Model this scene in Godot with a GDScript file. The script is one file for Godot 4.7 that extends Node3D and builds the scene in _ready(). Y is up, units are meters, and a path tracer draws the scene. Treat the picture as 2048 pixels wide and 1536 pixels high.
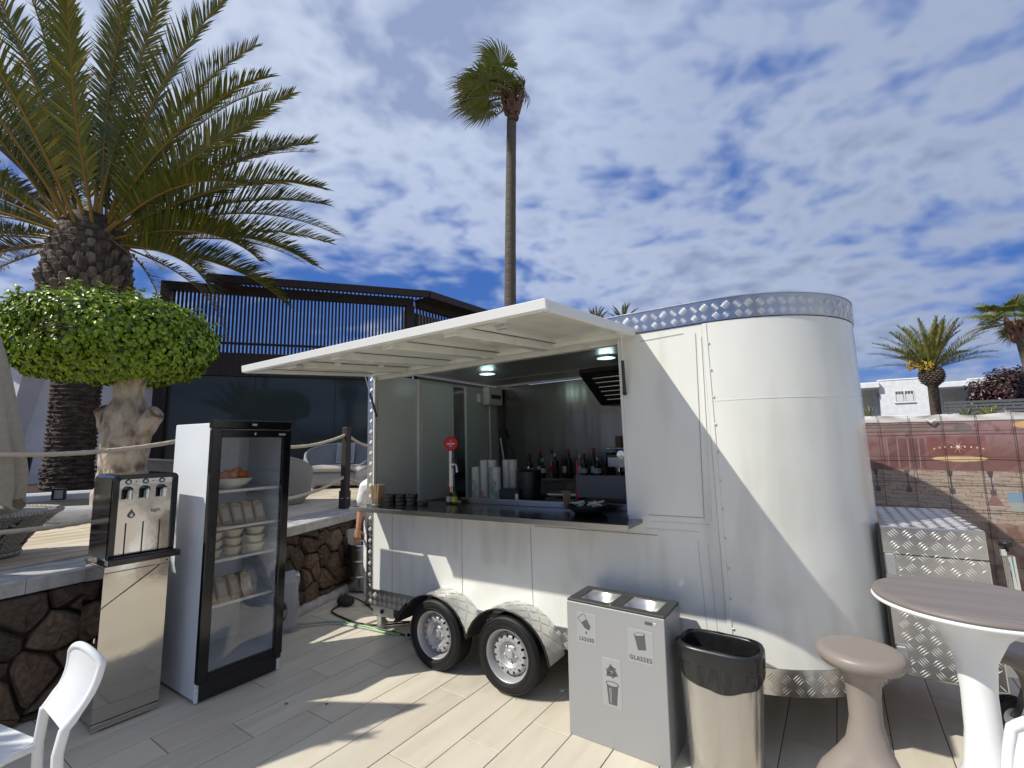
extends Node3D
# ---------------------------------------------------------------- mesh helper
class MB:
	var v := PackedVector3Array()
	var n := PackedVector3Array()
	var c := PackedColorArray()
	var t := PackedVector2Array()
	var col := Color(1, 1, 1)
	var use_col := false
	func paint(k: Color): col = k; use_col = true; return self
	func vert(p: Vector3, nn: Vector3, uv := Vector2.ZERO):
		v.append(p); n.append(nn); c.append(col); t.append(uv)
	func tri(a: Vector3, b: Vector3, d: Vector3):
		var nn = (b - a).cross(d - a).normalized()
		vert(a, nn); vert(d, nn); vert(b, nn)
	func tri_n(a: Vector3, b: Vector3, d: Vector3, na: Vector3, nb: Vector3, nd: Vector3):
		vert(a, na); vert(d, nd); vert(b, nb)
	func quad(a: Vector3, b: Vector3, d: Vector3, e: Vector3):
		tri(a, b, d); tri(a, d, e)
	func quad_uv(a: Vector3, b: Vector3, d: Vector3, e: Vector3):
		var nn = (b - a).cross(d - a).normalized()
		vert(a, nn, Vector2(0, 1)); vert(d, nn, Vector2(1, 0)); vert(b, nn, Vector2(1, 1))
		vert(a, nn, Vector2(0, 1)); vert(e, nn, Vector2(0, 0)); vert(d, nn, Vector2(1, 0))
	func quad_o(a: Vector3, b: Vector3, d: Vector3, e: Vector3, out: Vector3):
		if (b - a).cross(d - a).dot(out) < 0: quad(a, e, d, b)
		else: quad(a, b, d, e)
	func tri_o(a: Vector3, b: Vector3, d: Vector3, out: Vector3):
		if (b - a).cross(d - a).dot(out) < 0: tri(a, d, b)
		else: tri(a, b, d)
	func box(o: Vector3, s: Vector3, bev := 0.0, xf := Transform3D()):
		var h = s / 2.0; var i = h - Vector3(bev, bev, bev)
		for ax in 3:
			var u = (ax + 1) % 3; var w = (ax + 2) % 3
			for sg in [-1.0, 1.0]:
				var p := []
				for q in [[-1, -1], [1, -1], [1, 1], [-1, 1]]:
					var k = Vector3(); k[ax] = sg * h[ax]; k[u] = q[0] * i[u]; k[w] = q[1] * i[w]
					p.append(xf * (o + k))
				var od = Vector3(); od[ax] = sg
				quad_o(p[0], p[1], p[2], p[3], xf.basis * od)
			if bev > 0:
				for su in [-1.0, 1.0]:
					for sw in [-1.0, 1.0]:
						var p := []
						for q in [[-1.0, 0], [1.0, 0], [1.0, 1], [-1.0, 1]]:
							var k = Vector3(); k[ax] = q[0] * i[ax]
							k[u] = su * (h[u] if q[1] == 0 else i[u]); k[w] = sw * (i[w] if q[1] == 0 else h[w])
							p.append(xf * (o + k))
						var od = Vector3(); od[u] = su; od[w] = sw
						quad_o(p[0], p[1], p[2], p[3], xf.basis * od)
		if bev > 0:
			for sx in [-1.0, 1.0]:
				for sy in [-1.0, 1.0]:
					for sz in [-1.0, 1.0]:
						var sv = Vector3(sx, sy, sz)
						tri_o(xf * (o + sv * Vector3(h.x, i.y, i.z)), xf * (o + sv * Vector3(i.x, h.y, i.z)), xf * (o + sv * Vector3(i.x, i.y, h.z)), xf.basis * sv)
		return self
	func bar(a: Vector3, b: Vector3, w: float, h: float, up := Vector3.UP, bev := 0.0):
		var z = (b - a).normalized()
		if absf(z.dot(up)) > .98: up = Vector3.RIGHT
		var x = up.cross(z).normalized(); var y = z.cross(x)
		box(Vector3.ZERO, Vector3(w, h, (b - a).length()), bev, Transform3D(Basis(x, y, z), (a + b) / 2))
		return self
	# P(u,v) surface, normal dP/du x dP/dv
	func grid(f: Callable, nu: int, nv: int, flip := false):
		var P := []; 
		for i in nu + 1:
			var row := PackedVector3Array()
			for j in nv + 1: row.append(f.call(float(i) / nu, float(j) / nv))
			P.append(row)
		gridp(P, flip)
		return self
	func gridp(P: Array, flip := false, wrap_u := false):
		var nu = P.size() - 1; var nv = P[0].size() - 1
		var N := []
		for i in nu + 1:
			var row := PackedVector3Array()
			for j in nv + 1:
				var i0 = maxi(i - 1, 0); var i1 = mini(i + 1, nu)
				if wrap_u and i == 0: i0 = nu - 1
				if wrap_u and i == nu: i1 = 1
				var du = P[i1][j] - P[i0][j]
				var dv = P[i][mini(j + 1, nv)] - P[i][maxi(j - 1, 0)]
				if du.length_squared() < 1e-14: du = P[i1][mini(j + 1, nv)] - P[i0][mini(j + 1, nv)] + P[i1][maxi(j - 1, 0)] - P[i0][maxi(j - 1, 0)]
				var k = du.cross(dv).normalized()
				row.append(-k if flip else k)
			N.append(row)
		for i in nu:
			for j in nv:
				var a = P[i][j]; var b = P[i + 1][j]; var d = P[i + 1][j + 1]; var e = P[i][j + 1]
				var ua = Vector2(float(i) / nu, 1 - float(j) / nv); var ud = Vector2(float(i + 1) / nu, 1 - float(j + 1) / nv)
				var ub = Vector2(ud.x, ua.y); var ue = Vector2(ua.x, ud.y)
				if flip:
					vert(a, N[i][j], ua); vert(b, N[i + 1][j], ub); vert(d, N[i + 1][j + 1], ud)
					vert(a, N[i][j], ua); vert(d, N[i + 1][j + 1], ud); vert(e, N[i][j + 1], ue)
				else:
					vert(a, N[i][j], ua); vert(d, N[i + 1][j + 1], ud); vert(b, N[i + 1][j], ub)
					vert(a, N[i][j], ua); vert(e, N[i][j + 1], ue); vert(d, N[i + 1][j + 1], ud)
		return self
	# profile of (radius, y) from bottom to top on the outside; sharp=false smooths along the profile
	func lathe(pr: Array, segs := 24, xf := Transform3D(), smooth := false, f = null):
		if smooth:
			var P := []
			for i in segs + 1:
				var a = -TAU * i / segs; var row := PackedVector3Array()
				for q in pr:
					var r = q.x if f == null else f.call(a, q)
					row.append(xf * Vector3(r * cos(a), q.y, r * sin(a)))
				P.append(row)
			gridp(P, false, true)
		else:
			for k in pr.size() - 1:
				var q0 = pr[k]; var q1 = pr[k + 1]
				if q0.distance_squared_to(q1) < 1e-12: continue
				var nd = Vector2(q1.y - q0.y, -(q1.x - q0.x)).normalized()
				for i in segs:
					var a = TAU * i / segs; var b = TAU * (i + 1) / segs
					var A = Vector3(cos(a), 0, sin(a)); var B = Vector3(cos(b), 0, sin(b))
					var p0 = xf * (A * q0.x + Vector3(0, q0.y, 0)); var p1 = xf * (B * q0.x + Vector3(0, q0.y, 0))
					var p2 = xf * (B * q1.x + Vector3(0, q1.y, 0)); var p3 = xf * (A * q1.x + Vector3(0, q1.y, 0))
					var na = (xf.basis * (A * nd.x + Vector3(0, nd.y, 0))).normalized(); var nb = (xf.basis * (B * nd.x + Vector3(0, nd.y, 0))).normalized()
					tri_n(p0, p2, p1, na, nb, nb); tri_n(p0, p3, p2, na, na, nb)
		return self
	func tube(path: Array, r, segs := 8, cap := true):
		var P := []; var m = path.size(); var up := Vector3.UP
		var d0 = (path[1] - path[0]).normalized()
		if absf(d0.dot(up)) > .95: up = Vector3.RIGHT
		var x = up.cross(d0).normalized()
		var cols := []
		for k in m:
			var d = (path[mini(k + 1, m - 1)] - path[maxi(k - 1, 0)]).normalized()
			x = (x - d * x.dot(d)).normalized(); var y = d.cross(x)
			var rr = r[k] if r is Array or r is PackedFloat32Array else r
			var row := PackedVector3Array()
			for s in segs + 1:
				var a = TAU * s / segs
				row.append(path[k] + (x * cos(a) + y * sin(a)) * rr)
			cols.append(row)
		for s in segs + 1:
			var row := PackedVector3Array()
			for k in m: row.append(cols[k][s])
			P.append(row)
		gridp(P, false, true)
		if cap:
			for s in segs:
				tri_o(path[0], cols[0][s], cols[0][s + 1], path[0] - path[1])
				tri_o(path[m - 1], cols[m - 1][s], cols[m - 1][s + 1], path[m - 1] - path[m - 2])
		return self
	# polygon in x-y, extruded from z=0 to z=d
	func prism(poly: PackedVector2Array, d: float, xf := Transform3D(), inset := 0.0):
		var pg = poly
		if Geometry2D.is_polygon_clockwise(pg): pg = pg.duplicate(); pg.reverse()
		var fr = pg
		if inset > 0:
			var off = Geometry2D.offset_polygon(pg, -inset)
			if off.size() == 1 and off[0].size() == pg.size():
				fr = off[0]
				if Geometry2D.is_polygon_clockwise(fr): fr.reverse()
				var best = 0; var bd = 1e9
				for i in fr.size():
					if fr[i].distance_squared_to(pg[0]) < bd: bd = fr[i].distance_squared_to(pg[0]); best = i
				var rot := PackedVector2Array()
				for i in fr.size(): rot.append(fr[(i + best) % fr.size()])
				fr = rot
		var id = Geometry2D.triangulate_polygon(fr)
		var zz = Vector3(0, 0, signf(d))
		for i in range(0, id.size(), 3):
			var a = fr[id[i]]; var b = fr[id[i + 1]]; var e = fr[id[i + 2]]
			tri_o(xf * Vector3(a.x, a.y, d), xf * Vector3(b.x, b.y, d), xf * Vector3(e.x, e.y, d), xf.basis * zz)
		var ib = Geometry2D.triangulate_polygon(pg)
		for i in range(0, ib.size(), 3):
			var a = pg[ib[i]]; var b = pg[ib[i + 1]]; var e = pg[ib[i + 2]]
			tri_o(xf * Vector3(a.x, a.y, 0), xf * Vector3(b.x, b.y, 0), xf * Vector3(e.x, e.y, 0), xf.basis * -zz)
		var m = pg.size(); var dz = d - inset * signf(d) if fr != pg else d
		for i in m:
			var a = pg[i]; var b = pg[(i + 1) % m]
			var o = Vector3((b - a).y, -(b - a).x, 0)
			quad_o(xf * Vector3(a.x, a.y, 0), xf * Vector3(b.x, b.y, 0), xf * Vector3(b.x, b.y, dz), xf * Vector3(a.x, a.y, dz), xf.basis * o)
			if fr != pg:
				var a2 = fr[i]; var b2 = fr[(i + 1) % m]
				quad_o(xf * Vector3(a.x, a.y, dz), xf * Vector3(b.x, b.y, dz), xf * Vector3(b2.x, b2.y, d), xf * Vector3(a2.x, a2.y, d), xf.basis * (o.normalized() + zz))
		return self
	func sphere(o: Vector3, r: Vector3, segs := 12, rings := 8, xf := Transform3D()):
		var P := []
		for i in segs + 1:
			var a = -TAU * i / segs; var row := PackedVector3Array()
			for j in rings + 1:
				var e = -PI / 2 + PI * j / rings
				row.append(xf * (o + Vector3(cos(e) * cos(a), sin(e), cos(e) * sin(a)) * r))
			P.append(row)
		gridp(P, false, true)
		return self
	# smooth union of tapered capsules [a, b, ra, rb], meshed with surface nets
	func sdf(caps: Array, cell: float, k: float, xf := Transform3D()):
		var f := {}; var pad = cell * 2.5 + k
		for cp in caps:
			var rm = maxf(cp[2], cp[3]) + pad
			var lo = ((cp[0] as Vector3).min(cp[1]) - Vector3.ONE * rm) / cell; var hi = ((cp[0] as Vector3).max(cp[1]) + Vector3.ONE * rm) / cell
			var ba: Vector3 = cp[1] - cp[0]; var l2 = maxf(ba.length_squared(), 1e-12)
			for x in range(floori(lo.x), ceili(hi.x) + 1):
				for y in range(floori(lo.y), ceili(hi.y) + 1):
					for z in range(floori(lo.z), ceili(hi.z) + 1):
						var p = Vector3(x, y, z) * cell
						var h = clampf((p - cp[0]).dot(ba) / l2, 0, 1)
						var d = (p - cp[0] - ba * h).length() - lerpf(cp[2], cp[3], h)
						if d > pad: continue
						var key = Vector3i(x, y, z)
						if f.has(key):
							var e = f[key]
							var hh = clampf(.5 + .5 * (e - d) / k, 0, 1)
							f[key] = lerpf(e, d, hh) - k * hh * (1 - hh)
						else: f[key] = d
		var cells := {}
		var cor = [Vector3i(0, 0, 0), Vector3i(1, 0, 0), Vector3i(0, 1, 0), Vector3i(1, 1, 0), Vector3i(0, 0, 1), Vector3i(1, 0, 1), Vector3i(0, 1, 1), Vector3i(1, 1, 1)]
		var eds = [[0, 1], [2, 3], [4, 5], [6, 7], [0, 2], [1, 3], [4, 6], [5, 7], [0, 4], [1, 5], [2, 6], [3, 7]]
		for key in f:
			if absf(f[key]) > cell * 2: continue
			var ds := []; var ok := true; var neg := 0
			for o in cor:
				var d = f.get(key + o, null)
				if d == null: ok = false; break
				ds.append(d)
				if d < 0: neg += 1
			if not ok or neg == 0 or neg == 8: continue
			var s := Vector3.ZERO; var m := 0
			for e in eds:
				var a = ds[e[0]]; var b = ds[e[1]]
				if (a < 0) != (b < 0):
					s += Vector3(cor[e[0]]).lerp(Vector3(cor[e[1]]), a / (a - b)); m += 1
			var g = Vector3(ds[1] + ds[3] + ds[5] + ds[7] - ds[0] - ds[2] - ds[4] - ds[6], ds[2] + ds[3] + ds[6] + ds[7] - ds[0] - ds[1] - ds[4] - ds[5], ds[4] + ds[5] + ds[6] + ds[7] - ds[0] - ds[1] - ds[2] - ds[3])
			cells[key] = [xf * ((Vector3(key) + s / m) * cell), (xf.basis * g).normalized()]
		for key in cells:
			var d0 = f[key]
			for ax in 3:
				var o1 = Vector3i.ZERO; o1[ax] = 1
				var d1 = f.get(key + o1, 1.0)
				if (d0 < 0) == (d1 < 0): continue
				var ou = Vector3i.ZERO; ou[(ax + 1) % 3] = 1
				var ow = Vector3i.ZERO; ow[(ax + 2) % 3] = 1
				var q = [cells.get(key), cells.get(key - ou), cells.get(key - ou - ow), cells.get(key - ow)]
				if q[1] == null or q[2] == null or q[3] == null: continue
				if d0 >= 0: q = [q[0], q[3], q[2], q[1]]
				tri_n(q[0][0], q[1][0], q[2][0], q[0][1], q[1][1], q[2][1])
				tri_n(q[0][0], q[2][0], q[3][0], q[0][1], q[2][1], q[3][1])
		return self
	func add_mesh(m: Mesh, xf := Transform3D()):
		for s in m.get_surface_count():
			var a = m.surface_get_arrays(s)
			var vv = a[Mesh.ARRAY_VERTEX]; var nn = a[Mesh.ARRAY_NORMAL]; var ix = a[Mesh.ARRAY_INDEX]
			if ix == null or ix.size() == 0:
				for i in vv.size(): vert(xf * vv[i], (xf.basis * nn[i]).normalized())
			else:
				for i in ix: vert(xf * vv[i], (xf.basis * nn[i]).normalized())
		return self
	func mesh() -> ArrayMesh:
		var a := []; a.resize(Mesh.ARRAY_MAX)
		a[Mesh.ARRAY_VERTEX] = v; a[Mesh.ARRAY_NORMAL] = n; a[Mesh.ARRAY_TEX_UV] = t
		if use_col: a[Mesh.ARRAY_COLOR] = c
		var m := ArrayMesh.new(); m.add_surface_from_arrays(Mesh.PRIMITIVE_TRIANGLES, a)
		return m

# ---------------------------------------------------------------- node helpers
var counts := {}
func numbered(called: String, parent: Node) -> String:
	var key = str(parent.get_instance_id()) + called
	var k = counts.get(key, 0); counts[key] = k + 1
	return called if k == 0 else "%s_%03d" % [called, k]
func meta(o: Node, label: String, category := "", group := "", kind := ""):
	if label: o.set_meta("label", label)
	if category: o.set_meta("category", category)
	if group: o.set_meta("group", group)
	if kind: o.set_meta("kind", kind)
	return o
func mi(called: String, mesh, m: Material, parent: Node, xf := Transform3D()) -> MeshInstance3D:
	var o := MeshInstance3D.new()
	o.mesh = mesh.mesh() if mesh is MB else mesh
	o.material_override = m; o.name = numbered(called, parent); o.transform = xf
	parent.add_child(o, true)
	return o
func thing(called: String, label: String, category: String, xf := Transform3D(), group := "") -> Node3D:
	var o := Node3D.new(); o.name = numbered(called, self); o.transform = xf
	add_child(o, true)
	return meta(o, label, category, group)
func single(called: String, mesh, m: Material, label: String, category: String, xf := Transform3D(), group := "") -> MeshInstance3D:
	return meta(mi(called, mesh, m, self, xf), label, category, group)
func copy(src: Node3D, called: String, label: String, xf: Transform3D, group := "") -> Node3D:
	var o = src.duplicate(); o.name = numbered(called, self); o.transform = xf; add_child(o, true)
	o.set_meta("label", label)
	if group: o.set_meta("group", group)
	return o
func struct(called: String, mesh, m: Material, parent: Node = self, xf := Transform3D()):
	var o = mi(called, mesh, m, parent, xf); o.set_meta("kind", "structure"); return o
func at(p: Vector3, yaw := 0.0) -> Transform3D: return Transform3D(Basis(Vector3.UP, yaw), p)

# ---------------------------------------------------------------- materials (colours are real-world linear values)
func lin(r, g, b) -> Color: return Color(r, g, b).linear_to_srgb()
func mat(c: Color, rough := .6, metal := 0.0) -> StandardMaterial3D:
	var m := StandardMaterial3D.new()
	m.albedo_color = c.linear_to_srgb(); m.roughness = rough; m.metallic = metal
	return m
func vmat(rough := .6, c := Color(1, 1, 1)) -> StandardMaterial3D:
	var m := StandardMaterial3D.new(); m.vertex_color_use_as_albedo = true; m.roughness = rough; m.albedo_color = c
	return m
func noise_tex(freq: float, cols: Array, offs: Array, sd := 1, size := 512, oct := 5, stretch := Vector2(1, 1), type := FastNoiseLite.TYPE_SIMPLEX_SMOOTH) -> ImageTexture:
	var nz := FastNoiseLite.new(); nz.seed = sd; nz.frequency = freq; nz.fractal_octaves = oct; nz.noise_type = type
	var im: Image
	if stretch == Vector2(1, 1): im = nz.get_seamless_image(size, size)
	else:
		im = nz.get_seamless_image(int(size / stretch.x), int(size / stretch.y)); im.resize(size, size, Image.INTERPOLATE_CUBIC)
	im.convert(Image.FORMAT_L8)
	var dat = im.get_data(); var out := PackedByteArray(); out.resize(size * size * 3)
	var lut := []
	for i in 256:
		var f = i / 255.0; var k = 0
		while k < offs.size() - 2 and f > offs[k + 1]: k += 1
		var q = (cols[k] as Color).lerp(cols[k + 1], clampf((f - offs[k]) / (offs[k + 1] - offs[k]), 0, 1)).linear_to_srgb()
		lut.append([int(q.r * 255 + .5), int(q.g * 255 + .5), int(q.b * 255 + .5)])
	for i in size * size:
		var q = lut[dat[i]]
		out[i * 3] = q[0]; out[i * 3 + 1] = q[1]; out[i * 3 + 2] = q[2]
	var r := Image.create_from_data(size, size, false, Image.FORMAT_RGB8, out)
	r.generate_mipmaps()
	return ImageTexture.create_from_image(r)
func gray_tex(freq: float, a: float, b: float, sd := 1, size := 512, oct := 5, stretch := Vector2(1, 1)) -> ImageTexture:
	return noise_tex(freq, [Color(a, a, a).srgb_to_linear(), Color(b, b, b).srgb_to_linear()], [.15, .85], sd, size, oct, stretch)
func norm_tex(freq: float, strength: float, sd := 1, size := 512, stretch := Vector2(1, 1), oct := 5) -> ImageTexture:
	var nz := FastNoiseLite.new(); nz.seed = sd; nz.frequency = freq; nz.fractal_octaves = oct
	var im = nz.get_seamless_image(int(size / stretch.x), int(size / stretch.y))
	if stretch != Vector2(1, 1): im.resize(size, size, Image.INTERPOLATE_CUBIC)
	im.convert(Image.FORMAT_RGBA8)
	im.bump_map_to_normal_map(strength); im.generate_mipmaps()
	return ImageTexture.create_from_image(im)
func tri_tex(m: StandardMaterial3D, scale: Vector3, albedo = null, normal = null, nscale := 1.0, rough = null, world := true) -> StandardMaterial3D:
	m.uv1_triplanar = true; m.uv1_world_triplanar = world; m.uv1_scale = scale
	if albedo: m.albedo_texture = albedo
	if normal: m.normal_enabled = true; m.normal_texture = normal; m.normal_scale = nscale
	if rough: m.roughness_texture = rough
	return m
var M := {}
var rng := RandomNumberGenerator.new()
func jit(a: float) -> float: return rng.randf_range(-a, a)
const TB := Basis(Vector3(.99964, .02215, -.01477), Vector3(-.02215, .99975, .00033), Vector3(.01477, 0, .99989))
var TR := Transform3D(TB.orthonormalized(), Vector3(-1.9, 0, -3.02))     # the trailer's own frame: along its side, up, out of its side
func on_trailer(u: float, v: float, w: float, yaw := 0.0) -> Transform3D:
	return TR * at(Vector3(u, v, w), yaw)
func make_materials():
	var dirt = noise_tex(.010, [Color(.62, .61, .55), Color(.725, .717, .66), Color(.75, .742, .692)], [0.1, .45, .9], 4, 512, 6, Vector2(1, 5))
	M.white = tri_tex(mat(Color(1, 1, 1), .24), Vector3.ONE * .6, dirt, norm_tex(.007, 2.0, 9, 256), .16)
	M.white.clearcoat_enabled = true; M.white.clearcoat = .35; M.white.clearcoat_roughness = .12
	M.inside = tri_tex(mat(Color(.52, .52, .49), .3), Vector3.ONE, null, norm_tex(.012, 1.5, 19, 256), .08)
	M.plain_white = mat(Color(.68, .68, .66), .4)
	M.tread = mat(Color(.80, .78, .75), .36, .6)
	M.alu = tri_tex(mat(Color(.56, .545, .52), .26, 1.0), Vector3.ONE * 1.2, null, norm_tex(.012, 2.0, 5, 256), .10)
	M.alu_dull = tri_tex(mat(Color(.6, .6, .6), .42, 1.0), Vector3.ONE * 2.0, null, norm_tex(.03, 2.0, 7, 256), .3)
	M.steel = tri_tex(mat(Color(.52, .50, .47), .09, 1.0), Vector3.ONE * .8, null, norm_tex(.006, 3.0, 11, 512), .10)
	M.brushed = tri_tex(mat(Color(.44, .425, .395), .27, 1.0), Vector3(.8, .8, .8), null, norm_tex(.006, 2.0, 13, 256), .03)
	M.brushed_dark = tri_tex(mat(Color(.24, .23, .205), .24, 1.0), Vector3(.5, .5, .5), null, norm_tex(.010, 4.0, 15, 512, Vector2(1, 12), 3), .22)
	M.counter = tri_tex(mat(Color(.22, .22, .22), .2, 1.0), Vector3.ONE, null, norm_tex(.008, 2.0, 17, 256), .02)
	M.alu_soft = tri_tex(mat(Color(.72, .71, .68), .46, .85), Vector3.ONE * 2.0, null, norm_tex(.03, 2.0, 5, 256), .2)
	M.lid = mat(Color(.13, .125, .115), .5, .8)
	M.silver = mat(Color(.58, .58, .57), .38, .75)
	M.chrome = mat(Color(.75, .75, .75), .06, 1.0)
	M.rim = mat(Color(.44, .44, .445), .46, .45)
	M.black = mat(Color(.012, .012, .013), .35)
	M.black_gloss = mat(Color(.008, .008, .009), .12)
	M.black_matt = mat(Color(.018, .018, .018), .75)
	M.rubber = tri_tex(mat(Color(.02, .02, .021), .62), Vector3.ONE * 5, noise_tex(.02, [Color(.016, .016, .016), Color(.03, .029, .028)], [.2, .9], 21, 256))
	M.dark = mat(Color(.03, .03, .03), .6)
	M.bin_silver = tri_tex(mat(Color(.33, .335, .34), .42, .25), Vector3.ONE * 3, null, norm_tex(.08, .8, 22, 256), .05)
	M.bin_print = mat(Color(.085, .085, .095), .5)
	M.bin_sticker = mat(Color(.355, .36, .362), .36, .2)
	M.taupe = tri_tex(mat(Color(.245, .21, .185), .42), Vector3.ONE * 2, null, norm_tex(.1, 1.0, 23, 256), .12)
	M.tabletop = tri_tex(mat(Color(.21, .178, .165), .55), Vector3(1, 1, 5) * .8, noise_tex(.02, [Color(.78, .78, .78), Color(1, 1, 1)], [.2, .8], 24, 512, 5, Vector2(8, 1)))
	M.plastic_white = tri_tex(mat(Color(.76, .77, .78), .38), Vector3.ONE * 2, null, norm_tex(.1, 1.0, 25, 256), .06)
	M.fridge_white = mat(Color(.68, .71, .745), .3)
	M.fridge_in = mat(Color(.6, .64, .7), .45)
	var g := StandardMaterial3D.new(); g.transparency = BaseMaterial3D.TRANSPARENCY_ALPHA; g.albedo_color = Color(.25, .28, .3, .07); g.roughness = .01; g.metallic_specular = .9
	M.glass = g
	M.wrap = StandardMaterial3D.new(); M.wrap.transparency = BaseMaterial3D.TRANSPARENCY_ALPHA; M.wrap.albedo_color = Color(.75, .76, .78, .38); M.wrap.roughness = .08
	tri_tex(M.wrap, Vector3.ONE * 3, null, norm_tex(.02, 8.0, 26, 512), 1.2)
	M.wood_dark = tri_tex(mat(Color(1, 1, 1), .6), Vector3(1.2, .5, 1.2), noise_tex(.02, [Color(.010, .007, .006), Color(.022, .013, .010), Color(.03, .019, .015)], [.1, .5, .9], 27, 512, 5, Vector2(1, 10)))
	M.dark_glass = mat(Color(.038, .050, .052), .05); M.dark_glass.metallic_specular = .38
	M.render_white = tri_tex(mat(Color(1, 1, 1), .8), Vector3.ONE * .5, noise_tex(.01, [Color(.66, .67, .68), Color(.75, .755, .76)], [.2, .8], 28, 512), norm_tex(.1, 2.0, 29, 512), .3)
	M.stone_grain = noise_tex(.02, [Color(.34, .31, .30), Color(.75, .7, .66), Color(1, 1, 1)], [.1, .5, .9], 30, 512, 6)
	M.stone_norm = norm_tex(.02, 6.0, 31, 512)
	M.stones = []
	for q in [Color(.15, .098, .060), Color(.105, .072, .05), Color(.17, .115, .072), Color(.075, .058, .048), Color(.19, .14, .095), Color(.09, .062, .045)]:
		M.stones.append(tri_tex(mat(q, .85), Vector3.ONE * 2.2, M.stone_grain, M.stone_norm, 1.0))
	M.mortar = tri_tex(mat(Color(.06, .046, .036), .95), Vector3.ONE * 3, null, M.stone_norm, .8)
	M.cap = tri_tex(mat(Color(1, 1, 1), .8), Vector3.ONE, noise_tex(.015, [Color(.3, .29, .28), Color(.46, .45, .43)], [.2, .8], 33, 512))
	M.tiles = []
	for k in 6:
		var f = [1.0, .95, 1.03, .92, .98, 1.01][k]
		var wd = [Vector2(1, 6), Vector2(1, 9), Vector2(1, 5), Vector2(1, 8), Vector2(1, 7), Vector2(1, 6)][k]
		var tx = noise_tex(.012, [Color(.575, .51, .405) * f, Color(.615, .555, .45) * f, Color(.64, .585, .48) * f], [.18, .5, .85], 40 + k, 512, 6, wd)
		M.tiles.append(tri_tex(mat(Color(1, 1, 1), .5), Vector3(.9, .9, .9), tx, norm_tex(.05, 1.5, 47, 256), .10))
	M.grout = mat(Color(.06, .048, .04), .9)
	M.deck = []
	for k in 3:
		var tx = noise_tex(.012, [Color(.46, .36, .24), Color(.58, .49, .36), Color(.66, .58, .46)], [.15, .5, .85], 55 + k, 512, 6, Vector2(1, 12))
		M.deck.append(tri_tex(mat(Color(1, 1, 1), .55), Vector3(.9, .9, .9), tx))
	M.sand = tri_tex(mat(Color(1, 1, 1), .9), Vector3.ONE * .2, noise_tex(.02, [Color(.2, .17, .14), Color(.3, .26, .21)], [.2, .8], 60, 256))
	M.lava = tri_tex(mat(Color(1, 1, 1), .95), Vector3.ONE * 1.2, noise_tex(.08, [Color(.012, .011, .011), Color(.05, .045, .043)], [.3, .8], 61, 512), norm_tex(.08, 9.0, 62, 512), 1.5)
	M.red_gravel = tri_tex(mat(Color(1, 1, 1), .95), Vector3.ONE * 1.2, noise_tex(.08, [Color(.025, .008, .008), Color(.06, .022, .02)], [.3, .8], 63, 256))
	M.bark = tri_tex(mat(Color(1, 1, 1), .9), Vector3.ONE * .9, noise_tex(.025, [Color(.024, .017, .012), Color(.065, .046, .032), Color(.13, .095, .068)], [.2, .5, .9], 64, 512, 6, Vector2(3, 1)), norm_tex(.03, 9.0, 65, 512, Vector2(3, 1)), 1.5)
	M.boot = []
	for q in [Color(.19, .145, .105), Color(.13, .098, .075), Color(.27, .21, .16)]:
		M.boot.append(tri_tex(mat(q, .9), Vector3.ONE * 2, noise_tex(.03, [Color(.4, .4, .4), Color(1, 1, 1)], [.2, .8], 66, 256, 5, Vector2(1, 4)), norm_tex(.03, 5.0, 67, 256), 1.0))
	M.pale_bark = tri_tex(mat(Color(1, 1, 1), .75), Vector3.ONE * .9, noise_tex(.016, [Color(.10, .07, .05), Color(.30, .235, .165), Color(.45, .38, .29), Color(.55, .49, .41)], [.2, .38, .55, .85], 68, 512, 6, Vector2(1, 2)), norm_tex(.03, 8.0, 69, 512, Vector2(1, 4)), 1.6)
	M.cut_wood = mat(Color(.16, .075, .045), .85)
	M.palm_bark = tri_tex(mat(Color(1, 1, 1), .9), Vector3(1, 3, 1) * .6, noise_tex(.03, [Color(.055, .045, .036), Color(.12, .098, .076), Color(.17, .145, .115)], [.2, .5, .85], 70, 512, 5, Vector2(6, 1)), norm_tex(.03, 6.0, 71, 512, Vector2(6, 1)), 1.0)
	M.frond = vmat(.42); M.frond.backlight_enabled = true; M.frond.backlight = Color(.22, .22, .04)
	M.leaf = vmat(.34); M.leaf.backlight_enabled = true; M.leaf.backlight = Color(.2, .28, .02)
	M.leaf_dark = vmat(.4)
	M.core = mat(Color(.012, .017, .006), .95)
	M.twig = mat(Color(.07, .05, .035), .9)
	M.rope = tri_tex(mat(Color(.50, .42, .32), .9), Vector3.ONE * 8, null, norm_tex(.05, 6.0, 72, 256), 1.0)
	M.cloth = tri_tex(mat(Color(.62, .565, .46), .9), Vector3.ONE * 3, noise_tex(.02, [Color(.86, .86, .86), Color(1, 1, 1)], [.2, .8], 73, 256), norm_tex(.2, 1.5, 74, 256), .3)
	M.cloth.backlight_enabled = true; M.cloth.backlight = Color(.15, .13, .1)
	M.rattan = tri_tex(mat(Color(.56, .52, .46), .7), Vector3.ONE * 5, null, norm_tex(.06, 6.0, 75, 256), .8)
	M.rattan_cool = tri_tex(mat(Color(.56, .57, .58), .7), Vector3.ONE * 5, null, norm_tex(.06, 6.0, 75, 256), .8)
	var wv := Image.create(128, 128, false, Image.FORMAT_RGBA8)
	for y in 128:
		for x in 128:
			var h = (0.5 + .5 * sin((x % 16) / 16.0 * PI)) if ((x / 16 + y / 16) % 2 == 0) else (0.5 + .5 * sin((y % 16) / 16.0 * PI)) * .8
			if x % 16 == 0 or y % 16 == 0: h *= .35
			wv.set_pixel(x, y, Color(h, h, h, 1))
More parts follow.
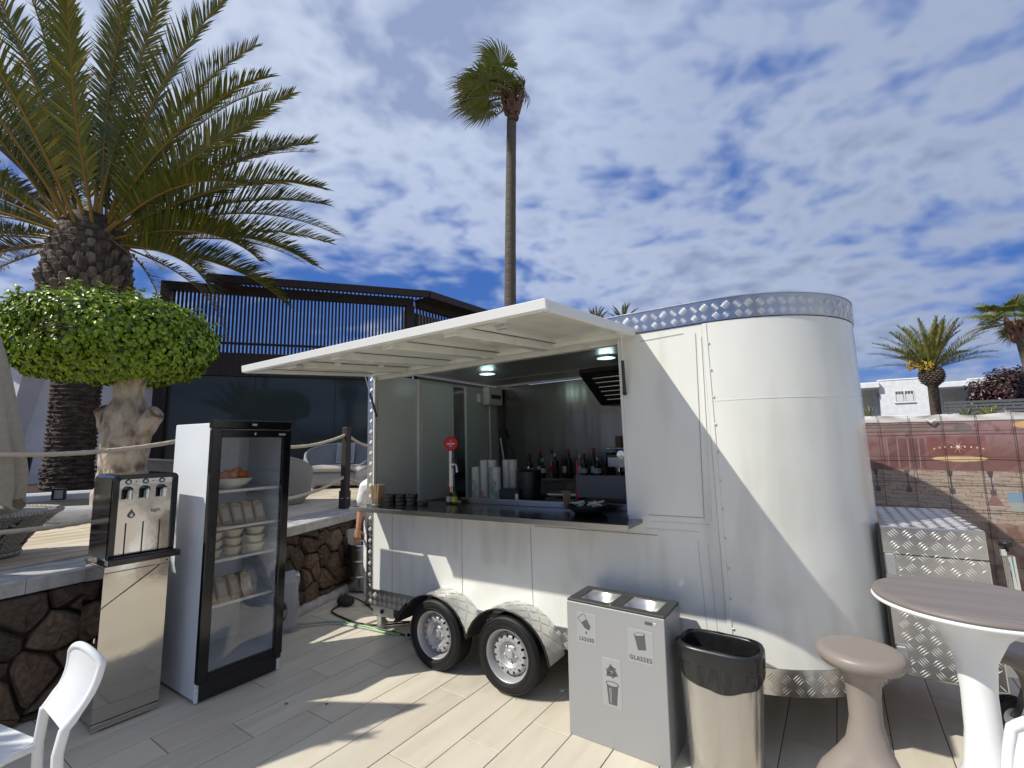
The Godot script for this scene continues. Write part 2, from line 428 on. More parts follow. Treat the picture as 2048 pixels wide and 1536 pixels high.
	var wa = wv.duplicate() as Image; wa.adjust_bcs(1.25, .6, 1.0); wa.generate_mipmaps()
	wv.bump_map_to_normal_map(6.0); wv.generate_mipmaps()
	for q in [M.rattan, M.rattan_cool]: tri_tex(q, Vector3.ONE * 7, ImageTexture.create_from_image(wa), ImageTexture.create_from_image(wv), 1.0, null, true)
	M.cushion = tri_tex(mat(Color(.42, .38, .34), .9), Vector3.ONE * 4, null, norm_tex(.05, 3.0, 76, 256), .4)
	M.kraft = tri_tex(mat(Color(.36, .25, .145), .85), Vector3.ONE * 6, noise_tex(.05, [Color(.8, .8, .8), Color(1, 1, 1)], [.2, .8], 77, 256))
	M.kraft_dark = mat(Color(.2, .13, .075), .85)
	M.paper_white = mat(Color(.66, .65, .6), .8)
	M.cream = mat(Color(.66, .6, .47), .45)
	M.orange = tri_tex(mat(Color(.62, .17, .02), .45), Vector3.ONE * 20, null, norm_tex(.1, 4.0, 78, 256), .5)
	M.skin = mat(Color(.40, .20, .125), .5); M.skin.subsurf_scatter_enabled = true; M.skin.subsurf_scatter_strength = .1
	M.hair = mat(Color(.015, .011, .009), .5)
	M.shirt = tri_tex(mat(Color(.72, .72, .72), .85), Vector3.ONE * 2, null, norm_tex(.01, 8.0, 79, 256), .8)
	M.red = mat(Color(.55, .012, .012), .25)
	M.green = mat(Color(.05, .32, .10), .5)
	M.cable_green = mat(Color(.28, .55, .22), .5)
	M.cable_white = mat(Color(.42, .42, .42), .5)
	M.lamp = mat(Color(.8, .95, .95), .4); M.lamp.emission_enabled = true; M.lamp.emission = Color(.72, .97, .97); M.lamp.emission_energy_multiplier = .75
	M.bag = tri_tex(mat(Color(.012, .012, .013), .2), Vector3.ONE * 2.2, null, norm_tex(.012, 10.0, 80, 512, Vector2(1, 3), 3), .8)
	M.film = StandardMaterial3D.new(); M.film.transparency = BaseMaterial3D.TRANSPARENCY_ALPHA; M.film.albedo_color = Color(.9, .9, .9, .05); M.film.roughness = .12
	tri_tex(M.film, Vector3.ONE * 2.5, null, norm_tex(.012, 14.0, 81, 512, Vector2(1, 4)), 1.6)

# ---------------------------------------------------------------- sky
func sky_pixels() -> Image:
	var W := 2048; var H := 1024
	var n1 := FastNoiseLite.new(); n1.seed = 12; n1.frequency = .55; n1.fractal_octaves = 6; n1.fractal_gain = .52
	var n2 := FastNoiseLite.new(); n2.seed = 7; n2.frequency = 2.6; n2.fractal_octaves = 4; n2.fractal_gain = .55
	var n3 := FastNoiseLite.new(); n3.seed = 31; n3.frequency = .24; n3.fractal_octaves = 3
	var f := PackedFloat32Array(); f.resize(W * H * 3)
	var view = Vector3(-.558, 0, -.821)
	for j in H / 2 + 8:
		var el = PI / 2 - PI * (j + .5) / H
		var y = maxf(sin(el), .0); var ce = cos(el)
		var hz = pow(1 - y, 3.0)
		var top = Color(.045, .125, .41); var low = Color(.075, .20, .58)
		var blue = top.lerp(low, pow(1 - y, 2.2)).lerp(Color(.36, .46, .62), pow(1 - y, 14.0))
		for i in W:
			var az = (i + .5) / W * TAU
			var d = Vector3(sin(az) * ce, y, -cos(az) * ce)
			var k = 1.0 / (y + .20)
			var px = d.x * k; var pz = d.z * k
			# long rows of broken cloud
			var ax = px * .80 - pz * .60; var az2 = px * .60 + pz * .80
			var wv = n3.get_noise_2d(ax * .9, az2 * .9)
			var big = n1.get_noise_2d(ax * 1.25 + wv * .8, az2 * 1.45)
			var small = n2.get_noise_2d(ax * 1.75 + big * .3, az2 * 2.1)
			var side = d.x * .826 + d.z * -.563
			var cov = .30 + .40 * wv + big * .80 + small * .50 + .14 * side
			cov -= .62 * smoothstep(.56, .24, y) * smoothstep(.10, -.45, side)
			cov += .12 * smoothstep(.1, .7, y)
			var a = smoothstep(-.26, .50, cov)
			var thick = clampf(smoothstep(.22, 1.35, cov) + .55 * small + .25 * big, 0.0, 1.0)
			var cl = Color(.545, .61, .76).lerp(Color(.285, .345, .525), thick * .9).lerp(Color(.72, .76, .84), .6 * smoothstep(.15, -.6, side) * (1 - thick))
			cl = cl.lerp(Color(.36, .44, .62), hz * hz * .6)
			cl = cl * (1.04 - .20 * smoothstep(-.1, .7, side)) * Color(.93, .96, 1.0)
			var q = blue.lerp(cl, a * .94)
			var o = (j * W + i) * 3
			f[o] = q.r; f[o + 1] = q.g; f[o + 2] = q.b
	for j in range(H / 2 + 8, H):
		for i in W:
			var o = (j * W + i) * 3
			f[o] = .30; f[o + 1] = .28; f[o + 2] = .25
	return Image.create_from_data(W, H, false, Image.FORMAT_RGBF, f.to_byte_array())
# ---------------------------------------------------------------- ground, paving, terrace
func on_edge(poly: Array, s: float) -> Array:      # point and direction along a polyline
	for i in poly.size() - 1:
		var l = (poly[i + 1] as Vector2).distance_to(poly[i])
		if s <= l or i == poly.size() - 2:
			var d = ((poly[i + 1] as Vector2) - poly[i]) / l
			return [(poly[i] as Vector2) + d * s, d]
		s -= l
	return []
func clip(poly: PackedVector2Array, m: Vector2, nrm: Vector2) -> PackedVector2Array:   # keeps the side nrm points away from
	var r := PackedVector2Array(); var k = poly.size()
	for i in k:
		var a = poly[i]; var b = poly[(i + 1) % k]
		var da = (a - m).dot(nrm); var db = (b - m).dot(nrm)
		if da <= 0: r.append(a)
		if (da < 0) != (db < 0): r.append(a.lerp(b, da / (da - db)))
	return r
func build_ground():
	var g := MB.new(); g.quad(Vector3(-300, -.08, 200), Vector3(300, -.08, 200), Vector3(300, -.08, -400), Vector3(-300, -.08, -400))
	struct("ground", g, M.sand)
	var fl := MB.new(); fl.box(Vector3(2, -.034, -1), Vector3(24, .06, 26))
	var floor_o = struct("terrace_floor", fl, M.grout)
	var shapes := []
	var rest := []
	for k in 6: rest.append(MB.new())
	var cam = $camera as Camera3D; var inv = cam.global_transform.affine_inverse()
	var n := 0
	for r in range(-34, 40):
		var x0 = -.132 + .2555 * r
		var zj = fposmod(-1.949 - .337 * (r + 11), 1.012)
		for k in range(-12, 9):
			var z1 = zj + 1.012 * k; var z0 = z1 - 1.012
			var wid = .2505; var len = 1.007
			var c = Vector3(x0 + .12775, 0, (z0 + z1) / 2)
			if c.x < -5.6 or (c.x < -4.6 and c.z > -2): continue
			var q = inv * c
			var near = q.z < -.8 and absf(q.x / -q.z) < 1.25 and q.y / -q.z > -1.0 and c.z > -6.6 and c.x > -5.3 and c.x < 2.2 and q.z > -7.5
			if c.z < -3.6 and c.x < -1.6 and c.x > -3.5: near = false
			var t = rng.randi() % 6
			if near and n < 300:
				n += 1
				if shapes.is_empty():
					shapes.append(MB.new().box(Vector3(0, -.01, 0), Vector3(wid, .02, len), .0012).mesh())
				mi("tile", shapes[0], M.tiles[t], floor_o, Transform3D(Basis(), c + Vector3(0, jit(.0006), 0)))
			else: rest[t].box(c + Vector3(0, -.01, 0), Vector3(wid, .02, len))
	for k in 6:
		var o = mi("paving", rest[k], M.tiles[k], floor_o); o.set_meta("kind", "stuff")
	# raised terrace
	var ed = [Vector2(-4.1, 2.6), Vector2(-4.22, .8), Vector2(-4.30, -.7), Vector2(-4.36, -1.2), Vector2(-4.62, -2.8), Vector2(-4.95, -3.8), Vector2(-5.6, -5.3), Vector2(-6.4, -7.2)]
	var pg := PackedVector2Array()
	for p in ed: pg.append(Vector2(p.x - .10, -p.y))
	pg.append_array([Vector2(-9, 24), Vector2(-40, 24), Vector2(-40, -8), Vector2(-4.2, -8)])
	var flat = Transform3D(Basis(Vector3(1, 0, 0), Vector3(0, 0, -1), Vector3(0, 1, 0)), Vector3(0, 0, 0))
	var tr := MB.new(); tr.prism(pg, .85, flat)
	var terr = struct("raised_terrace", tr, M.grout)
	var dk := MB.new()
	var dshape = MB.new().box(Vector3(0, -.012, 0), Vector3(.2, .03, 1.19), .003).mesh()
	var cnt := 0
	for r in 40:
		var off = .36 + .204 * r
		var s = fposmod(r * .43, 1.2) - 1.2
		while s < 10.5:
			var pd = on_edge(ed, clampf(s + .6, 0.01, 9.6)); var d: Vector2 = Vector2(-.16, -.987)
			var base = Vector2(-4.13, 1.9) + d * s
			var nr = Vector2(d.y, -d.x)
			var c2 = base + d * .6 + nr * off * 1.0
			var xf = Transform3D(Basis(Vector3(nr.x, 0, nr.y) * -1, Vector3.UP, Vector3(-d.x, 0, -d.y)), Vector3(c2.x, .865, c2.y))
			var q = inv * xf.origin
			# keep the planks behind the coping
			var inside = true
			for i in ed.size() - 1:
				var a: Vector2 = ed[i]; var b: Vector2 = ed[i + 1]
				if c2.y <= a.y and c2.y >= b.y:
					var xe = lerpf(a.x, b.x, (a.y - c2.y) / (a.y - b.y))
					if c2.x > xe - .42: inside = false
			if inside:
				if q.z < -1 and absf(q.x / -q.z) < 1.2 and q.length() < 9.5 and cnt < 200:
					cnt += 1; mi("plank", dshape, M.deck[rng.randi() % 3], terr, xf)
				else: dk.box(Vector3(0, -.012, 0), Vector3(.2, .03, 1.19), 0, xf)
			s += 1.2
	var dd = mi("paving", dk, M.deck[0], terr); dd.set_meta("kind", "stuff")
	# dry-stone retaining wall, every stone its own piece
	var wall = thing("stone_wall", "low wall of brown volcanic stones holding up the raised terrace", "wall")
	var core := MB.new()
	for i in ed.size() - 1:
		var a: Vector2 = ed[i]; var b: Vector2 = ed[i + 1]; var m = (a + b) / 2; var d = (b - a).normalized()
		core.box(Vector3.ZERO, Vector3(.22, .80, a.distance_to(b) + .04), 0, Transform3D(Basis(Vector3(-d.y, 0, d.x), Vector3.UP, Vector3(d.x, 0, d.y)), Vector3(m.x, .40, m.y) + Vector3(d.y, 0, -d.x) * .14))
	mi("mortar", core, M.mortar, wall)
	var L := 0.0
	for i in ed.size() - 1: L += (ed[i] as Vector2).distance_to(ed[i + 1])
	var pts := []; var cw = .185; var ch = .158
	for i in int(8.4 / cw):
		for j in 6: pts.append(Vector2(.55 + (i + .5 + (.5 if j % 2 else 0.0)) * cw + jit(.09), (j + .5) * ch - .07 + jit(.072)))
	for k in 70: pts.remove_at(rng.randi() % pts.size())
	for p in pts:
		var poly := PackedVector2Array([p + Vector2(-.3, -.3), p + Vector2(.3, -.3), p + Vector2(.3, .3), p + Vector2(-.3, .3)])
		for o in pts:
			if o != p and o.distance_squared_to(p) < .5: poly = clip(poly, (o + p) / 2, o - p)
		poly = clip(poly, Vector2(0, 0.0), Vector2(0, -1)); poly = clip(poly, Vector2(0, .785), Vector2(0, 1))
		if poly.size() < 3: continue
		# cut corners and give the outline some irregularity
		var off = Geometry2D.offset_polygon(poly, -.005 - rng.randf() * .004)
		if off.size() == 0: continue
		var o1: PackedVector2Array = off[0]; var rd := PackedVector2Array()
		for i in o1.size():
			var a = o1[i]; var b = o1[(i + 1) % o1.size()]
			var f = .10 + rng.randf() * .12
			rd.append(a.lerp(b, f) + Vector2(jit(.005), jit(.005))); rd.append(a.lerp(b, 1 - f) + Vector2(jit(.005), jit(.005)))
		var mb := MB.new(); var cen := Vector2.ZERO
		for q in rd: cen += q
		cen /= rd.size()
		var depth = .030 + rng.randf() * .045
		var tilt = Vector2(jit(.12), jit(.12))
		var ring = func(sc: float, z: float, q: Vector2) -> Vector3:
			var qq = cen + (q - cen) * sc
			var pd = on_edge(ed, qq.x); var b2: Vector2 = pd[0]; var d2: Vector2 = pd[1]
			var zz = z + (qq - cen).dot(tilt) * sc
			return Vector3(b2.x, qq.y, b2.y) + Vector3(-d2.y, 0, d2.x) * zz
		var m = rd.size(); var A = []; var B = []; var C = []; var D = []
		for q in rd:
			A.append(ring.call(1.0, -.05, q)); B.append(ring.call(1.0, depth * .35, q)); C.append(ring.call(.88 + jit(.04), depth * .85 + jit(.008), q)); D.append(ring.call(.5 + jit(.1), depth + jit(.012), q))
		var E = ring.call(0.0, depth + .004, cen)
		var od = (E - A[0]); od = Vector3(-on_edge(ed, cen.x)[1].y, 0, on_edge(ed, cen.x)[1].x)
		for i in m:
			var k = (i + 1) % m
			var side = ((A[i] + A[k]) / 2 - E); side -= od * side.dot(od)
			mb.quad_o(A[i], A[k], B[k], B[i], side)
			mb.quad_o(B[i], B[k], C[k], C[i], side.normalized() + od)
			mb.quad_o(C[i], C[k], D[k], D[i], od)
			mb.tri_o(D[i], D[k], E, od)
		mi("stone", mb, M.stones[rng.randi() % 6], wall)
	var sl = 0.0
	while sl < 9.2:
		var ln = .55 + rng.randf() * .35
		var mb := MB.new(); var K := []
		for i in 5:
			var pd = on_edge(ed, sl + ln * i / 4.0 - (.003 if i == 4 else 0.0)); var b2: Vector2 = pd[0]; var d2: Vector2 = pd[1]
			var o = Vector3(-d2.y, 0, d2.x); var p = Vector3(b2.x, 0, b2.y)
			K.append([p + o * .055 + Vector3(0, .785, 0), p + o * .062 + Vector3(0, .868, 0), p + o * .052 + Vector3(0, .878, 0), p - o * .34 + Vector3(0, .880, 0), p - o * .34 + Vector3(0, .785, 0)])
		for i in 4:
			for j in 5: mb.quad_o(K[i][j], K[i + 1][j], K[i + 1][(j + 1) % 5], K[i][(j + 1) % 5], [Vector3(1, 0, 0), Vector3(1, 1, 0), Vector3.UP, Vector3(-1, 0, 0), Vector3.DOWN][j])
		for q in [K[0], K[4]]:
			for j in range(1, 4): mb.tri_o(q[0], q[j], q[j + 1], (K[0][0] - K[4][0]) if q == K[0] else (K[4][0] - K[0][0]))
		mi("coping", mb, M.cap, wall)
		sl += ln
	# pale kerb moulded along the foot of the wall behind the fridge
	var kb := MB.new(); var pth := []
	for i in 9:
		var pd = on_edge(ed, 4.55 + i * .22); pth.append(Vector3(pd[0].x, .015, pd[0].y) + Vector3(-pd[1].y, 0, pd[1].x) * (.07 + .01 * sin(i * 2.0)))
	kb.tube(pth, .06, 10); single("foot_kerb", kb, M.cap, "pale cement kerb along the foot of the stone wall behind the fridge", "kerb")
	# planting bed on the terrace
	var pk := MB.new(); var KP := []
	for i in 13:
		var a = float(i) / 12
		KP.append(Vector3(lerpf(-7.9, -6.35, a) - .25 * sin(a * PI) + .55 * pow(a, 4) , .88, lerpf(.4, -3.0, a)))
	var prof = [Vector2(.13, 0), Vector2(.13, .10), Vector2(.10, .145), Vector2(.03, .16), Vector2(-.06, .15), Vector2(-.1, .11), Vector2(-.1, 0)]
	var PP := []
	for i in 13:
		var d = (KP[mini(i + 1, 12)] - KP[maxi(i - 1, 0)]).normalized(); var o = Vector3(-d.z, 0, d.x)
		if o.x < 0: o = -o
		var row := PackedVector3Array()
		for q in prof: row.append(KP[i] + o * q.x + Vector3(0, q.y, 0))
		PP.append(row)
	pk.gridp(PP, true); pk.gridp(PP)
	single("planter_kerb", pk, M.render_white, "low rounded white kerb around the bed of black gravel", "kerb")
	var lv := MB.new()
	for i in 12: lv.quad_o(KP[i] + Vector3(0, .07, 0), KP[i + 1] + Vector3(0, .07, 0), KP[i + 1] + Vector3(-2.1, .07, -.5), KP[i] + Vector3(-2.1, .07, -.5), Vector3.UP)
	meta(single("lava_gravel", lv, M.lava, "black volcanic gravel filling the bed under the clipped tree", "gravel"), "", "", "", "stuff")
	var k2 := MB.new(); k2.bar(Vector3(-9.6, .97, .5), Vector3(-8.7, .97, -4.0), .16, .18, Vector3.UP, .03)
	single("bed_kerb", k2, M.render_white, "straight white kerb between black gravel and red gravel", "kerb")
	var rv := MB.new(); rv.quad_o(Vector3(-9.6, .95, .5), Vector3(-8.75, .95, -4.0), Vector3(-13, .95, -5.0), Vector3(-14.2, .95, .5), Vector3.UP)
	meta(single("red_gravel", rv, M.red_gravel, "dark red gravel around the foot of the big palm", "gravel"), "", "", "", "stuff")

# ---------------------------------------------------------------- the dark slatted pavilion
func build_pavilion():
	var bx = Vector3(.63, 0, -.776).normalized(); var bz = Vector3(-bx.z, 0, bx.x)
	var t = thing("slatted_pavilion", "dark brown pavilion with a tall slatted screen above tinted glass walls", "building", Transform3D(Basis(bx, Vector3.UP, bz), Vector3(-8.65, 0, -8.3)))
	var W = M.wood_dark
	var top := MB.new(); top.box(Vector3(-2.735, 5.21, 0), Vector3(5.47, .20, .16), .006); mi("top_beam", top, W, t)
	mi("lower_beam", MB.new().box(Vector3(-2.735, 3.485, -.01), Vector3(5.47, .53, .17), .006), W, t)
	mi("rail", MB.new().box(Vector3(-2.66, 3.985, -.055), Vector3(5.1, .05, .05), .004), W, t)
	for x in [-5.365, -.075]: mi("post", MB.new().box(Vector3(x, 4.43, .004), Vector3(.2, 1.356, .175), .006), W, t)
	for x in [-5.33]: mi("post", MB.new().box(Vector3(x, 2.05, .02), Vector3(.24, 2.33, .2), .006), W, t)
	var s1 = MB.new().box(Vector3.ZERO, Vector3(.043, 1.345, .03)).mesh()
	for i in 65: mi("slat", s1, W, t, Transform3D(Basis(), Vector3(-5.22 + i * .0786, 4.435, 0)))
	# roof deck behind the lower slats
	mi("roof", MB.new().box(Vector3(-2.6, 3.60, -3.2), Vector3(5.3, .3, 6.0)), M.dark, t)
	# second face, turning away
	var d2 = t.transform.basis.inverse() * Vector3(.045, 0, -1).normalized(); var n2 = Vector3.UP.cross(d2) * -1
	var f2 = func(s: float, y: float, o: float) -> Vector3: return d2 * s + n2 * o + Vector3(0, y, 0)
	mi("top_beam", MB.new().bar(f2.call(.1, 5.21, 0), f2.call(5.0, 5.21, 0), .16, .2, Vector3.UP, .006), W, t)
	mi("lower_beam", MB.new().bar(f2.call(.1, 3.485, 0), f2.call(5.0, 3.485, 0), .16, .53, Vector3.UP, .006), W, t)
	var yr = atan2(d2.x, d2.z)
	for i in 44: mi("slat", s1, W, t, Transform3D(Basis(Vector3.UP, yr + PI / 2), f2.call(.12 + i * .11, 4.435, 0)))
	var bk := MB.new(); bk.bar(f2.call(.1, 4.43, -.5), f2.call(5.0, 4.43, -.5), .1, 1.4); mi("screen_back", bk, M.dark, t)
	# louvred eave
	var ex = Vector3(-4.45, 5.30, .55); var ec = Vector3(.33, 5.30, .55)
	mi("eave_beam", MB.new().bar(ex, ec, .09, .17, Vector3.UP, .005), W, t)
	var e2 = f2.call(4.6, 5.30, -.55) if n2.z < 0 else f2.call(4.6, 5.30, .55)
	mi("eave_beam", MB.new().bar(ec + Vector3(0, -.002, 0), ec + d2 * 4.6, .09, .172, Vector3.UP, .005), W, t)
	mi("eave_beam", MB.new().bar(ex + Vector3(0, .004, 0), Vector3(-3.95, 5.29, .05), .09, .17, Vector3.UP, .005), W, t)
	for i in 48:
		var x = -4.22 + i * .093
		mi("eave_slat", MB.new().bar(Vector3(x, 5.335, .52), Vector3(x * .985, 5.335, .02), .03, .055), W, t)
	var sf := MB.new(); sf.quad_o(ec + Vector3(0, -.06, 0), ec + d2 * 4.6 + Vector3(0, -.06, 0), f2.call(5.0, 5.27, 0), Vector3(-.05, 5.27, 0), Vector3.DOWN); mi("eave_soffit", sf, W, t)
	# glass walls
	for i in 3:
		var x0 = -5.21 + i * 1.71
		var pn = mi("glass_pane", MB.new().box(Vector3(x0 + .85, 2.05, 0), Vector3(1.695, 2.33, .03), .003), M.dark_glass, t)
		mi("seal", MB.new().box(Vector3(x0 + 1.705, 2.05, .0), Vector3(.014, 2.33, .028)), M.black, pn)
	mi("glass_pane", MB.new().bar(f2.call(.1, 2.05, 0), f2.call(5.0, 2.05, 0), .03, 2.33), M.dark_glass, t)
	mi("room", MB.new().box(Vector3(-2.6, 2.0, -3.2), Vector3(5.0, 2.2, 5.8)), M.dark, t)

# ---------------------------------------------------------------- white buildings
func build_white_buildings():
	var t = thing("white_building", "white rendered building behind the big palm with a black wall lamp", "building")
	var a = Vector3(-13.9, 0, -2.67); var d = Vector3(-.87, 0, .5)
	var w := MB.new(); var b = Transform3D(Basis(d, Vector3.UP, d.cross(Vector3.UP)), a)
	w.prism(PackedVector2Array([Vector2(.32, .86), Vector2(7, .86), Vector2(7, 4.3), Vector2(-.32, 4.3)]), -.5, b)
	w.prism(PackedVector2Array([Vector2(.32, .86), Vector2(7, .86), Vector2(7, 4.3), Vector2(-.32, 4.3)]), .02, b)
	mi("wall", w, M.render_white, t)
	var e = Vector3(-.63, 0, .776)
	mi("side_wall", MB.new().bar(Vector3(-12.45, 2.5, -4.55), Vector3(-12.45, 2.5, -4.55) + e * 4.0, .3, 3.3), M.render_white, t)
	mi("roof", MB.new().box(Vector3(-16.6, 4.2, -3.6), Vector3(6, .16, 4.5)), M.render_white, t)
	var lm := thing("wall_lamp", "small black wall lamp on the white building by the palm", "lamp", Transform3D(b.basis, b * Vector3(.30, 2.86, 0)))
	var nz = -1.0 if b.basis.z.dot(Vector3(1, 0, 1)) < 0 else 1.0
	mi("back_plate", MB.new().box(Vector3(0, 0, nz * .05), Vector3(.10, .14, .06), .006), M.black, lm)
	mi("shade", MB.new().box(Vector3(0, 0, nz * .16), Vector3(.26, .22, .16), .01), M.black, lm)
	mi("cover", MB.new().box(Vector3(0, .15, nz * .14), Vector3(.2, .03, .2), .004), M.black, lm)
	single("ash_bin", MB.new().lathe([Vector2(.10, 0), Vector2(.16, .62), Vector2(.13, .62), Vector2(.09, .05)], 16), M.black, "narrow black tapered bin against the white wall by the palm", "bin", at(Vector3(-13.2, .95, -2.35)))
	# holiday houses beyond the banner
	build_house(at(Vector3(4.55, 0, -43.6), -.02), "white house with a paned window and a shaded porch, left of the stout palm", 0)
	build_house(at(Vector3(9.95, 0, -46.9), -.02), "white house with a shaded porch, between the stout palm and purple bush", 1)
	var tr = thing("house_terrace", "long low white parapet in front of the white houses", "wall")
	mi("parapet", MB.new().box(Vector3(8, 1.55, -40.8), Vector3(26, 3.1, .3), .02), M.render_white, tr)
func build_house(xf: Transform3D, label: String, kind: int):
	var t = thing("white_house", label, "house", xf, "white houses")
	var hh = 5.75
	# projecting room with a rounded parapet corner
	var w := MB.new()
	var pl := PackedVector2Array([Vector2(-1.75, 0), Vector2(1.2, 0), Vector2(1.35, hh), Vector2(-1.75, hh)])
	w.prism(pl, -5, Transform3D(Basis(), Vector3(0, 0, 0)))
	mi("wall", w, M.render_white, t)
	mi("parapet", MB.new().box(Vector3(-.2, hh + .02, -.12), Vector3(3.25, .12, .32), .05), M.render_white, t)
	if kind == 0:
		var wn = mi("window", MB.new().box(Vector3(-.35, 4.55, .012), Vector3(1.12, .86, .03), .006), M.plain_white, t)
		for sx in [-1, 1]:
			mi("pane", MB.new().box(Vector3(-.35 + sx * .265, 4.55, .02), Vector3(.44, .72, .03)), mat(Color(.10, .115, .13), .1), wn)
			for k in 2: mi("glazing_bar", MB.new().box(Vector3(-.35 + sx * .265, 4.31 + k * .24, .036), Vector3(.44, .025, .012)), M.plain_white, wn)
			for k in [-1, 1]: mi("glazing_bar", MB.new().box(Vector3(-.35 + sx * .265 + k * .08, 4.55, .0365), Vector3(.025, .72, .011)), M.plain_white, wn)
			mi("curtain", MB.new().box(Vector3(-.35 + sx * .265, 4.45, .030), Vector3(.38, .5, .014)), M.plain_white, wn)
		mi("sill", MB.new().box(Vector3(-.35, 4.1, .05), Vector3(1.2, .05, .1), .01), M.render_white, t)
	# porch set back on the left
	mi("porch_wall", MB.new().box(Vector3(-3.2, hh / 2 - .08, -2.2), Vector3(3.2, hh - .3, .2)), M.render_white, t)
	mi("porch_roof", MB.new().box(Vector3(-3.25, hh - .30, -.9), Vector3(3.1, .42, 2.6), .04), M.render_white, t)
	mi("porch_side", MB.new().box(Vector3(-4.6, hh / 2 - .25, -.9), Vector3(.3, hh - .5, 2.4), .03), M.render_white, t)
	var dr = mi("door", MB.new().box(Vector3(-2.55, 3.95, -2.08), Vector3(.85, 2.0, .05), .01), mat(Color(.62, .58, .44), .5), t)
	mi("handle", MB.new().box(Vector3(-2.25, 3.95, -2.03), Vector3(.05, .12, .05)), M.chrome, dr)
	mi("lantern", MB.new().box(Vector3(-1.86, 4.75, .1), Vector3(.14, .3, .14), .02), M.dark, t)
	var sw := MB.new()
	sw.prism(PackedVector2Array([Vector2(0, 2.6), Vector2(1.1, 2.6), Vector2(1.1, 2.95), Vector2(0, 4.0)]), .2, Transform3D(Basis(Vector3.UP, -.9), Vector3(-4.5, 0, 1.6)))
	mi("stair_wall", sw, M.render_white, t)
# ---------------------------------------------------------------- tread plate: bars raised on the metal
func tread(mb: MB, f: Callable, su: float, sv: float, pitch := .062, hgt := .0030, s0 := 0.0, v0 := 0.0):
	# f(s, v) -> [point, normal, direction of s]
	var nu = int(ceil(su / pitch)) + 1; var nv = int(ceil(sv / pitch)) + 1
	for i in nu:
		for j in nv:
			var ang = .72 if (i + j) % 2 == 0 else -.86
			var cu = (i + .5 * 0) * pitch; var cv = (j + .4) * pitch
			for k in 4:
				var o = (k - 1.5) * pitch * .20
				var dx = cos(ang); var dy = sin(ang)
				var L = pitch * (.41 - .03 * absf(k - 1.5)); var wd = pitch * .044
				var mid = Vector2(cu - dy * o, cv + dx * o)
				var a = mid - Vector2(dx, dy) * L; var b = mid + Vector2(dx, dy) * L
				if minf(a.x, b.x) < 0.002 or maxf(a.x, b.x) > su - .002 or minf(a.y, b.y) < 0.002 or maxf(a.y, b.y) > sv - .002: continue
				var pr = f.call(mid.x, mid.y); var P: Vector3 = pr[0]; var N: Vector3 = pr[1]; var U: Vector3 = pr[2]; var V = N.cross(U)
				var q = U * dx + V * dy; var r = V * dx - U * dy
				var A = P - q * L; var B = P + q * L; var a1 = P - q * L * .72 + N * hgt; var b1 = P + q * L * .72 + N * hgt
				var T = P + N * hgt; var e1 = P - r * wd; var e2 = P + r * wd
				var n1 = (N - r * .75).normalized(); var n2 = (N + r * .75).normalized(); var na = (N - q * .5).normalized(); var nb = (N + q * .5).normalized()
				for g in [[A, e1, a1, na, n1, na], [e1, T, a1, n1, N, na], [e1, b1, T, n1, nb, N], [e1, B, b1, n1, nb, nb], [A, a1, e2, na, na, n2], [a1, T, e2, na, N, n2], [T, b1, e2, N, nb, n2], [b1, B, e2, nb, nb, n2]]:
					if (g[1] - g[0]).cross(g[2] - g[0]).dot(N) > 0: mb.tri_n(g[0], g[1], g[2], g[3], g[4], g[5])
					else: mb.tri_n(g[0], g[2], g[1], g[3], g[5], g[4])

const NU := 1.315
const NR := .79
const DEEP := 2.10
func around(s: float) -> Array:      # the trailer's outline seen from above: along the side from NU, round the nose; point (u, w), outward normal
	var q = NR * PI / 2; var fl = DEEP - 2 * NR
	if s < 0: return [Vector2(NU + s, 0), Vector2(0, 1)]
	if s < q:
		var a = s / NR; return [Vector2(NU + NR * sin(a), -NR + NR * cos(a)), Vector2(sin(a), cos(a))]
	s -= q
	if s < fl: return [Vector2(NU + NR, -NR - s), Vector2(1, 0)]
	s -= fl
	if s < q:
		var a = PI / 2 + s / NR; return [Vector2(NU + NR * sin(a), -DEEP + NR + NR * cos(a)), Vector2(sin(a), cos(a))]
	s -= q
	return [Vector2(NU - s, -DEEP), Vector2(0, -1)]
func shell(mb: MB, s0: float, s1: float, v0: float, v1: float, o0: float, o1: float, steps := 40):   # a strip of skin of thickness o1-o0
	var P := []; var Q := []
	for i in steps + 1:
		var r = around(lerpf(s0, s1, float(i) / steps)); var p: Vector2 = r[0]; var n: Vector2 = r[1]
		var a = p + n * o1; var b = p + n * o0
		P.append(PackedVector3Array([Vector3(a.x, v0, a.y), Vector3(a.x, v1, a.y)]))
		Q.append(PackedVector3Array([Vector3(b.x, v0, b.y), Vector3(b.x, v1, b.y)]))
	mb.gridp(P); mb.gridp(Q, true)
	for i in steps:
		mb.quad_o(P[i][1], P[i + 1][1], Q[i + 1][1], Q[i][1], Vector3.UP); mb.quad_o(P[i][0], P[i + 1][0], Q[i + 1][0], Q[i][0], Vector3.DOWN)
	for i in [0, steps]:
		mb.quad_o(P[i][0], P[i][1], Q[i][1], Q[i][0], (P[0][0] - P[1][0]) * (1 if i == 0 else -1))
func ring_sheet(s0: float, v0: float, o: float) -> Callable:
	return func(s: float, v: float) -> Array:
		var r = around(s0 + s); var p: Vector2 = r[0] + r[1] * o
		return [Vector3(p.x, v0 + v, p.y), Vector3(r[1].x, 0, r[1].y), Vector3(r[1].y, 0, -r[1].x)]
func flat_sheet(o: Vector3, u: Vector3, n: Vector3) -> Callable:
	return func(s: float, v: float) -> Array: return [o + u * s + n.cross(u) * v, n, u]
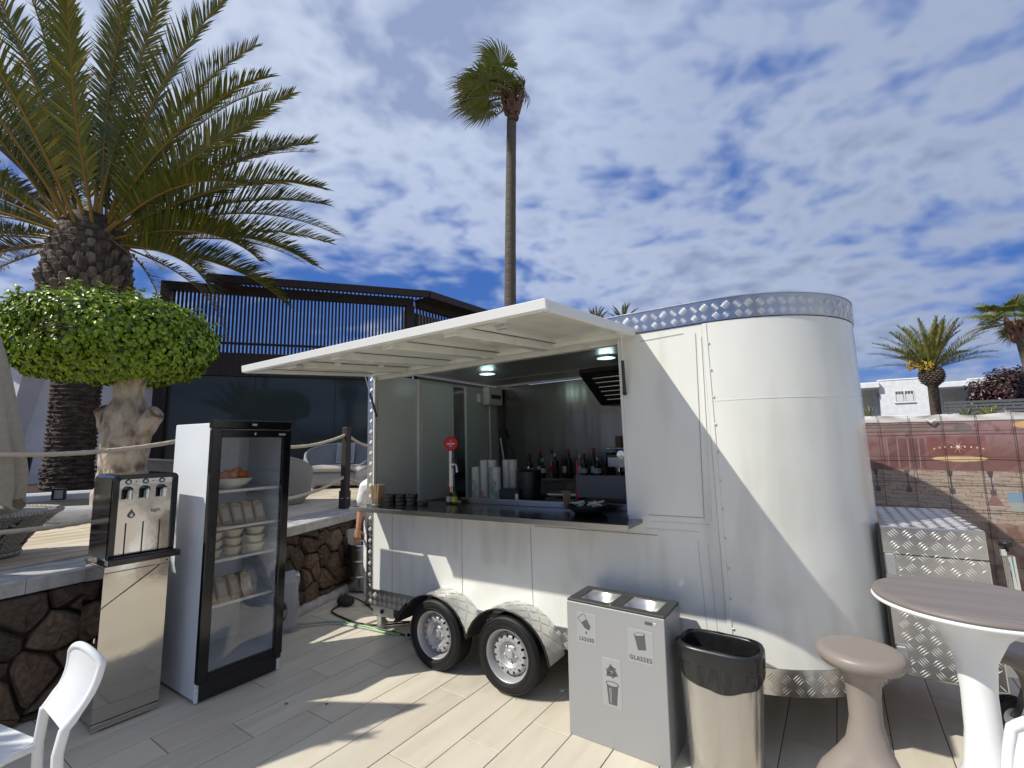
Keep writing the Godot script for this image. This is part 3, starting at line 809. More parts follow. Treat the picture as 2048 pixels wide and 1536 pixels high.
func build_trailer():
	var t = thing("food_trailer", "white food trailer with raised serving hatch, rounded nose and twin wheels", "trailer", TR)
	var T = .035
	# body skins
	mi("side_panel", MB.new().box(Vector3(-.46, .795, -T / 2), Vector3(2.46, .75, T), .002), M.white, t)       # under the hatch
	mi("corner_post", MB.new().box(Vector3(-1.725, 1.395, -T / 2 - .002), Vector3(.07, 1.95, T), .002), M.white, t)
	var fp = mi("fixed_panel", MB.new().box(Vector3(1.04, 1.40, -T / 2), Vector3(.545, 1.962, T), .002), M.white, t)
	# fixed panel trim: pressed frame lines and joints
	for q in [[.905, 1.205, 1.24, 1.205], [1.236, 1.21, 1.272, 2.325], [.92, 2.325, 1.20, 2.335]]:
		mi("joint", MB.new().bar(Vector3(q[0], q[1], .0012), Vector3(q[2], q[3], .0012), .0028, .004), mat(Color(.34, .34, .32), .6), fp)
	for q in [[.92, 1.165, 1.26, 1.165], [1.275, 1.18, 1.302, 2.30], [.88, 1.12, 1.2, 1.12]]:
		mi("bead", MB.new().bar(Vector3(q[0], q[1], .001), Vector3(q[2], q[3], .001), .008, .006), M.white, fp)
	for q in [[1.19, 1.07, 1.205, .45], [1.245, 1.05, 1.262, .45]]: mi("joint", MB.new().bar(Vector3(q[0], q[1], -.0008), Vector3(q[2], q[3], -.0008), .004, .004), mat(Color(.5, .5, .48), .6), fp)
	for u in [-1.43, -.63, .02]: mi("joint", MB.new().box(Vector3(u, .79, .0008), Vector3(.004, .74, .003)), mat(Color(.36, .36, .34), .6), t)
	mi("joint", MB.new().box(Vector3(.5, 1.083, .001), Vector3(.9, .004, .003)), mat(Color(.25, .25, .24), .6), t)
	var nose := MB.new(); shell(nose, 0.0, NR * PI + DEEP - 2 * NR, .42, 2.38, -T, .0035, 64)
	var ns = mi("nose_panel", nose, M.white, t)
	var sm := MB.new(); shell(sm, .0, 2.2, 1.895, 1.900, .003, .0052, 40); mi("seam", sm, mat(Color(.75, .75, .73), .4), ns)
	var lap := MB.new(); lap.box(Vector3(NU + .012, 1.40, .004), Vector3(.028, 1.95, .007), .002); mi("lap_strip", lap, M.white, ns)
	var rv = MB.new().lathe([Vector2(.0065, 0), Vector2(.006, .002), Vector2(.003, .004), Vector2(0, .0043)], 8).mesh()
	for k in 11: mi("rivet", rv, M.alu_dull, ns, Transform3D(Basis(Vector3.RIGHT, PI / 2), Vector3(NU + .03 + .001 * (k % 3), 2.25 - k * .165, .0065)))
	var back := MB.new(); back.box(Vector3(-.22, 1.395, -DEEP + .02), Vector3(3.07, 1.95, .04)); mi("back_panel", back, M.white, t)
	mi("end_panel", MB.new().box(Vector3(-1.74, 1.395, -1.05), Vector3(.04, 1.95, 2.03)), M.white, t)
	var dk := PackedVector2Array([Vector2(-1.76, 0), Vector2(-1.76, -DEEP)])
	for i in 25:
		var r = around((NR * PI + DEEP - 2 * NR) * (1 - i / 24.0)); dk.append(Vector2(r[0].x, r[0].y) - r[1] * .04)
	var flat = func(y: float) -> Transform3D: return Transform3D(Basis(Vector3(1, 0, 0), Vector3(0, 0, 1), Vector3(0, -1, 0)), Vector3(0, y, 0))
	var dkf := PackedVector2Array()
	for q in dk: dkf.append(Vector2(q.x, minf(q.y, -.04)))
	mi("roof", MB.new().prism(dkf, .06, flat.call(2.51)), M.alu_dull, t)
	mi("floor", MB.new().prism(dkf, .07, flat.call(.40)), M.alu_dull, t)
	# tread plate band, skirt, corner strip
	var total = NR * PI + DEEP - 2 * NR
	for q in [["roof_band", 2.385, 2.518, -3.08], ["skirt", .283, .419, -3.08]]:
		var b := MB.new(); shell(b, q[3], total, q[1], q[2], -.04, .009, 90)
		var bo = mi(q[0], b, M.alu, t)
		var tp := MB.new(); tread(tp, ring_sheet(q[3], q[1], .009), 3.08 + 2.6, q[2] - q[1])
		mi("tread_pattern", tp, M.tread, bo)
	var rim := MB.new(); shell(rim, -3.08, total, 2.519, 2.524, -.03, .014, 90); mi("roof_edge", rim, M.alu_dull, t)
	for k in 3: mi("bolt", rv, M.alu_dull, t, Transform3D(Basis(Vector3.RIGHT, PI / 2).rotated(Vector3.UP, .9 + .1 * k), Vector3(around(.7 + k * .25)[0].x, 2.46, around(.7 + k * .25)[0].y)))
	var cs := MB.new(); cs.box(Vector3(-1.725, 1.402, .0035), Vector3(.082, 1.962, .009), .001); cs.box(Vector3(-1.763, 1.402, -.05), Vector3(.008, 1.962, .10))
	var co = mi("corner_strip", cs, M.alu, t)
	var ct := MB.new(); tread(ct, flat_sheet(Vector3(-1.765, .42, .008), Vector3.RIGHT, Vector3.BACK), .08, 1.95, .05, .003); mi("tread_pattern", ct, M.tread, co)
	mi("edge_trim", MB.new().box(Vector3(-1.673, 1.79, .006), Vector3(.016, 1.19, .016), .002), M.plain_white, t)
	mi("edge_trim", MB.new().box(Vector3(.774, 1.79, .002), Vector3(.016, 1.19, .016), .002), M.plain_white, t)
	mi("hatch_header", MB.new().box(Vector3(-.46, 2.36, -.05), Vector3(2.46, .05, .06), .003), M.white, t)
	# serving hatch, propped open
	var hx = Transform3D(Basis(Vector3.RIGHT, .082), Vector3(-.4, 2.405, .012))
	var hp = mi("hatch", MB.new().box(Vector3(0, .0, .605), Vector3(2.58, .03, 1.21), .003), M.white, t, hx)
	for q in [[0, 1.19, 2.58, .06], [0, .04, 2.58, .07]]: mi("frame_rail", MB.new().box(Vector3(0, -.028, q[1]), Vector3(2.574, .03, q[3]), .003), M.white, hp)
	for x in [-1.265, 1.265]: mi("frame_rail", MB.new().box(Vector3(x, -.028, .61), Vector3(.05, .029, 1.1), .003), M.white, hp)
	for k in 4: mi("rib", MB.new().box(Vector3(-.80 + k * .487, -.036, .615), Vector3(.085, .046, 1.07), .004), M.white, hp)
	for k in 5: mi("dark_joint", MB.new().box(Vector3(-1.212 + k * .487, -.0165, .615), Vector3(.008, .004, 1.07)), M.dark, hp)
	mi("drip_edge", MB.new().box(Vector3(0, -.012, 1.225), Vector3(2.60, .05, .014), .003), M.plain_white, hp)
	mi("side_lip", MB.new().box(Vector3(1.296, -.016, .62), Vector3(.012, .05, 1.22), .002), M.plain_white, hp)
	for x in [-.74, .98]: mi("catch", MB.new().box(Vector3(x, -.055, 1.12), Vector3(.06, .022, .03), .005), M.alu_dull, hp)
	for q in [[-.55, .55], [-.3, .75], [-.55, .95]]: mi("clip", MB.new().box(Vector3(q[0], -.05, q[1]), Vector3(.02, .02, .04), .003), M.plain_white, hp)
	for q in [[Vector3(-1.655, 2.37, .14), Vector3(-1.637, 1.99, .015)], [Vector3(.842, 2.37, .14), Vector3(.80, 1.99, .015)]]:
		var gs = mi("gas_strut", MB.new().tube([q[0], q[0].lerp(q[1], .5)], .005, 8), M.alu_dull, t)
		mi("cylinder", MB.new().tube([q[0].lerp(q[1], .45), q[1]], .0105, 10), M.black, gs)
		mi("joint_end", MB.new().sphere(q[1], Vector3.ONE * .015, 8, 6), M.black, gs)
	# counter
	var ctr := MB.new(); ctr.box(Vector3(-.41, 1.163, -.03), Vector3(2.54, .026, .58), .003)
	var cn = mi("counter", ctr, M.counter, t)
	mi("counter_lip", MB.new().box(Vector3(-.41, 1.160, .266), Vector3(2.545, .036, .014), .002), M.brushed, cn)
	mi("back_rail", MB.new().box(Vector3(-.03, 1.20, -.32), Vector3(1.72, .05, .03), .004), M.brushed, cn)
	# inside
	var ins = mi("inner_end_wall", MB.new().box(Vector3(-1.70, 1.40, -1.04), Vector3(.04, 2.0, 2.0)), M.inside, t)
	var dr = mi("inner_door", MB.new().box(Vector3(-1.665, 1.42, -.86), Vector3(.03, 1.9, .53), .004), M.inside, t)
	mi("door_frame", MB.new().box(Vector3(-1.668, 1.40, -.575), Vector3(.03, 1.98, .02), .003), M.plain_white, dr)
	mi("door_frame", MB.new().box(Vector3(-1.668, 1.40, -1.36), Vector3(.03, 1.98, .03), .003), M.plain_white, dr)
	mi("wall_strip", MB.new().box(Vector3(-1.672, 1.42, -1.24), Vector3(.012, 1.9, .20)), M.steel, t)
	mi("door_knob", MB.new().box(Vector3(-1.63, 1.19, -1.05), Vector3(.03, .02, .09), .004), M.chrome, dr)
	mi("splashback", MB.new().box(Vector3(-.35, 1.45, -2.03), Vector3(2.62, 1.95, .02)), M.brushed_dark, t)
	mi("ceiling", MB.new().box(Vector3(-.1, 2.475, -1.03), Vector3(3.2, .03, 2.0)), M.inside, t)
	for w in [-.55, -1.5]: mi("ceiling_strip", MB.new().box(Vector3(-.2, 2.455, w), Vector3(2.9, .012, .03), .002), M.plain_white, t)
	mi("cornice", MB.new().box(Vector3(-.2, 2.445, -2.005), Vector3(2.9, .03, .03), .004), M.plain_white, t)
	mi("bulkhead", MB.new().box(Vector3(1.20, 1.42, -1.04), Vector3(.03, 2.06, 2.0)), M.brushed_dark, t)
	for u in [-1.05, .29]:
		var lp = mi("ceiling_light", MB.new().lathe([Vector2(.085, -.028), Vector2(.088, -.022), Vector2(.088, .0)], 28), M.plain_white, t, Transform3D(Basis(), Vector3(u, 2.458, -.97)))
		mi("diffuser", MB.new().lathe([Vector2(.0, -.0275), Vector2(.080, -.0275)], 28), M.lamp, lp)
		var ol := OmniLight3D.new(); ol.name = "lamp_glow_%d" % (1 if u < 0 else 2); ol.light_color = Color(.85, 1, 1); ol.light_energy = .025; ol.omni_range = 6; ol.omni_attenuation = 2; ol.light_size = .07; ol.shadow_enabled = true
		ol.position = Vector3(u, 2.40, -.97); t.add_child(ol)
	# fuse box on the end wall
	var fb = mi("fuse_box", MB.new().box(Vector3(-1.61, 2.30, -1.84), Vector3(.10, .22, .30), .008), M.plain_white, t)
	mi("switch_row", MB.new().box(Vector3(-1.556, 2.29, -1.84), Vector3(.01, .05, .2)), M.black, fb)
	mi("junction_box", MB.new().box(Vector3(-1.65, 2.27, -1.62), Vector3(.05, .11, .07), .006), M.plain_white, t)
	mi("conduit", MB.new().tube([Vector3(-1.66, 2.19, -1.84), Vector3(-1.66, 1.2, -1.84)], .012, 8), M.plain_white, t)
	# hood with filter slats
	var ha = Vector3(.15, 2.27, -.67); var hb = Vector3(.15, 2.02, -1.13); var hd = hb - ha
	var hn = Vector3.RIGHT.cross(hd).normalized()
	if hn.y > 0: hn = -hn
	var hood := MB.new(); hood.prism(PackedVector2Array([Vector2(-.67, 2.27), Vector2(-1.13, 2.02), Vector2(-1.75, 2.04), Vector2(-1.75, 2.40), Vector2(-1.2, 2.36), Vector2(-.69, 2.31)]), 1.0, Transform3D(Basis(Vector3(0, 0, 1), Vector3.UP, Vector3(1, 0, 0)), Vector3(.15, 0, 0)))
	var ho = mi("cooker_hood", hood, M.black, t)
	for k in 6:
		var p = ha + hd * (.16 + k * .13)
		mi("filter_slat", MB.new().bar(p + hn * .012 + Vector3(.10, 0, 0), p + hn * .012 + Vector3(.80, 0, 0), .028, .012, hn, .004), M.brushed, ho)
	# worktops
	mi("worktop", MB.new().box(Vector3(-.2, 1.135, -.62), Vector3(2.7, .03, .54)), M.dark, t)
	mi("back_worktop", MB.new().box(Vector3(-.2, 1.135, -1.72), Vector3(2.8, .03, .56)), M.brushed_dark, t)
	mi("bottle_shelf", MB.new().box(Vector3(.05, 1.30, -1.66), Vector3(1.9, .02, .30), .003), M.brushed_dark, t)
	mi("front_lining", MB.new().box(Vector3(-.2, .78, -.055), Vector3(2.9, .72, .02)), M.inside, t)
	# fenders
	for q in [[-.755, 0], [-.085, 1]]:
		var pr := []
		for i in 15:
			var a = PI * (1 - i / 14.0); pr.append(Vector2(q[0] + cos(a) * .345, .225 + sin(a) * .322))
		if q[1] == 0: pr[0] = Vector2(-1.165, .285); pr[14] = Vector2(-.437, .325)
		else: pr[0] = Vector2(-.43, .328); pr[14] = Vector2(.262, .25)
		if q[1] == 0: pr[1] = Vector2(-1.085, .395); pr[2] = Vector2(-1.02, .455)
		var ps = func(x: float, w: float) -> Vector3:
			var k = x * 14; var i = mini(int(k), 13); var p = (pr[i] as Vector2).lerp(pr[i + 1], k - i); return Vector3(p.x, p.y, w)
		var fm := MB.new()
		fm.grid(func(u, v): return ps.call(u, v * .222), 28, 1, true)
		fm.grid(func(u, v): return ps.call(u, v * .222) + Vector3(0, -.004, 0), 28, 1)
		var fo = mi("fender", fm, M.alu_soft, t)
		var lip := []
		for i in 29: lip.append(ps.call(i / 28.0, .222))
		mi("lip", MB.new().tube(lip, .007, 6), M.black, fo)
		var un := MB.new(); un.grid(func(u, v): return ps.call(u, v * .21) + Vector3(0, -.012, 0), 28, 1); mi("lining", un, M.black_matt, fo)
		var tl := 0.0; var seg := []
		for i in 57:
			var p = ps.call(i / 56.0, 0.0); 
			if i > 0: tl += p.distance_to(ps.call((i - 1) / 56.0, 0.0))
			seg.append(tl)
		var ftr := MB.new()
		tread(ftr, func(s: float, v: float) -> Array:
			var i = 1
			while i < 56 and seg[i] < s: i += 1
			var a = ps.call((i - 1) / 56.0, v); var b = ps.call(i / 56.0, v); var U = (b - a).normalized()
			return [a.lerp(b, clampf((s - seg[i - 1]) / maxf(seg[i] - seg[i - 1], 1e-5), 0, 1)), U.cross(Vector3.FORWARD).normalized(), U], tl, .222, .058, .0028)
		mi("tread_pattern", ftr, M.alu_soft, fo)
		mi("bolt", rv, M.black, fo, Transform3D(Basis(), Vector3(q[0] + .06, .535, .06)))
	for q in [[-.727, .269], [-.062, .254]]: build_wheel(t, Vector3(q[0], q[1], .15))
	var ax := MB.new(); ax.box(Vector3(-.4, .27, -1.05), Vector3(1.2, .1, 1.5)); mi("chassis", ax, M.black_matt, t)
	# leg box at the rear corner
	var lb = mi("rear_bracket", MB.new().box(Vector3(-1.56, .235, -.06), Vector3(.26, .085, .10), .005), M.alu_dull, t)
	mi("stud", MB.new().sphere(Vector3(-1.57, .235, -.005), Vector3(.02, .02, .012), 8, 6), M.black, lb)
	mi("corner_leg", MB.new().box(Vector3(-1.70, .14, -.12), Vector3(.06, .25, .06), .004), M.alu_dull, t)
	# tool box on the drawbar, jockey wheel, mast
	var bx := MB.new(); bx.box(Vector3(2.32, .735, -.975), Vector3(.45, .81, .95), .006)
	var tb = mi("drawbar_box", bx, M.alu, t)
	var tt := MB.new(); tread(tt, flat_sheet(Vector3(2.095, .33, -.50), Vector3.RIGHT, Vector3.BACK), .45, .81, .062, .0036); mi("tread_pattern", tt, M.tread, tb)
	var tq := MB.new(); tread(tq, flat_sheet(Vector3(2.095, 1.14, -.5), Vector3.RIGHT, Vector3.UP), .45, .95, .062, .0025); mi("tread_pattern", tq, M.tread, tb)
	mi("lid_seam", MB.new().box(Vector3(2.32, .985, -.974), Vector3(.452, .007, .952)), M.dark, tb)
	for v in [.93, .43]: mi("hinge", MB.new().box(Vector3(2.125, v, -.488), Vector3(.045, .12, .025), .004), M.alu_dull, tb)
	mi("rubber_edge", MB.new().box(Vector3(2.088, .74, -.49), Vector3(.016, .83, .02)), M.black, tb)
	mi("drawbar", MB.new().bar(Vector3(1.9, .33, -.8), Vector3(3.3, .33, -1.05), .08, .1), M.alu_dull, t)
	mi("drawbar", MB.new().bar(Vector3(1.9, .33, -1.3), Vector3(3.3, .332, -1.05), .08, .1), M.alu_dull, t)
	var jw = mi("jockey_wheel", MB.new().lathe([Vector2(.06, -.035), Vector2(.098, -.035), Vector2(.108, -.015), Vector2(.108, .015), Vector2(.098, .035), Vector2(.06, .035)], 24, Transform3D(Basis(Vector3.RIGHT, PI / 2).rotated(Vector3.UP, .25), Vector3(2.62, .062, -.92))), M.rubber, t)
	mi("hub", MB.new().lathe([Vector2(0, -.03), Vector2(.06, -.03), Vector2(.06, .03), Vector2(0, .03)], 16, Transform3D(Basis(Vector3.RIGHT, PI / 2).rotated(Vector3.UP, .25), Vector3(2.62, .062, -.92))), M.alu_dull, jw)
	mi("fork", MB.new().bar(Vector3(2.62, .07, -.86), Vector3(2.70, .26, -.9), .05, .015), M.alu_dull, jw)
	var pst = mi("jockey_post", MB.new().tube([Vector3(2.735, .2, -1.0), Vector3(2.72, .93, -1.0)], .03, 16), M.chrome, t)
	mi("post_cap", MB.new().lathe([Vector2(.012, -.03), Vector2(.012, .0), Vector2(.034, .0), Vector2(.036, .02), Vector2(.03, .028), Vector2(0, .028)], 14, Transform3D(Basis(), Vector3(2.72, .985, -1.0))), M.black, pst)
	mi("post_clamp", MB.new().box(Vector3(2.70, .95, -1.0), Vector3(.03, .05, .03), .006), M.chrome, pst)
func build_wheel(t: Node3D, o: Vector3):
	var xf = Transform3D(Basis(Vector3.RIGHT, PI / 2).scaled_local(Vector3(.952, 1, .952)), o)          # wheel axis along the trailer's w
	var R = .266
	var ty := MB.new()
	var pr = [Vector2(.175, -.075), Vector2(.20, -.088), Vector2(.235, -.088), Vector2(.256, -.078), Vector2(.266, -.06), Vector2(.266, .06), Vector2(.256, .078), Vector2(.235, .089), Vector2(.205, .09), Vector2(.182, .083), Vector2(.176, .072)]
	ty.lathe(pr, 56, xf, true)
	var wh = mi("wheel", ty, M.rubber, t)
	var grooves := MB.new()
	for k in 56:
		var a = TAU * k / 56
		for s in [-1, 1]:
			var z = s * .064
			grooves.box(Vector3.ZERO, Vector3(.006, .009, .038), 0, xf * Transform3D(Basis(Vector3.UP, -a) , Vector3(cos(a), 0, sin(a)) * .2615 + Vector3(0, z, 0)) * Transform3D(Basis(Vector3(0, 1, 0), Vector3(1, 0, 0), Vector3(0, 0, -1)), Vector3.ZERO))
	var gv = mi("tread_block", grooves, M.rubber, wh); gv.set_meta("kind", "stuff")
	var ring := MB.new()
	for rr in [.2, .248]: ring.lathe([Vector2(rr - .0025, .0885), Vector2(rr, .092), Vector2(rr + .0025, .0885)], 56, xf)
	mi("sidewall_ridge", ring, M.rubber, wh)
	# rim barrel and lip
	var rm := MB.new()
	rm.lathe([Vector2(.150, -.07), Vector2(.158, .02), Vector2(.156, .045), Vector2(.166, .06), Vector2(.171, .076), Vector2(.178, .082), Vector2(.181, .078), Vector2(.176, .06)].slice(0), 48, Transform3D(xf.basis, xf.origin), true)
	var inner := MB.new(); 
	var P := []
	rm.lathe([Vector2(.1765, .084), Vector2(.170, .08), Vector2(.163, .055), Vector2(.158, .03), Vector2(.150, .022)], 48, xf, true)
	var rim = mi("rim", rm, M.rim, wh)
	# pressed disc with a ring of holes
	var dz = func(r: float) -> float:
		return .022 + .030 * smoothstep(.15, .125, r) - .0 * r - .026 * smoothstep(.09, .068, r) + .010 * smoothstep(.055, .04, r)
	var dp := MB.new(); var N := 15; var r1 = .098; var r2 = .148; var K := 20
	for k in N:
		var ac = TAU * k / N; var hw = TAU / N / 2
		var inr := []; var out := []; var deep := []
		for m in K + 1:
			var th = TAU * m / K; var c = cos(th); var s = sin(th)
			var rc = .123
			var pa = ac + s * .0105 / rc; var pr2 = rc + c * .0125
			var sc = 1.0 / maxf(absf(c) / ((r2 - r1) / 2), absf(s) / (hw * rc))
			var oa = ac + s * sc / rc; var orr = (r1 + r2) / 2 + c * sc
			inr.append(xf * Vector3(cos(pa) * pr2, dz.call(pr2), sin(pa) * pr2)); out.append(xf * Vector3(cos(oa) * orr, dz.call(orr), sin(oa) * orr))
			deep.append(xf * Vector3(cos(pa) * pr2, dz.call(pr2) - .012, sin(pa) * pr2))
		for m in K:
			dp.quad_o(inr[m], inr[m + 1], out[m + 1], out[m], xf.basis * Vector3(0, 1, 0))
			dp.quad_o(inr[m], inr[m + 1], deep[m + 1], deep[m], xf * Vector3(cos(ac) * .123, .04, sin(ac) * .123) - (inr[m] + inr[m + 1]) / 2)
	var cp := []
	for k in 13: cp.append(Vector2(lerpf(.098, .0, k / 12.0), dz.call(lerpf(.098, .0, k / 12.0))))
	dp.lathe(cp, 48, xf, true)
	mi("rim_disc", dp, M.rim, wh)
	mi("brake_drum", MB.new().lathe([Vector2(.155, -.03), Vector2(.0, -.03)].slice(0), 24, xf), M.black_matt, wh)
	for k in 5:
		var a = TAU * k / 5 + .3
		mi("lug_nut", MB.new().lathe([Vector2(.009, .0), Vector2(.009, .014), Vector2(.005, .018), Vector2(0, .018)], 6, xf * Transform3D(Basis(), Vector3(cos(a) * .052, .024, sin(a) * .052))), M.rim, wh)
	mi("hub_cap", MB.new().lathe([Vector2(.031, .02), Vector2(.031, .048), Vector2(.026, .054), Vector2(0, .056)], 24, xf), M.rim, wh)
# ---------------------------------------------------------------- things in front of the trailer
func text(s: String, h: float, depth := .002, bold := true) -> TextMesh:
	var tm := TextMesh.new(); var f := SystemFont.new(); f.font_names = PackedStringArray(["Droid Sans"]); f.font_weight = 700 if bold else 400
	tm.font = f; tm.text = s; tm.font_size = 32; tm.pixel_size = h / 32.0 * 1.35; tm.depth = depth
	return tm
func build_fridge():
	# faces +x; local x = along its width (to the right seen from the front), z = out of the door
	var xf = Transform3D(Basis(Vector3.UP, PI / 2 + .012), Vector3(-3.63, 0, -1.86))
	var t = thing("display_fridge", "tall glass-door display fridge, white sides and black front, by the steel dispenser", "fridge", xf)
	var D = .55; var W = .585; var b := .035
	mi("side_panel", MB.new().box(Vector3(-W / 2 + b / 2, .935, -D / 2), Vector3(b, 1.83, D), .006), M.fridge_white, t)
	mi("side_panel", MB.new().box(Vector3(W / 2 - b / 2, .935, -D / 2), Vector3(b, 1.83, D), .006), M.fridge_white, t)
	mi("back_panel", MB.new().box(Vector3(0, .935, -D + .015), Vector3(W - 2 * b, 1.83, .03)), M.fridge_in, t)
	mi("top_panel", MB.new().box(Vector3(0, 1.835, -D / 2), Vector3(W - 2 * b, .03, D - .03)), M.fridge_in, t)
	mi("plinth", MB.new().box(Vector3(0, .075, -D / 2 - .01), Vector3(W - 2 * b, .13, D - .03), .004), M.black, t)
	mi("kick_panel", MB.new().box(Vector3(0, .07, -.004), Vector3(W - .03, .125, .02), .004), M.black, t)
	for s in [-1, 1]: mi("corner_bracket", MB.new().box(Vector3(s * (W / 2 - .012), .075, .004), Vector3(.024, .135, .012), .003), M.fridge_white, t)
	for k in 2: mi("screw", MB.new().sphere(Vector3(-W / 2 + .012, .07 + k * .035, .011), Vector3(.006, .006, .003), 8, 4), M.alu_dull, t)
	mi("canopy_strip", MB.new().box(Vector3(0, 1.842, .006), Vector3(W + .01, .066, .045), .008), M.black_gloss, t)
	mi("badge", MB.new().box(Vector3(.0, 1.842, .0295), Vector3(.035, .014, .002)), M.silver, t)
	# liner with ribs, shelves
	for s in [-1, 1]:
		mi("liner", MB.new().box(Vector3(s * (W / 2 - b - .004), .98, -D / 2), Vector3(.008, 1.66, D - .05)), M.fridge_in, t)
		for k in 19: mi("liner_rib", MB.new().box(Vector3(s * (W / 2 - b - .012), .36 + k * .062, -D / 2), Vector3(.012, .020, D - .08), .004), M.fridge_in, t)
	mi("floor_liner", MB.new().box(Vector3(0, .16, -D / 2), Vector3(W - 2 * b, .03, D - .03)), M.fridge_in, t)
	var fan = mi("fan_cover", MB.new().box(Vector3(-.12, 1.68, -D + .085), Vector3(.28, .17, .10), .01), M.fridge_in, t)
	for c in 2:
		for k in 6: mi("vent_slot", MB.new().box(Vector3(-.185 + c * .10, 1.62 + k * .021, -D + .136), Vector3(.08, .008, .003)), M.dark, fan)
	mi("rating_label", MB.new().box(Vector3(.16, 1.66, -D + .032), Vector3(.05, .06, .002)), M.paper_white, t)
	for y in [1.362, 1.100, .880, .575]:
		var sh := MB.new()
		sh.box(Vector3(0, y, -.052), Vector3(W - 2 * b - .02, .02, .008), .002)
		var so = mi("shelf", sh, M.plain_white, t)
		for k in 13: mi("wire", MB.new().bar(Vector3(-.225 + k * .0375, y - .004, -.055), Vector3(-.225 + k * .0375, y - .004, -D + .05), .005, .005), M.plain_white, so)
	# door
	var F = M.black_gloss
	var dr = mi("door", MB.new().box(Vector3(-W / 2 + .033, .965, .014), Vector3(.066, 1.675, .045), .005), F, t)
	mi("door_stile", MB.new().box(Vector3(W / 2 - .030, .965, .014), Vector3(.060, 1.675, .045), .005), F, dr)
	mi("door_rail", MB.new().box(Vector3(0, 1.775, .014), Vector3(W - .126, .055, .045), .004), F, dr)
	mi("door_rail", MB.new().box(Vector3(0, .152, .014), Vector3(W - .126, .05, .045), .004), F, dr)
	mi("handle_recess", MB.new().box(Vector3(-W / 2 + .024, 1.18, .0375), Vector3(.022, .46, .006), .003), M.black_matt, dr)
	mi("grip", MB.new().box(Vector3(-W / 2 + .034, 1.02, .038), Vector3(.012, .10, .012), .004), M.black, dr)
	mi("lock", MB.new().lathe([Vector2(.0085, 0), Vector2(.0085, .006), Vector2(.005, .008), Vector2(0, .008)], 12, Transform3D(Basis(Vector3.RIGHT, PI / 2), Vector3(.005, 1.775, .036))), M.chrome, dr)
	var lb = mi("label", MB.new().box(Vector3(.215, 1.771, .0375), Vector3(.055, .014, .003), .001), M.silver, dr)
	mi("hinge", MB.new().box(Vector3(W / 2 - .03, .115, .03), Vector3(.04, .03, .02), .004), M.black, dr)
	mi("glass", MB.new().box(Vector3(0, .963, .02), Vector3(W - .124, 1.575, .006)), M.glass, dr)
	# what is in it: each thing on a shelf is a thing of its own
	var inside = func(x, y, z, yaw := 0.0) -> Transform3D: return xf * Transform3D(Basis(Vector3.UP, yaw), Vector3(x, y, z))
	var bw = thing("fruit_bowl", "white oval bowl on the top shelf of the display fridge", "bowl", inside.call(-.05, 1.373, -.16))
	mi("bowl", MB.new().lathe([Vector2(.05, 0), Vector2(.10, .03), Vector2(.145, .075), Vector2(.14, .078), Vector2(.095, .038), Vector2(0, .012)], 32, Transform3D(), true), M.plain_white, bw)
	var oi = 0
	for p in [[-.075, .085, .03], [-.02, .082, .06], [.045, .085, .04], [.09, .080, .0], [-.03, .095, -.02], [.035, .115, .0], [.0, .08, .02]]:
		var olab = ["orange at the left end of the white bowl in the fridge", "orange nearest the glass in the white fridge bowl", "orange right of the middle at the front of the fridge bowl", "orange at the right end of the white bowl in the fridge", "orange at the back left of the white fridge bowl", "topmost orange, resting on the others in the fridge bowl", "orange half hidden among the others in the fridge bowl"][oi]
		single("orange", MB.new().sphere(Vector3.ZERO, Vector3(.037, .034, .037), 14, 10), M.orange, olab, "orange", inside.call(p[0] - .05, 1.373 + p[1] + .01, -.16 + p[2]), "oranges in the fridge bowl")
		oi += 1
	var bx: Node3D = null
	var ords = ["leftmost", "second from left", "middle", "fourth from left", "rightmost"]
	for row in 2:
		for k in [5, 4][row]:
			var lab = "kraft sandwich wedge box, %s of the %s" % [ords[k] if row == 0 else ["leftmost", "second from left", "third from left", "rightmost"][k], "five on the second shelf" if row == 0 else "four on the lowest shelf"]
			var q = inside.call(-.185 + k * (.082 if row == 0 else .088), [1.111, .586][row], -.12 - .006 * (k % 2), .10 - .03 * k)
			if bx == null:
				bx = thing("sandwich_box", lab, "food box", q, "sandwich boxes in the fridge")
				mi("carton", MB.new().prism(PackedVector2Array([Vector2(-.10, 0), Vector2(.045, 0), Vector2(.045, .012), Vector2(-.025, .145), Vector2(-.10, .145)]), .072, Transform3D(Basis(Vector3(0, 0, 1), Vector3.UP, Vector3(-1, 0, 0)), Vector3(.036, 0, 0)), .003), M.kraft, bx)
				mi("filling", _wedge_window(), M.cushion, bx)
				mi("tab", MB.new().sphere(Vector3(0, .146, -.045), Vector3(.022, .006, .02), 10, 6), M.paper_white, bx)
			else: copy(bx, "sandwich_box", lab, q, "sandwich boxes in the fridge")
	var bo: Node3D = null
	var cols = ["left", "middle", "right"]; var rows = ["bottom", "middle", "top"]
	for c in 3:
		for k in 3:
			var lab = "cream lidded soup bowl, %s of the %s stack on the third shelf" % [rows[k], cols[c]]
			var q = inside.call(-.165 + c * .155, .891 + k * .062, -.15 - .02 * (c % 2))
			if bo == null:
				bo = thing("soup_bowl", lab, "bowl", q, "stacked soup bowls in the fridge")
				mi("bowl", MB.new().lathe([Vector2(.0, 0), Vector2(.045, 0), Vector2(.066, .05), Vector2(.070, .052), Vector2(.070, .056)], 28), M.cream, bo)
				mi("lid", MB.new().lathe([Vector2(.0705, .053), Vector2(.071, .060), Vector2(.06, .061), Vector2(0, .061)], 28), M.kraft, bo)
			else: copy(bo, "soup_bowl", lab, q, "stacked soup bowls in the fridge")
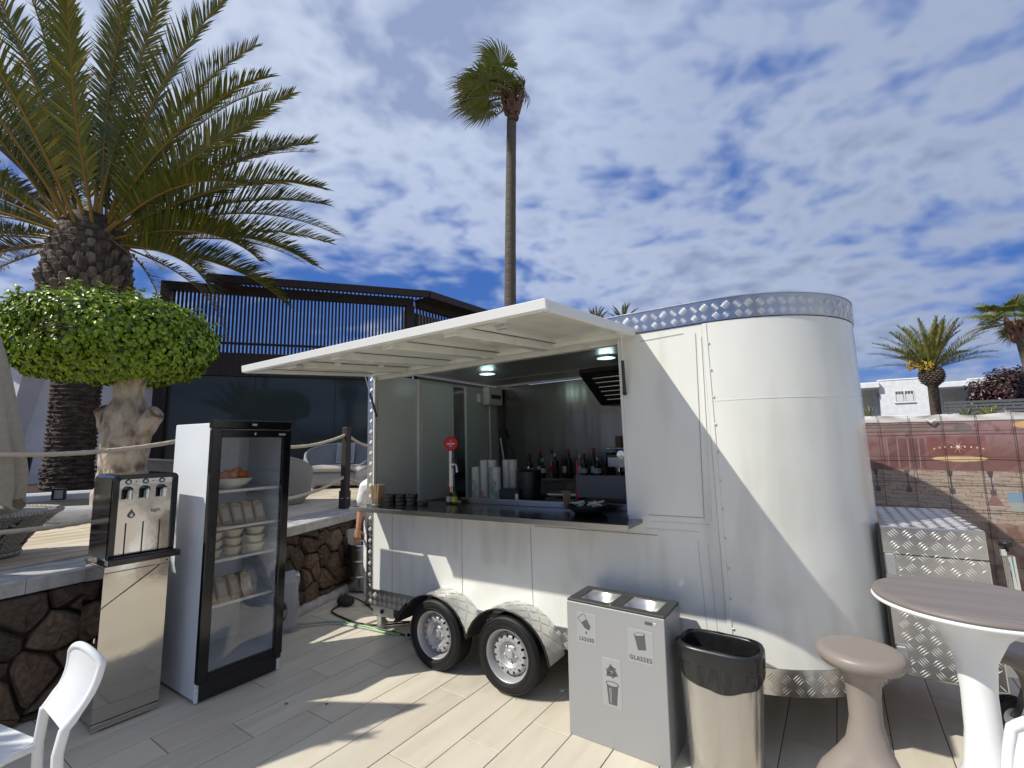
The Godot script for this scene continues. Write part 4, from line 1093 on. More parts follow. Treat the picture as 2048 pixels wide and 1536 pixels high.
func _wedge_window() -> MB:
	var d = Vector3(0, .133, -.07); var a = Vector3(0, .012, .045)
	var n = Vector3(0, .07, .133).normalized() * .0015
	var m := MB.new(); m.quad_o(a + d * .16 + n + Vector3(-.024, 0, 0), a + d * .16 + n + Vector3(.024, 0, 0), a + d * .8 + n + Vector3(.024, 0, 0), a + d * .8 + n + Vector3(-.024, 0, 0), n)
	return m
func round_rect(w: float, h: float, r: float, seg := 6) -> PackedVector2Array:
	var p := PackedVector2Array()
	for c in [[w / 2 - r, h / 2 - r, 0], [-w / 2 + r, h / 2 - r, 1], [-w / 2 + r, -h / 2 + r, 2], [w / 2 - r, -h / 2 + r, 3]]:
		for i in seg + 1:
			var a = (c[2] + float(i) / seg) * PI / 2; p.append(Vector2(c[0] + cos(a) * r, c[1] + sin(a) * r))
	return p
func build_dispenser():
	var xf = Transform3D(Basis(Vector3.UP, PI / 2 + .0), Vector3(-3.78, 0, -1.258))
	var c = thing("steel_cabinet", "polished stainless steel cabinet on round feet under the water dispenser", "cabinet", xf)
	var W = .345
	mi("body", MB.new().box(Vector3(0, .485, -.20), Vector3(W - .012, .91, .36), .003), M.steel, c)
	mi("top_rail", MB.new().box(Vector3(0, .937, -.012), Vector3(W, .036, .03), .002), M.steel, c)
	mi("top_plate", MB.new().box(Vector3(0, .950, -.21), Vector3(W, .012, .37), .002), M.steel, c)
	for q in [[PackedVector2Array([Vector2(-W / 2, .714), Vector2(-W / 2, .914), Vector2(.118, .914)])], [PackedVector2Array([Vector2(-W / 2, .052), Vector2(W / 2, .052), Vector2(W / 2, .914), Vector2(.128, .914), Vector2(-W / 2, .706)])]]:
		mi("front_panel", MB.new().prism(q[0], .014, Transform3D(Basis(), Vector3(0, 0, -.018)), .0015), M.steel, c)
	mi("base_rail", MB.new().box(Vector3(0, .03, -.012), Vector3(W, .036, .03), .002), M.steel, c)
	mi("screw", MB.new().sphere(Vector3(W / 2 - .016, .937, .004), Vector3(.006, .006, .003), 8, 4), M.black, c)
	mi("latch", MB.new().box(Vector3(-W / 2 - .004, .52, -.06), Vector3(.012, .03, .03), .004), M.chrome, c)
	for q in [[-.145, -.03], [.145, -.03], [-.145, -.36], [.145, -.36]]: mi("foot", MB.new().lathe([Vector2(0, 0), Vector2(.022, 0), Vector2(.025, .006), Vector2(.025, .03)], 16, at(Vector3(q[0], -.012 + .012, q[1]))), M.silver, c)
	var t = thing("water_dispenser", "steel countertop water dispenser with three taps and black rounded frame", "dispenser", xf * at(Vector3(.012, .958, .0)))
	var w2 = .355; var h2 = .555
	# body, rounded at the top
	var po := PackedVector2Array([Vector2(-w2 / 2, .03), Vector2(w2 / 2, .03)])
	for i in 9: po.append(Vector2(w2 / 2 - .035 + sin(PI / 2 * (i / 8.0) + PI / 2 - 0) * 0 + cos(i / 8.0 * PI / 2) * .035, h2 - .035 + sin(i / 8.0 * PI / 2) * .035))
	for i in 9: po.append(Vector2(-w2 / 2 + .035 - sin(i / 8.0 * PI / 2) * .035, h2 - .035 + cos(i / 8.0 * PI / 2) * .035))
	mi("body", MB.new().prism(po, -.34, Transform3D(Basis(), Vector3(0, 0, -.012))), M.steel, t)
	var ip := PackedVector2Array([Vector2(-w2 / 2 + .03, .06), Vector2(w2 / 2 - .03, .06)])
	for i in 9: ip.append(Vector2(w2 / 2 - .045 + cos(i / 8.0 * PI / 2) * .015, h2 - .045 + sin(i / 8.0 * PI / 2) * .015))
	for i in 9: ip.append(Vector2(-w2 / 2 + .045 - sin(i / 8.0 * PI / 2) * .015, h2 - .045 + cos(i / 8.0 * PI / 2) * .015))
	var fr := MB.new()
	for i in po.size():
		var k = (i + 1) % po.size()
		var a = po[i]; var b = po[k]; var a2 = ip[i]; var b2 = ip[k]
		fr.quad_o(Vector3(a.x, a.y, .008), Vector3(b.x, b.y, .008), Vector3(b2.x, b2.y, .010), Vector3(a2.x, a2.y, .010), Vector3.BACK)
		fr.quad_o(Vector3(a.x, a.y, .008), Vector3(b.x, b.y, .008), Vector3(b.x, b.y, -.03), Vector3(a.x, a.y, -.03), Vector3(b.y - a.y, a.x - b.x, 0))
		fr.quad_o(Vector3(a2.x, a2.y, .010), Vector3(b2.x, b2.y, .010), Vector3(b2.x, b2.y, -.015), Vector3(a2.x, a2.y, -.015), Vector3(a2.y - b2.y, b2.x - a2.x, 0))
	mi("frame", fr, M.black_gloss, t)
	mi("mirror_panel", MB.new().prism(ip, .012, Transform3D(Basis(), Vector3(0, 0, -.014))), M.steel, t)
	for k in 20: mi("vent_slot", MB.new().box(Vector3(-w2 / 2 - .0005, .26 + k * .0128, -.325), Vector3(.002, .005, .022)), M.black, t)
	for k in 3:
		var x = -.10 + k * .092
		var bt = mi("button", MB.new().lathe([Vector2(.0165, 0), Vector2(.0165, .005), Vector2(.0125, .006), Vector2(.0125, .003), Vector2(0, .003)], 20, Transform3D(Basis(Vector3.RIGHT, PI / 2), Vector3(x, .508, -.002))), M.black_gloss, t)
		mi("button_face", MB.new().lathe([Vector2(.0115, .0035), Vector2(.009, .0065), Vector2(0, .0065)], 20, Transform3D(Basis(Vector3.RIGHT, PI / 2), Vector3(x, .508, -.002))), M.silver, bt)
		var tp = mi("tap", MB.new().tube([Vector3(x, .462, -.004), Vector3(x, .466, .022), Vector3(x, .462, .038), Vector3(x, .45, .042)], .016, 12), M.black_gloss, t)
		mi("spout", MB.new().lathe([Vector2(.0, -.038), Vector2(.0135, -.038), Vector2(.0145, .018), Vector2(.010, .022), Vector2(0, .022)], 18, at(Vector3(x, .44, .042))), M.chrome, tp)
		mi("back_plate", MB.new().box(Vector3(x - .018, .432, .0), Vector3(.026, .062, .006), .002), M.black_gloss, tp)
		mi("drip_slot", MB.new().box(Vector3(x + .004, .155, .0), Vector3(.0065, .19, .004), .001), M.black, t)
		if k < 2: mi("indicator", MB.new().sphere(Vector3(x + .042, .508, -.002), Vector3(.004, .004, .002), 8, 4), M.dark, t)
	# drop emblem and lettering on the mirror panel
	var dp := PackedVector2Array(); var dq := PackedVector2Array()
	for i in 24:
		var a = TAU * i / 24; var r = 1.0
		var p = Vector2(sin(a), -cos(a)); var s = 1.0 if p.y < 0 else 1.0
		if p.y > 0: p.x *= 1.0 - p.y * .92; p.y *= 1.75
		dp.append(Vector2(-.072, .300) + p * .021); dq.append(Vector2(-.071, .296) + p * .0095)
	mi("drop_emblem", MB.new().prism(dp, .002, Transform3D(Basis(), Vector3(0, 0, -.001))), mat(Color(.08, .08, .085), .4), t)
	mi("drop_emblem", MB.new().prism(dq, .001, Transform3D(Basis(), Vector3(0, 0, .0012))), M.plain_white, t)
	mi("lettering", text("ogic", .022, .0015), mat(Color(.1, .1, .1), .4), t, at(Vector3(.06, .316, .0)))
	mi("drip_tray", MB.new().prism(round_rect(.385, .085, .014), .036, Transform3D(Basis(Vector3(1, 0, 0), Vector3(0, 0, -1), Vector3(0, 1, 0)), Vector3(0, .012, .048)), .003), M.black_gloss, t)
	mi("grating", MB.new().box(Vector3(0, .0495, .046), Vector3(.34, .003, .055), .001), M.black, t)
	mi("tray_end", MB.new().box(Vector3(-.193, .03, .05), Vector3(.003, .03, .05), .001), M.silver, t)
	mi("underside", MB.new().box(Vector3(0, .014, -.15), Vector3(.30, .03, .25)), M.black, t)
func arrow_ring(o: Vector2, r: float) -> Array:       # three chasing arrows of the recycling sign
	var res := []
	for k in 3:
		var c = TAU / 3 * k
		var rot = func(p: Vector2) -> Vector2: return o + (p * r).rotated(c)
		# one bent band along a side of the triangle, ending in a head
		res.append(PackedVector2Array([rot.call(Vector2(-.70, -.52)), rot.call(Vector2(.06, -.52)), rot.call(Vector2(.06, -.14)), rot.call(Vector2(-.46, -.14))]))
		res.append(PackedVector2Array([rot.call(Vector2(.06, -.72)), rot.call(Vector2(.52, -.33)), rot.call(Vector2(.06, .06))]))
	return res
func build_recycling_bin():
	var t = thing("recycling_bin", "tall silver metal recycling bin with two funnels, against the trailer side", "recycling bin", at(Vector3(-1.13, 0, -2.80)))
	var W = .585; var D = .295; var H = .742; var z1 = D / 2
	var S = M.bin_silver
	mi("front_panel", MB.new().box(Vector3(0, H / 2, z1 - .006), Vector3(W, H, .012), .003), S, t)
	mi("back_panel", MB.new().box(Vector3(0, H / 2, -z1 + .006), Vector3(W, H, .012), .003), S, t)
	for s in [-1, 1]: mi("side_panel", MB.new().box(Vector3(s * (W / 2 - .006), H / 2, 0), Vector3(.012, H - .002, D - .024), .0), S, t)
	# dark lid frame with two square funnels
	var L = mat(Color(.045, .047, .042), .42)
	var y = H + .001
	for q in [[0, z1 - .0275, W - .004, .05], [0, -z1 + .0275, W - .004, .05]]: mi("lid_bar", MB.new().box(Vector3(q[0], y + .006, q[1]), Vector3(q[2], .014, q[3]), .002), L, t)
	for q in [[-W / 2 + .03, .055], [0.0, .07], [W / 2 - .03, .055]]: mi("lid_bar", MB.new().box(Vector3(q[0], y + .006, 0), Vector3(q[1], .0138, D - .105), .0), L, t)
	for s in [-1, 1]:
		var cx = s * .1365; var hw = .1005; var hd = .097
		var fm := MB.new(); var P := []
		for i in 41:
			var a = -TAU * i / 40; var c = cos(a); var sn = sin(a)
			var m = 1.0 / maxf(absf(c), absf(sn))
			P.append(PackedVector3Array([Vector3(cx + c * .045, y - .085, sn * .045), Vector3(cx + c * .055, y - .06, sn * .055), Vector3(cx + c * .078, y - .02, sn * .078), Vector3(cx + c * .093, y + .002, sn * .09), Vector3(cx + c * m * hw, y + .008, sn * m * hd)]))
		fm.gridp(P, true)
		mi("funnel", fm, M.silver, t)
		mi("funnel_hole", MB.new().lathe([Vector2(.046, y - .086), Vector2(0, y - .086)].slice(0), 24, at(Vector3(cx, 0, 0))), M.black_matt, t)
	mi("lock", MB.new().box(Vector3(-.02, y + .015, z1 - .018), Vector3(.014, .008, .012), .002), M.chrome, t)
	mi("plate", MB.new().box(Vector3(.205, H - .035, z1 + .001), Vector3(.04, .016, .003), .001), M.bin_print, t)
	mi("plate", MB.new().box(Vector3(.240, H - .035, z1 + .001), Vector3(.016, .014, .003), .001), M.silver, t)
	# stickers: clear film with printed signs
	var P = M.bin_print
	var pr = func(poly: PackedVector2Array, parent: Node, z := .0018): mi("sign", MB.new().prism(poly, .0008, Transform3D(Basis(), Vector3(0, 0, z1 + z - .0008))), P, parent)
	for q in [["LIQUID", -.166, .605, .125, .17], ["GLASSES", .155, .575, .145, .175]]:
		var st = mi("sticker", MB.new().prism(round_rect(q[3], q[4], .008), .0012, Transform3D(Basis(), Vector3(q[1], q[2], z1)), .0006), M.bin_sticker, t)
		mi("lettering", text(q[0], .0205 if q[0] == "LIQUID" else .0235, .001), P, st, at(Vector3(q[1], q[2] - q[4] / 2 + .026, z1 + .0018)))
		if q[0] == "LIQUID":
			var o = Vector2(q[1] - .01, q[2] + .034)
			var rr = func(p: Vector2) -> Vector2: return o + p.rotated(.62)
			pr.call(PackedVector2Array([rr.call(Vector2(-.022, .010)), rr.call(Vector2(.022, .010)), rr.call(Vector2(.019, -.028)), rr.call(Vector2(-.019, -.028))]), st)
			for k in 3:
				var e = [[-.0265, .042, -.0235, .042], [-.026, .042, -.0205, .01], [.026, .042, .0205, .01]][k]
				var a = rr.call(Vector2(e[0], e[1])); var b = rr.call(Vector2(e[2] if k else .026, e[3])); var nn = (b - a).orthogonal().normalized() * .0012
				pr.call(PackedVector2Array([a + nn, b + nn, b - nn, a - nn]), st)
			var cir := PackedVector2Array()
			for i in 16: cir.append(o + Vector2(.018, -.020) + Vector2(cos(TAU * i / 16), sin(TAU * i / 16)) * .017)
			pr.call(cir, st, .0026)
			pr.call(PackedVector2Array([o + Vector2(.008, -.045), o + Vector2(.014, -.058), o + Vector2(.008, -.066), o + Vector2(.002, -.058)]), st)
		else:
			var o = Vector2(q[1] + .002, q[2] + .03); var rr = func(p: Vector2) -> Vector2: return o + p.rotated(.16)
			pr.call(PackedVector2Array([rr.call(Vector2(-.030, .030)), rr.call(Vector2(.030, .030)), rr.call(Vector2(.023, -.045)), rr.call(Vector2(-.023, -.045))]), st)
			var el := PackedVector2Array()
			for i in 20: el.append(rr.call(Vector2(cos(TAU * i / 20) * .033, .034 + sin(TAU * i / 20) * .010)))
			pr.call(el, st, .0026)
			var e2 := PackedVector2Array()
			for i in 20: e2.append(rr.call(Vector2(cos(TAU * i / 20) * .028, .035 + sin(TAU * i / 20) * .0075)))
			mi("sign_gap", MB.new().prism(e2, .0006, Transform3D(Basis(), Vector3(0, 0, z1 + .0027))), M.bin_sticker, st)
	var st = mi("sticker", MB.new().prism(round_rect(.115, .255, .008), .0012, Transform3D(Basis(), Vector3(-.018, .345, z1)), .0006), M.bin_sticker, t)
	for a in arrow_ring(Vector2(-.018, .405), .050): pr.call(a, st)
	var o = Vector2(-.016, .285); var rr = func(p: Vector2) -> Vector2: return o + p
	pr.call(PackedVector2Array([Vector2(o.x - .034, o.y + .05), Vector2(o.x + .034, o.y + .05), Vector2(o.x + .024, o.y - .052), Vector2(o.x - .024, o.y - .052)]), st)
	for dx in [-.017, -.009]: mi("sign_gap", MB.new().prism(PackedVector2Array([Vector2(o.x + dx - .0018, o.y + .034), Vector2(o.x + dx + .0018, o.y + .034), Vector2(o.x + dx * .8 + .0012, o.y - .046), Vector2(o.x + dx * .8 - .0012, o.y - .046)]), .0006, Transform3D(Basis(), Vector3(0, 0, z1 + .0015))), M.bin_sticker, st)
	for kq in [[.039, .014, P, .0026], [.033, .0105, M.bin_sticker, .0032]]:
		var el := PackedVector2Array()
		for i in 24: el.append(o + Vector2(cos(TAU * i / 24) * kq[0], .056 + sin(TAU * i / 24) * kq[1]))
		mi("sign", MB.new().prism(el, .0007, Transform3D(Basis(), Vector3(0, 0, z1 + kq[3] - .0007))), kq[2], st)
func stadium(w: float, d: float, r: float, a: float) -> Vector2:      # rounded oblong outline by angle
	var c = cos(a); var s = sin(a); var n = 3.6
	var k = pow(pow(absf(c), n) + pow(absf(s), n), -1.0 / n)
	return Vector2(c * k * w / 2, s * k * d / 2)
func build_steel_bin():
	var t = thing("steel_waste_bin", "brushed steel waste bin with black rim and bin liner, beside the recycling bin", "bin", at(Vector3(-.595, 0, -2.80)))
	var wall = func(lv: Array, wrinkle := 0.0) -> MB:
		var P := []
		for i in 73:
			var a = -TAU * i / 72; var row := PackedVector3Array()
			for q in lv:
				var p = stadium(q[0], q[1], 0, a)
				var wv = 1.0 + wrinkle * (sin(a * 9 + q[2] * 30) + .6 * sin(a * 17 + 2 + q[2] * 60)) * (q[3] if q.size() > 3 else 1.0)
				row.append(Vector3(p.x * wv, q[2] + (wrinkle * .25 * sin(a * 7 + 1) - (.055 * (1 - pow(p.x / .2, 2)) * q[3] if wrinkle < .017 else 0.0) if q.size() > 3 else 0.0), p.y * wv))
			P.append(row)
		var m := MB.new(); m.gridp(P, false, true); return m
	mi("body", wall.call([[.33, .235, .012], [.338, .243, .02], [.385, .27, .56]]), M.brushed, t)
	mi("wrap", wall.call([[.345, .25, .02], [.393, .277, .54]], .004), M.film, t)
	mi("base", wall.call([[.34, .245, .0], [.34, .245, .022]]), M.black, t)
	mi("rim", wall.call([[.405, .288, .552], [.415, .298, .56], [.415, .298, .615], [.400, .285, .632], [.372, .255, .632], [.362, .245, .62], [.36, .243, .58]]), M.black, t)
	mi("bin_liner", wall.call([[.40, .285, .495, 1.0], [.408, .292, .52, .7], [.404, .289, .545, .4], [.40, .285, .56, .1]], .016), M.bag, t)
	mi("liner_inside", wall.call([[.10, .08, .30, 1.0], [.26, .18, .36, 1.4], [.33, .22, .50, 1.2], [.357, .242, .60, .5], [.372, .256, .634, .05]], .018), M.bag, t)
	for q in [[-.12, .50], [.085, .485]]: mi("rivet", MB.new().sphere(Vector3(q[0], q[1], .1335), Vector3(.004, .004, .003), 8, 4), M.black, t)
	mi("clip", MB.new().box(Vector3(.209, .58, .02), Vector3(.006, .05, .02), .002), M.black, t)
	mi("clip", MB.new().box(Vector3(-.212, .60, .03), Vector3(.02, .05, .05), .006), M.black, t)
func lobed(prof: Array, lobes: float, turn: float, seg := 72) -> MB:     # pedestal whose foot swells into three lobes
	var m := MB.new()
	m.lathe(prof, seg, Transform3D(), true, func(a, q): 
		var k = q.x; var w = smoothstep(.42, .10, q.y) * lobes
		return k * (1 + w * (.34 * cos(3 * (a + turn)))) )
	return m
func build_seats():
	# bar stools and the high table
	var st = thing("bar_stool", "glossy taupe moulded bar stool standing in the sun before the trailer nose", "stool", at(Vector3(.01, 0, -2.735)), "taupe bar stools")
	mi("pedestal", lobed([Vector2(.08, 0), Vector2(.150, .0), Vector2(.170, .02), Vector2(.170, .08), Vector2(.166, .17), Vector2(.150, .25), Vector2(.112, .315), Vector2(.080, .37), Vector2(.062, .46), Vector2(.063, .56), Vector2(.072, .63), Vector2(.095, .67), Vector2(.13, .69)], 1.25, -2.94), M.taupe, st)
	mi("seat", MB.new().lathe([Vector2(0, .68), Vector2(.11, .684), Vector2(.155, .70), Vector2(.170, .725), Vector2(.168, .745), Vector2(.155, .758), Vector2(.13, .760), Vector2(0, .755)], 48, Transform3D(), true), M.taupe, st)
	copy(st, "bar_stool", "taupe bar stool in the shade behind the high table", at(Vector3(.66, 0, -3.14), .5), "taupe bar stools")
	var tb = thing("high_table", "round high table with taupe top on a white three-lobed pedestal", "table", at(Vector3(.385, 0, -2.68)))
	mi("pedestal", lobed([Vector2(.08, 0), Vector2(.175, 0), Vector2(.195, .02), Vector2(.192, .08), Vector2(.175, .18), Vector2(.145, .27), Vector2(.105, .34), Vector2(.072, .42), Vector2(.057, .55), Vector2(.055, .70), Vector2(.066, .82), Vector2(.105, .91), Vector2(.155, .965), Vector2(.225, .997), Vector2(.295, 1.014)], 1.25, -1.9), M.plastic_white, tb)
	mi("rim", MB.new().lathe([Vector2(.22, .996), Vector2(.295, 1.013), Vector2(.311, 1.020), Vector2(.315, 1.028), Vector2(.310, 1.034), Vector2(.295, 1.036)], 72, Transform3D(), true), M.plastic_white, tb)
	mi("tabletop", MB.new().lathe([Vector2(.27, 1.034), Vector2(.309, 1.036), Vector2(.312, 1.043), Vector2(.306, 1.052), Vector2(.292, 1.057), Vector2(.27, 1.058), Vector2(0, 1.058)], 72, Transform3D(), true), M.tabletop, tb)
	# white plastic chair
	var ch = thing("plastic_chair", "white moulded plastic chair facing away beside the steel cabinet", "chair", at(Vector3(-2.76, 0, -.68)), "white plastic chairs")
	var S = M.plastic_white
	var fb = Vector3(-.098, .60, .025); var ft = Vector3(-.05, .82, -.03); var nb = Vector3(.146, .585, .02); var nt = Vector3(.155, .80, -.08)
	var back := func(off: float) -> Callable:
		return func(u: float, v: float) -> Vector3:
			var a = fb.lerp(nb, u); var b = ft.lerp(nt, u)
			var crown = .050 * (1 - pow(2 * u - 1, 2)) * v
			var low = .035 * (1 - pow(2 * u - 1, 2)) * (1 - v)
			var bow = -.022 * sin(v * PI) + .018 * (1 - pow(2 * u - 1, 2))
			return a.lerp(b, v) + Vector3(0, crown + low, 0) + Vector3(.05, 0, -1) * (off - bow)
	var bm := MB.new(); bm.grid(back.call(0.0), 14, 12); bm.grid(back.call(.016), 14, 12, true)
	mi("backrest", bm, S, ch)
	var loop := []
	for p in [Vector3(-.16, 0, -.01), Vector3(-.148, .25, .012), Vector3(-.135, .45, .022), Vector3(-.105, .60, .018)]: loop.append(p)
	for i in 9: loop.append(back.call(.008).call(0.0, i / 8.0))
	for i in range(1, 12): loop.append(back.call(.008).call(i / 12.0, 1.0))
	for i in 9: loop.append(back.call(.008).call(1.0, 1 - i / 8.0))
	for p in [Vector3(.142, .50, .025), Vector3(.118, .30, .01), Vector3(.11, 0, -.02)]: loop.append(p)
	var rr := []
	for i in loop.size(): rr.append(.0145 if i > 6 and i < loop.size() - 5 else .019)
	mi("frame", MB.new().tube(loop, rr, 12), S, ch)
	var se := MB.new(); se.prism(PackedVector2Array([Vector2(-.145, .02), Vector2(-.52, .10), Vector2(-.56, .30), Vector2(-.30, .50), Vector2(.02, .42), Vector2(-.06, .20)]), .028, Transform3D(Basis(Vector3(1, 0, 0), Vector3(0, 0, 1), Vector3(0, -1, 0)), Vector3(0, .462, 0)), .01)
	mi("seat", se, S, ch)
	for p in [Vector3(-.50, 0, .14), Vector3(-.26, 0, .46), Vector3(-.02, 0, .40)]: mi("leg", MB.new().tube([p, p + Vector3(.02, .45, -.02)], [.014, .02], 10), S, ch)
	mi("stretcher", MB.new().tube([Vector3(-.142, .44, .02), Vector3(-.10, .45, .12), Vector3(-.06, .45, .2)], .016, 10), S, ch)
	copy(ch, "plastic_chair", "white moulded plastic chair close to the high table pedestal, mostly cut off", at(Vector3(.425, 0, -2.10), .15), "white plastic chairs")

# ---------------------------------------------------------------- on and in the trailer
func bottle_mesh(r: float, h: float, neck := .3) -> MB:
	var s = h * (1 - neck)
	return MB.new().lathe([Vector2(0, 0), Vector2(r * .95, 0), Vector2(r, .006), Vector2(r, s * .86), Vector2(r * .8, s * .95), Vector2(r * .42, s * 1.06), Vector2(r * .36, h * .97), Vector2(r * .38, h), Vector2(0, h)], 16, Transform3D(), true)
func build_trailer_goods():
	# paper napkins in a glass jar
	var j = thing("napkin_jar", "glass jar holding folded brown paper napkins at the counter's end by the corner post", "jar", on_trailer(-1.585, 1.1765, .04))
	mi("glass_jar", MB.new().lathe([Vector2(.035, 0), Vector2(.05, .01), Vector2(.055, .06), Vector2(.053, .06), Vector2(.048, .012), Vector2(0, .006)], 20), M.glass, j)
	mi("jar_foot", MB.new().lathe([Vector2(0, 0.001), Vector2(.05, .001), Vector2(.05, .007), Vector2(0, .008)], 20), mat(Color(.35, .48, .42), .1), j)
	for k in 7:
		var hgt = .16 + jit(.015)
		mi("napkin", MB.new().box(Vector3(0, hgt / 2 + .01, 0), Vector3(.012, hgt, .075), .003), M.kraft, j, Transform3D(Basis(Vector3(0, 0, 1), jit(.07) - (k - 3) * .02).rotated(Vector3.UP, jit(.15)), Vector3(-.036 + k * .012, 0, jit(.004))))
	# black ashtrays
	var a0: Node3D = null; var n = 0
	var al = ["first", "second", "third", "fourth"]
	for q in [[-1.43, 3, .02], [-1.33, 3, -.01], [-1.23, 3, -.05], [-1.12, 1, -.06]]:
		for k in q[1]:
			var lab = "black ashtray, %s of the %s stack from the napkin jar" % [["bottom", "middle", "top"][k] if q[1] > 1 else "only one", al[n]]
			var xf = on_trailer(q[0] + jit(.004), 1.1765 + k * .031, q[2] + jit(.004), k * .7)
			if a0 == null:
				a0 = single("ashtray", MB.new().lathe([Vector2(0, 0), Vector2(.04, 0), Vector2(.046, .006), Vector2(.047, .030), Vector2(.043, .030), Vector2(.038, .010), Vector2(0, .008)], 20), M.black, lab, "ashtray", xf, "stacked black ashtrays on the counter")
				for m in 4: mi("notch", MB.new().box(Vector3(cos(m * PI / 2) * .046, .029, sin(m * PI / 2) * .046), Vector3(.012, .010, .012), .003), M.black_gloss, a0)
			else: copy(a0, "ashtray", lab, xf, "stacked black ashtrays on the counter")
		n += 1
	# beer tap column with round red badge
	var tp = thing("beer_tap", "slim chrome beer column topped by a round red badge", "beer tap", on_trailer(-.99, 1.178, -.30))
	mi("column", MB.new().lathe([Vector2(.045, 0), Vector2(.045, .008), Vector2(.025, .012), Vector2(.022, .46), Vector2(.015, .47), Vector2(0, .47)], 20), M.chrome, tp)
	var bd = mi("badge", MB.new().lathe([Vector2(0, -.016), Vector2(.062, -.016), Vector2(.066, -.008), Vector2(.066, .008), Vector2(.060, .014), Vector2(.056, .012), Vector2(0, .012)], 36, Transform3D(Basis(Vector3.RIGHT, PI / 2).rotated(Vector3.UP, .55), Vector3(0, .525, 0))), M.red, tp)
	var bf = Transform3D(Basis(Vector3.UP, .55), Vector3(0, .525, 0))
	mi("badge_bar", MB.new().box(Vector3(0, 0, .0132), Vector3(.07, .012, .002), .0005), M.plain_white, bd, bf)
	mi("badge_mark", MB.new().box(Vector3(0, -.02, .0132), Vector3(.03, .005, .002), .0005), M.plain_white, bd, bf)
	mi("badge_mark", MB.new().prism(PackedVector2Array([Vector2(0, .034), Vector2(.007, .022), Vector2(-.007, .022)]), .0015, bf * at(Vector3(0, 0, .0125))), M.plain_white, bd)
	mi("faucet", MB.new().tube([Vector3(.02, .34, .0), Vector3(.08, .34, .03), Vector3(.10, .32, .04), Vector3(.102, .27, .042)], .011, 10), M.chrome, tp)
	mi("faucet", MB.new().tube([Vector3(.085, .35, .032), Vector3(.10, .40, .04)], .008, 8), M.black, tp)
	mi("label_plate", MB.new().box(Vector3(.03, .28, .03), Vector3(.03, .05, .004), .002), M.paper_white, tp)
	# sauce bottles
	for q in [[-.945, "small sauce bottle with a red cap beside the beer column", Color(.12, .02, .01), M.red, Color(.5, .5, .5)], [-.885, "small sauce bottle with a dark cap and yellow label", Color(.05, .06, .01), M.black, Color(.6, .5, .05)]]:
		var s = thing("sauce_bottle", q[1], "sauce bottle", on_trailer(q[0], 1.1765, -.215), "sauce bottles by the beer column")
		mi("bottle", bottle_mesh(.025, .135, .28), mat(q[2], .1), s)
		mi("label", MB.new().lathe([Vector2(.0256, .02), Vector2(.0256, .065)], 16), mat(q[4], .5), s)
		mi("cap", MB.new().lathe([Vector2(.0125, .120), Vector2(.013, .122), Vector2(.013, .148), Vector2(0, .149)], 14), q[3], s)
	# stacks of paper cups
	var cup = null; var ci = 0
	var cl = ["shortest stack of white paper cups, at the left end of the row", "tall stack of white cups second in the row behind the counter", "tallest stack of white cups, printed with a green leaf chain", "front stack of white cups with green rings", "rear stack of white cups behind the green-ringed stack", "tall stack of white cups at the right end of the row", "stack of white cups half hidden at the back of the row"]
	for q in [[-.86, -.50, .34], [-.77, -.51, .40], [-.685, -.52, .405], [-.60, -.46, .345], [-.57, -.58, .41], [-.49, -.57, .405], [-.80, -.62, .40]]:
		var s = thing("cup_stack", cl[ci], "paper cups", on_trailer(q[0], 1.152, q[1]), "stacks of paper cups")
		var n2 = int(q[2] / .021)
		var cm := MB.new()
		for k in n2: cm.lathe([Vector2(.031, k * .0205), Vector2(.0405, k * .0205 + .0195), Vector2(.042, k * .0205 + .020), Vector2(.042, k * .0205 + .0225), Vector2(.034, k * .0205 + .0225)], 20)
		cm.lathe([Vector2(.031, n2 * .0205), Vector2(.0315, n2 * .0205), Vector2(0, n2 * .0205 + .001)].slice(0), 20)
		mi("cups", cm, M.paper_white, s)
		if ci in [2, 3, 0, 1]:
			for k in [5, 3, 4, 2][[2, 3, 0, 1].find(ci)]:
				var a = 1.15 + (k % 2) * .35 + .1 * ci
				var yy = (.10 if ci == 3 else (.12 if ci == 2 else .05)) + k * .047
				var rg := MB.new(); var ring := []
				for i in 13: ring.append(Vector3(cos(TAU * i / 12) * .013, sin(TAU * i / 12) * .018, 0))
				rg.tube(ring, .0032, 6, false)
				mi("printed_mark", rg, M.green if ci != 1 else M.red, s, Transform3D(Basis(Vector3.UP, PI / 2 - a), Vector3(cos(a) * .0415, yy, sin(a) * .0415)))
		ci += 1
	# dark bucket, box with a label, stick pot, sachet bowl
	var bk = thing("ice_bucket", "large black tapered bucket behind the counter, right of the cups", "bucket", on_trailer(-.285, 1.152, -.50))
	mi("bucket", MB.new().lathe([Vector2(0, 0), Vector2(.085, 0), Vector2(.108, .29), Vector2(.113, .30), Vector2(.104, .30), Vector2(.085, .04), Vector2(0, .03)], 28), M.black, bk)
	mi("handle", MB.new().sphere(Vector3(0, .32, 0), Vector3(.012, .018, .012), 10, 8), M.chrome, bk)
	mi("lid", MB.new().lathe([Vector2(.108, .302), Vector2(.09, .308), Vector2(0, .31)], 28), M.black_gloss, bk)
	var bb = thing("black_box", "small black box with a white label at the foot of the cup stacks", "box", on_trailer(-.42, 1.152, -.44, .1))
	mi("box", MB.new().box(Vector3(0, .075, 0), Vector3(.19, .15, .14), .006), M.black, bb); mi("label", MB.new().box(Vector3(.075, .085, .071), Vector3(.03, .055, .002)), M.paper_white, bb)
	var sp = thing("stirrer_pot", "glass of wooden stirrers on the counter beside the sachet bowl", "stirrers", on_trailer(.225, 1.1765, -.19))
	mi("glass", MB.new().lathe([Vector2(0, 0), Vector2(.032, 0), Vector2(.038, .05), Vector2(.036, .05), Vector2(.03, .006), Vector2(0, .006)], 18), M.glass, sp)
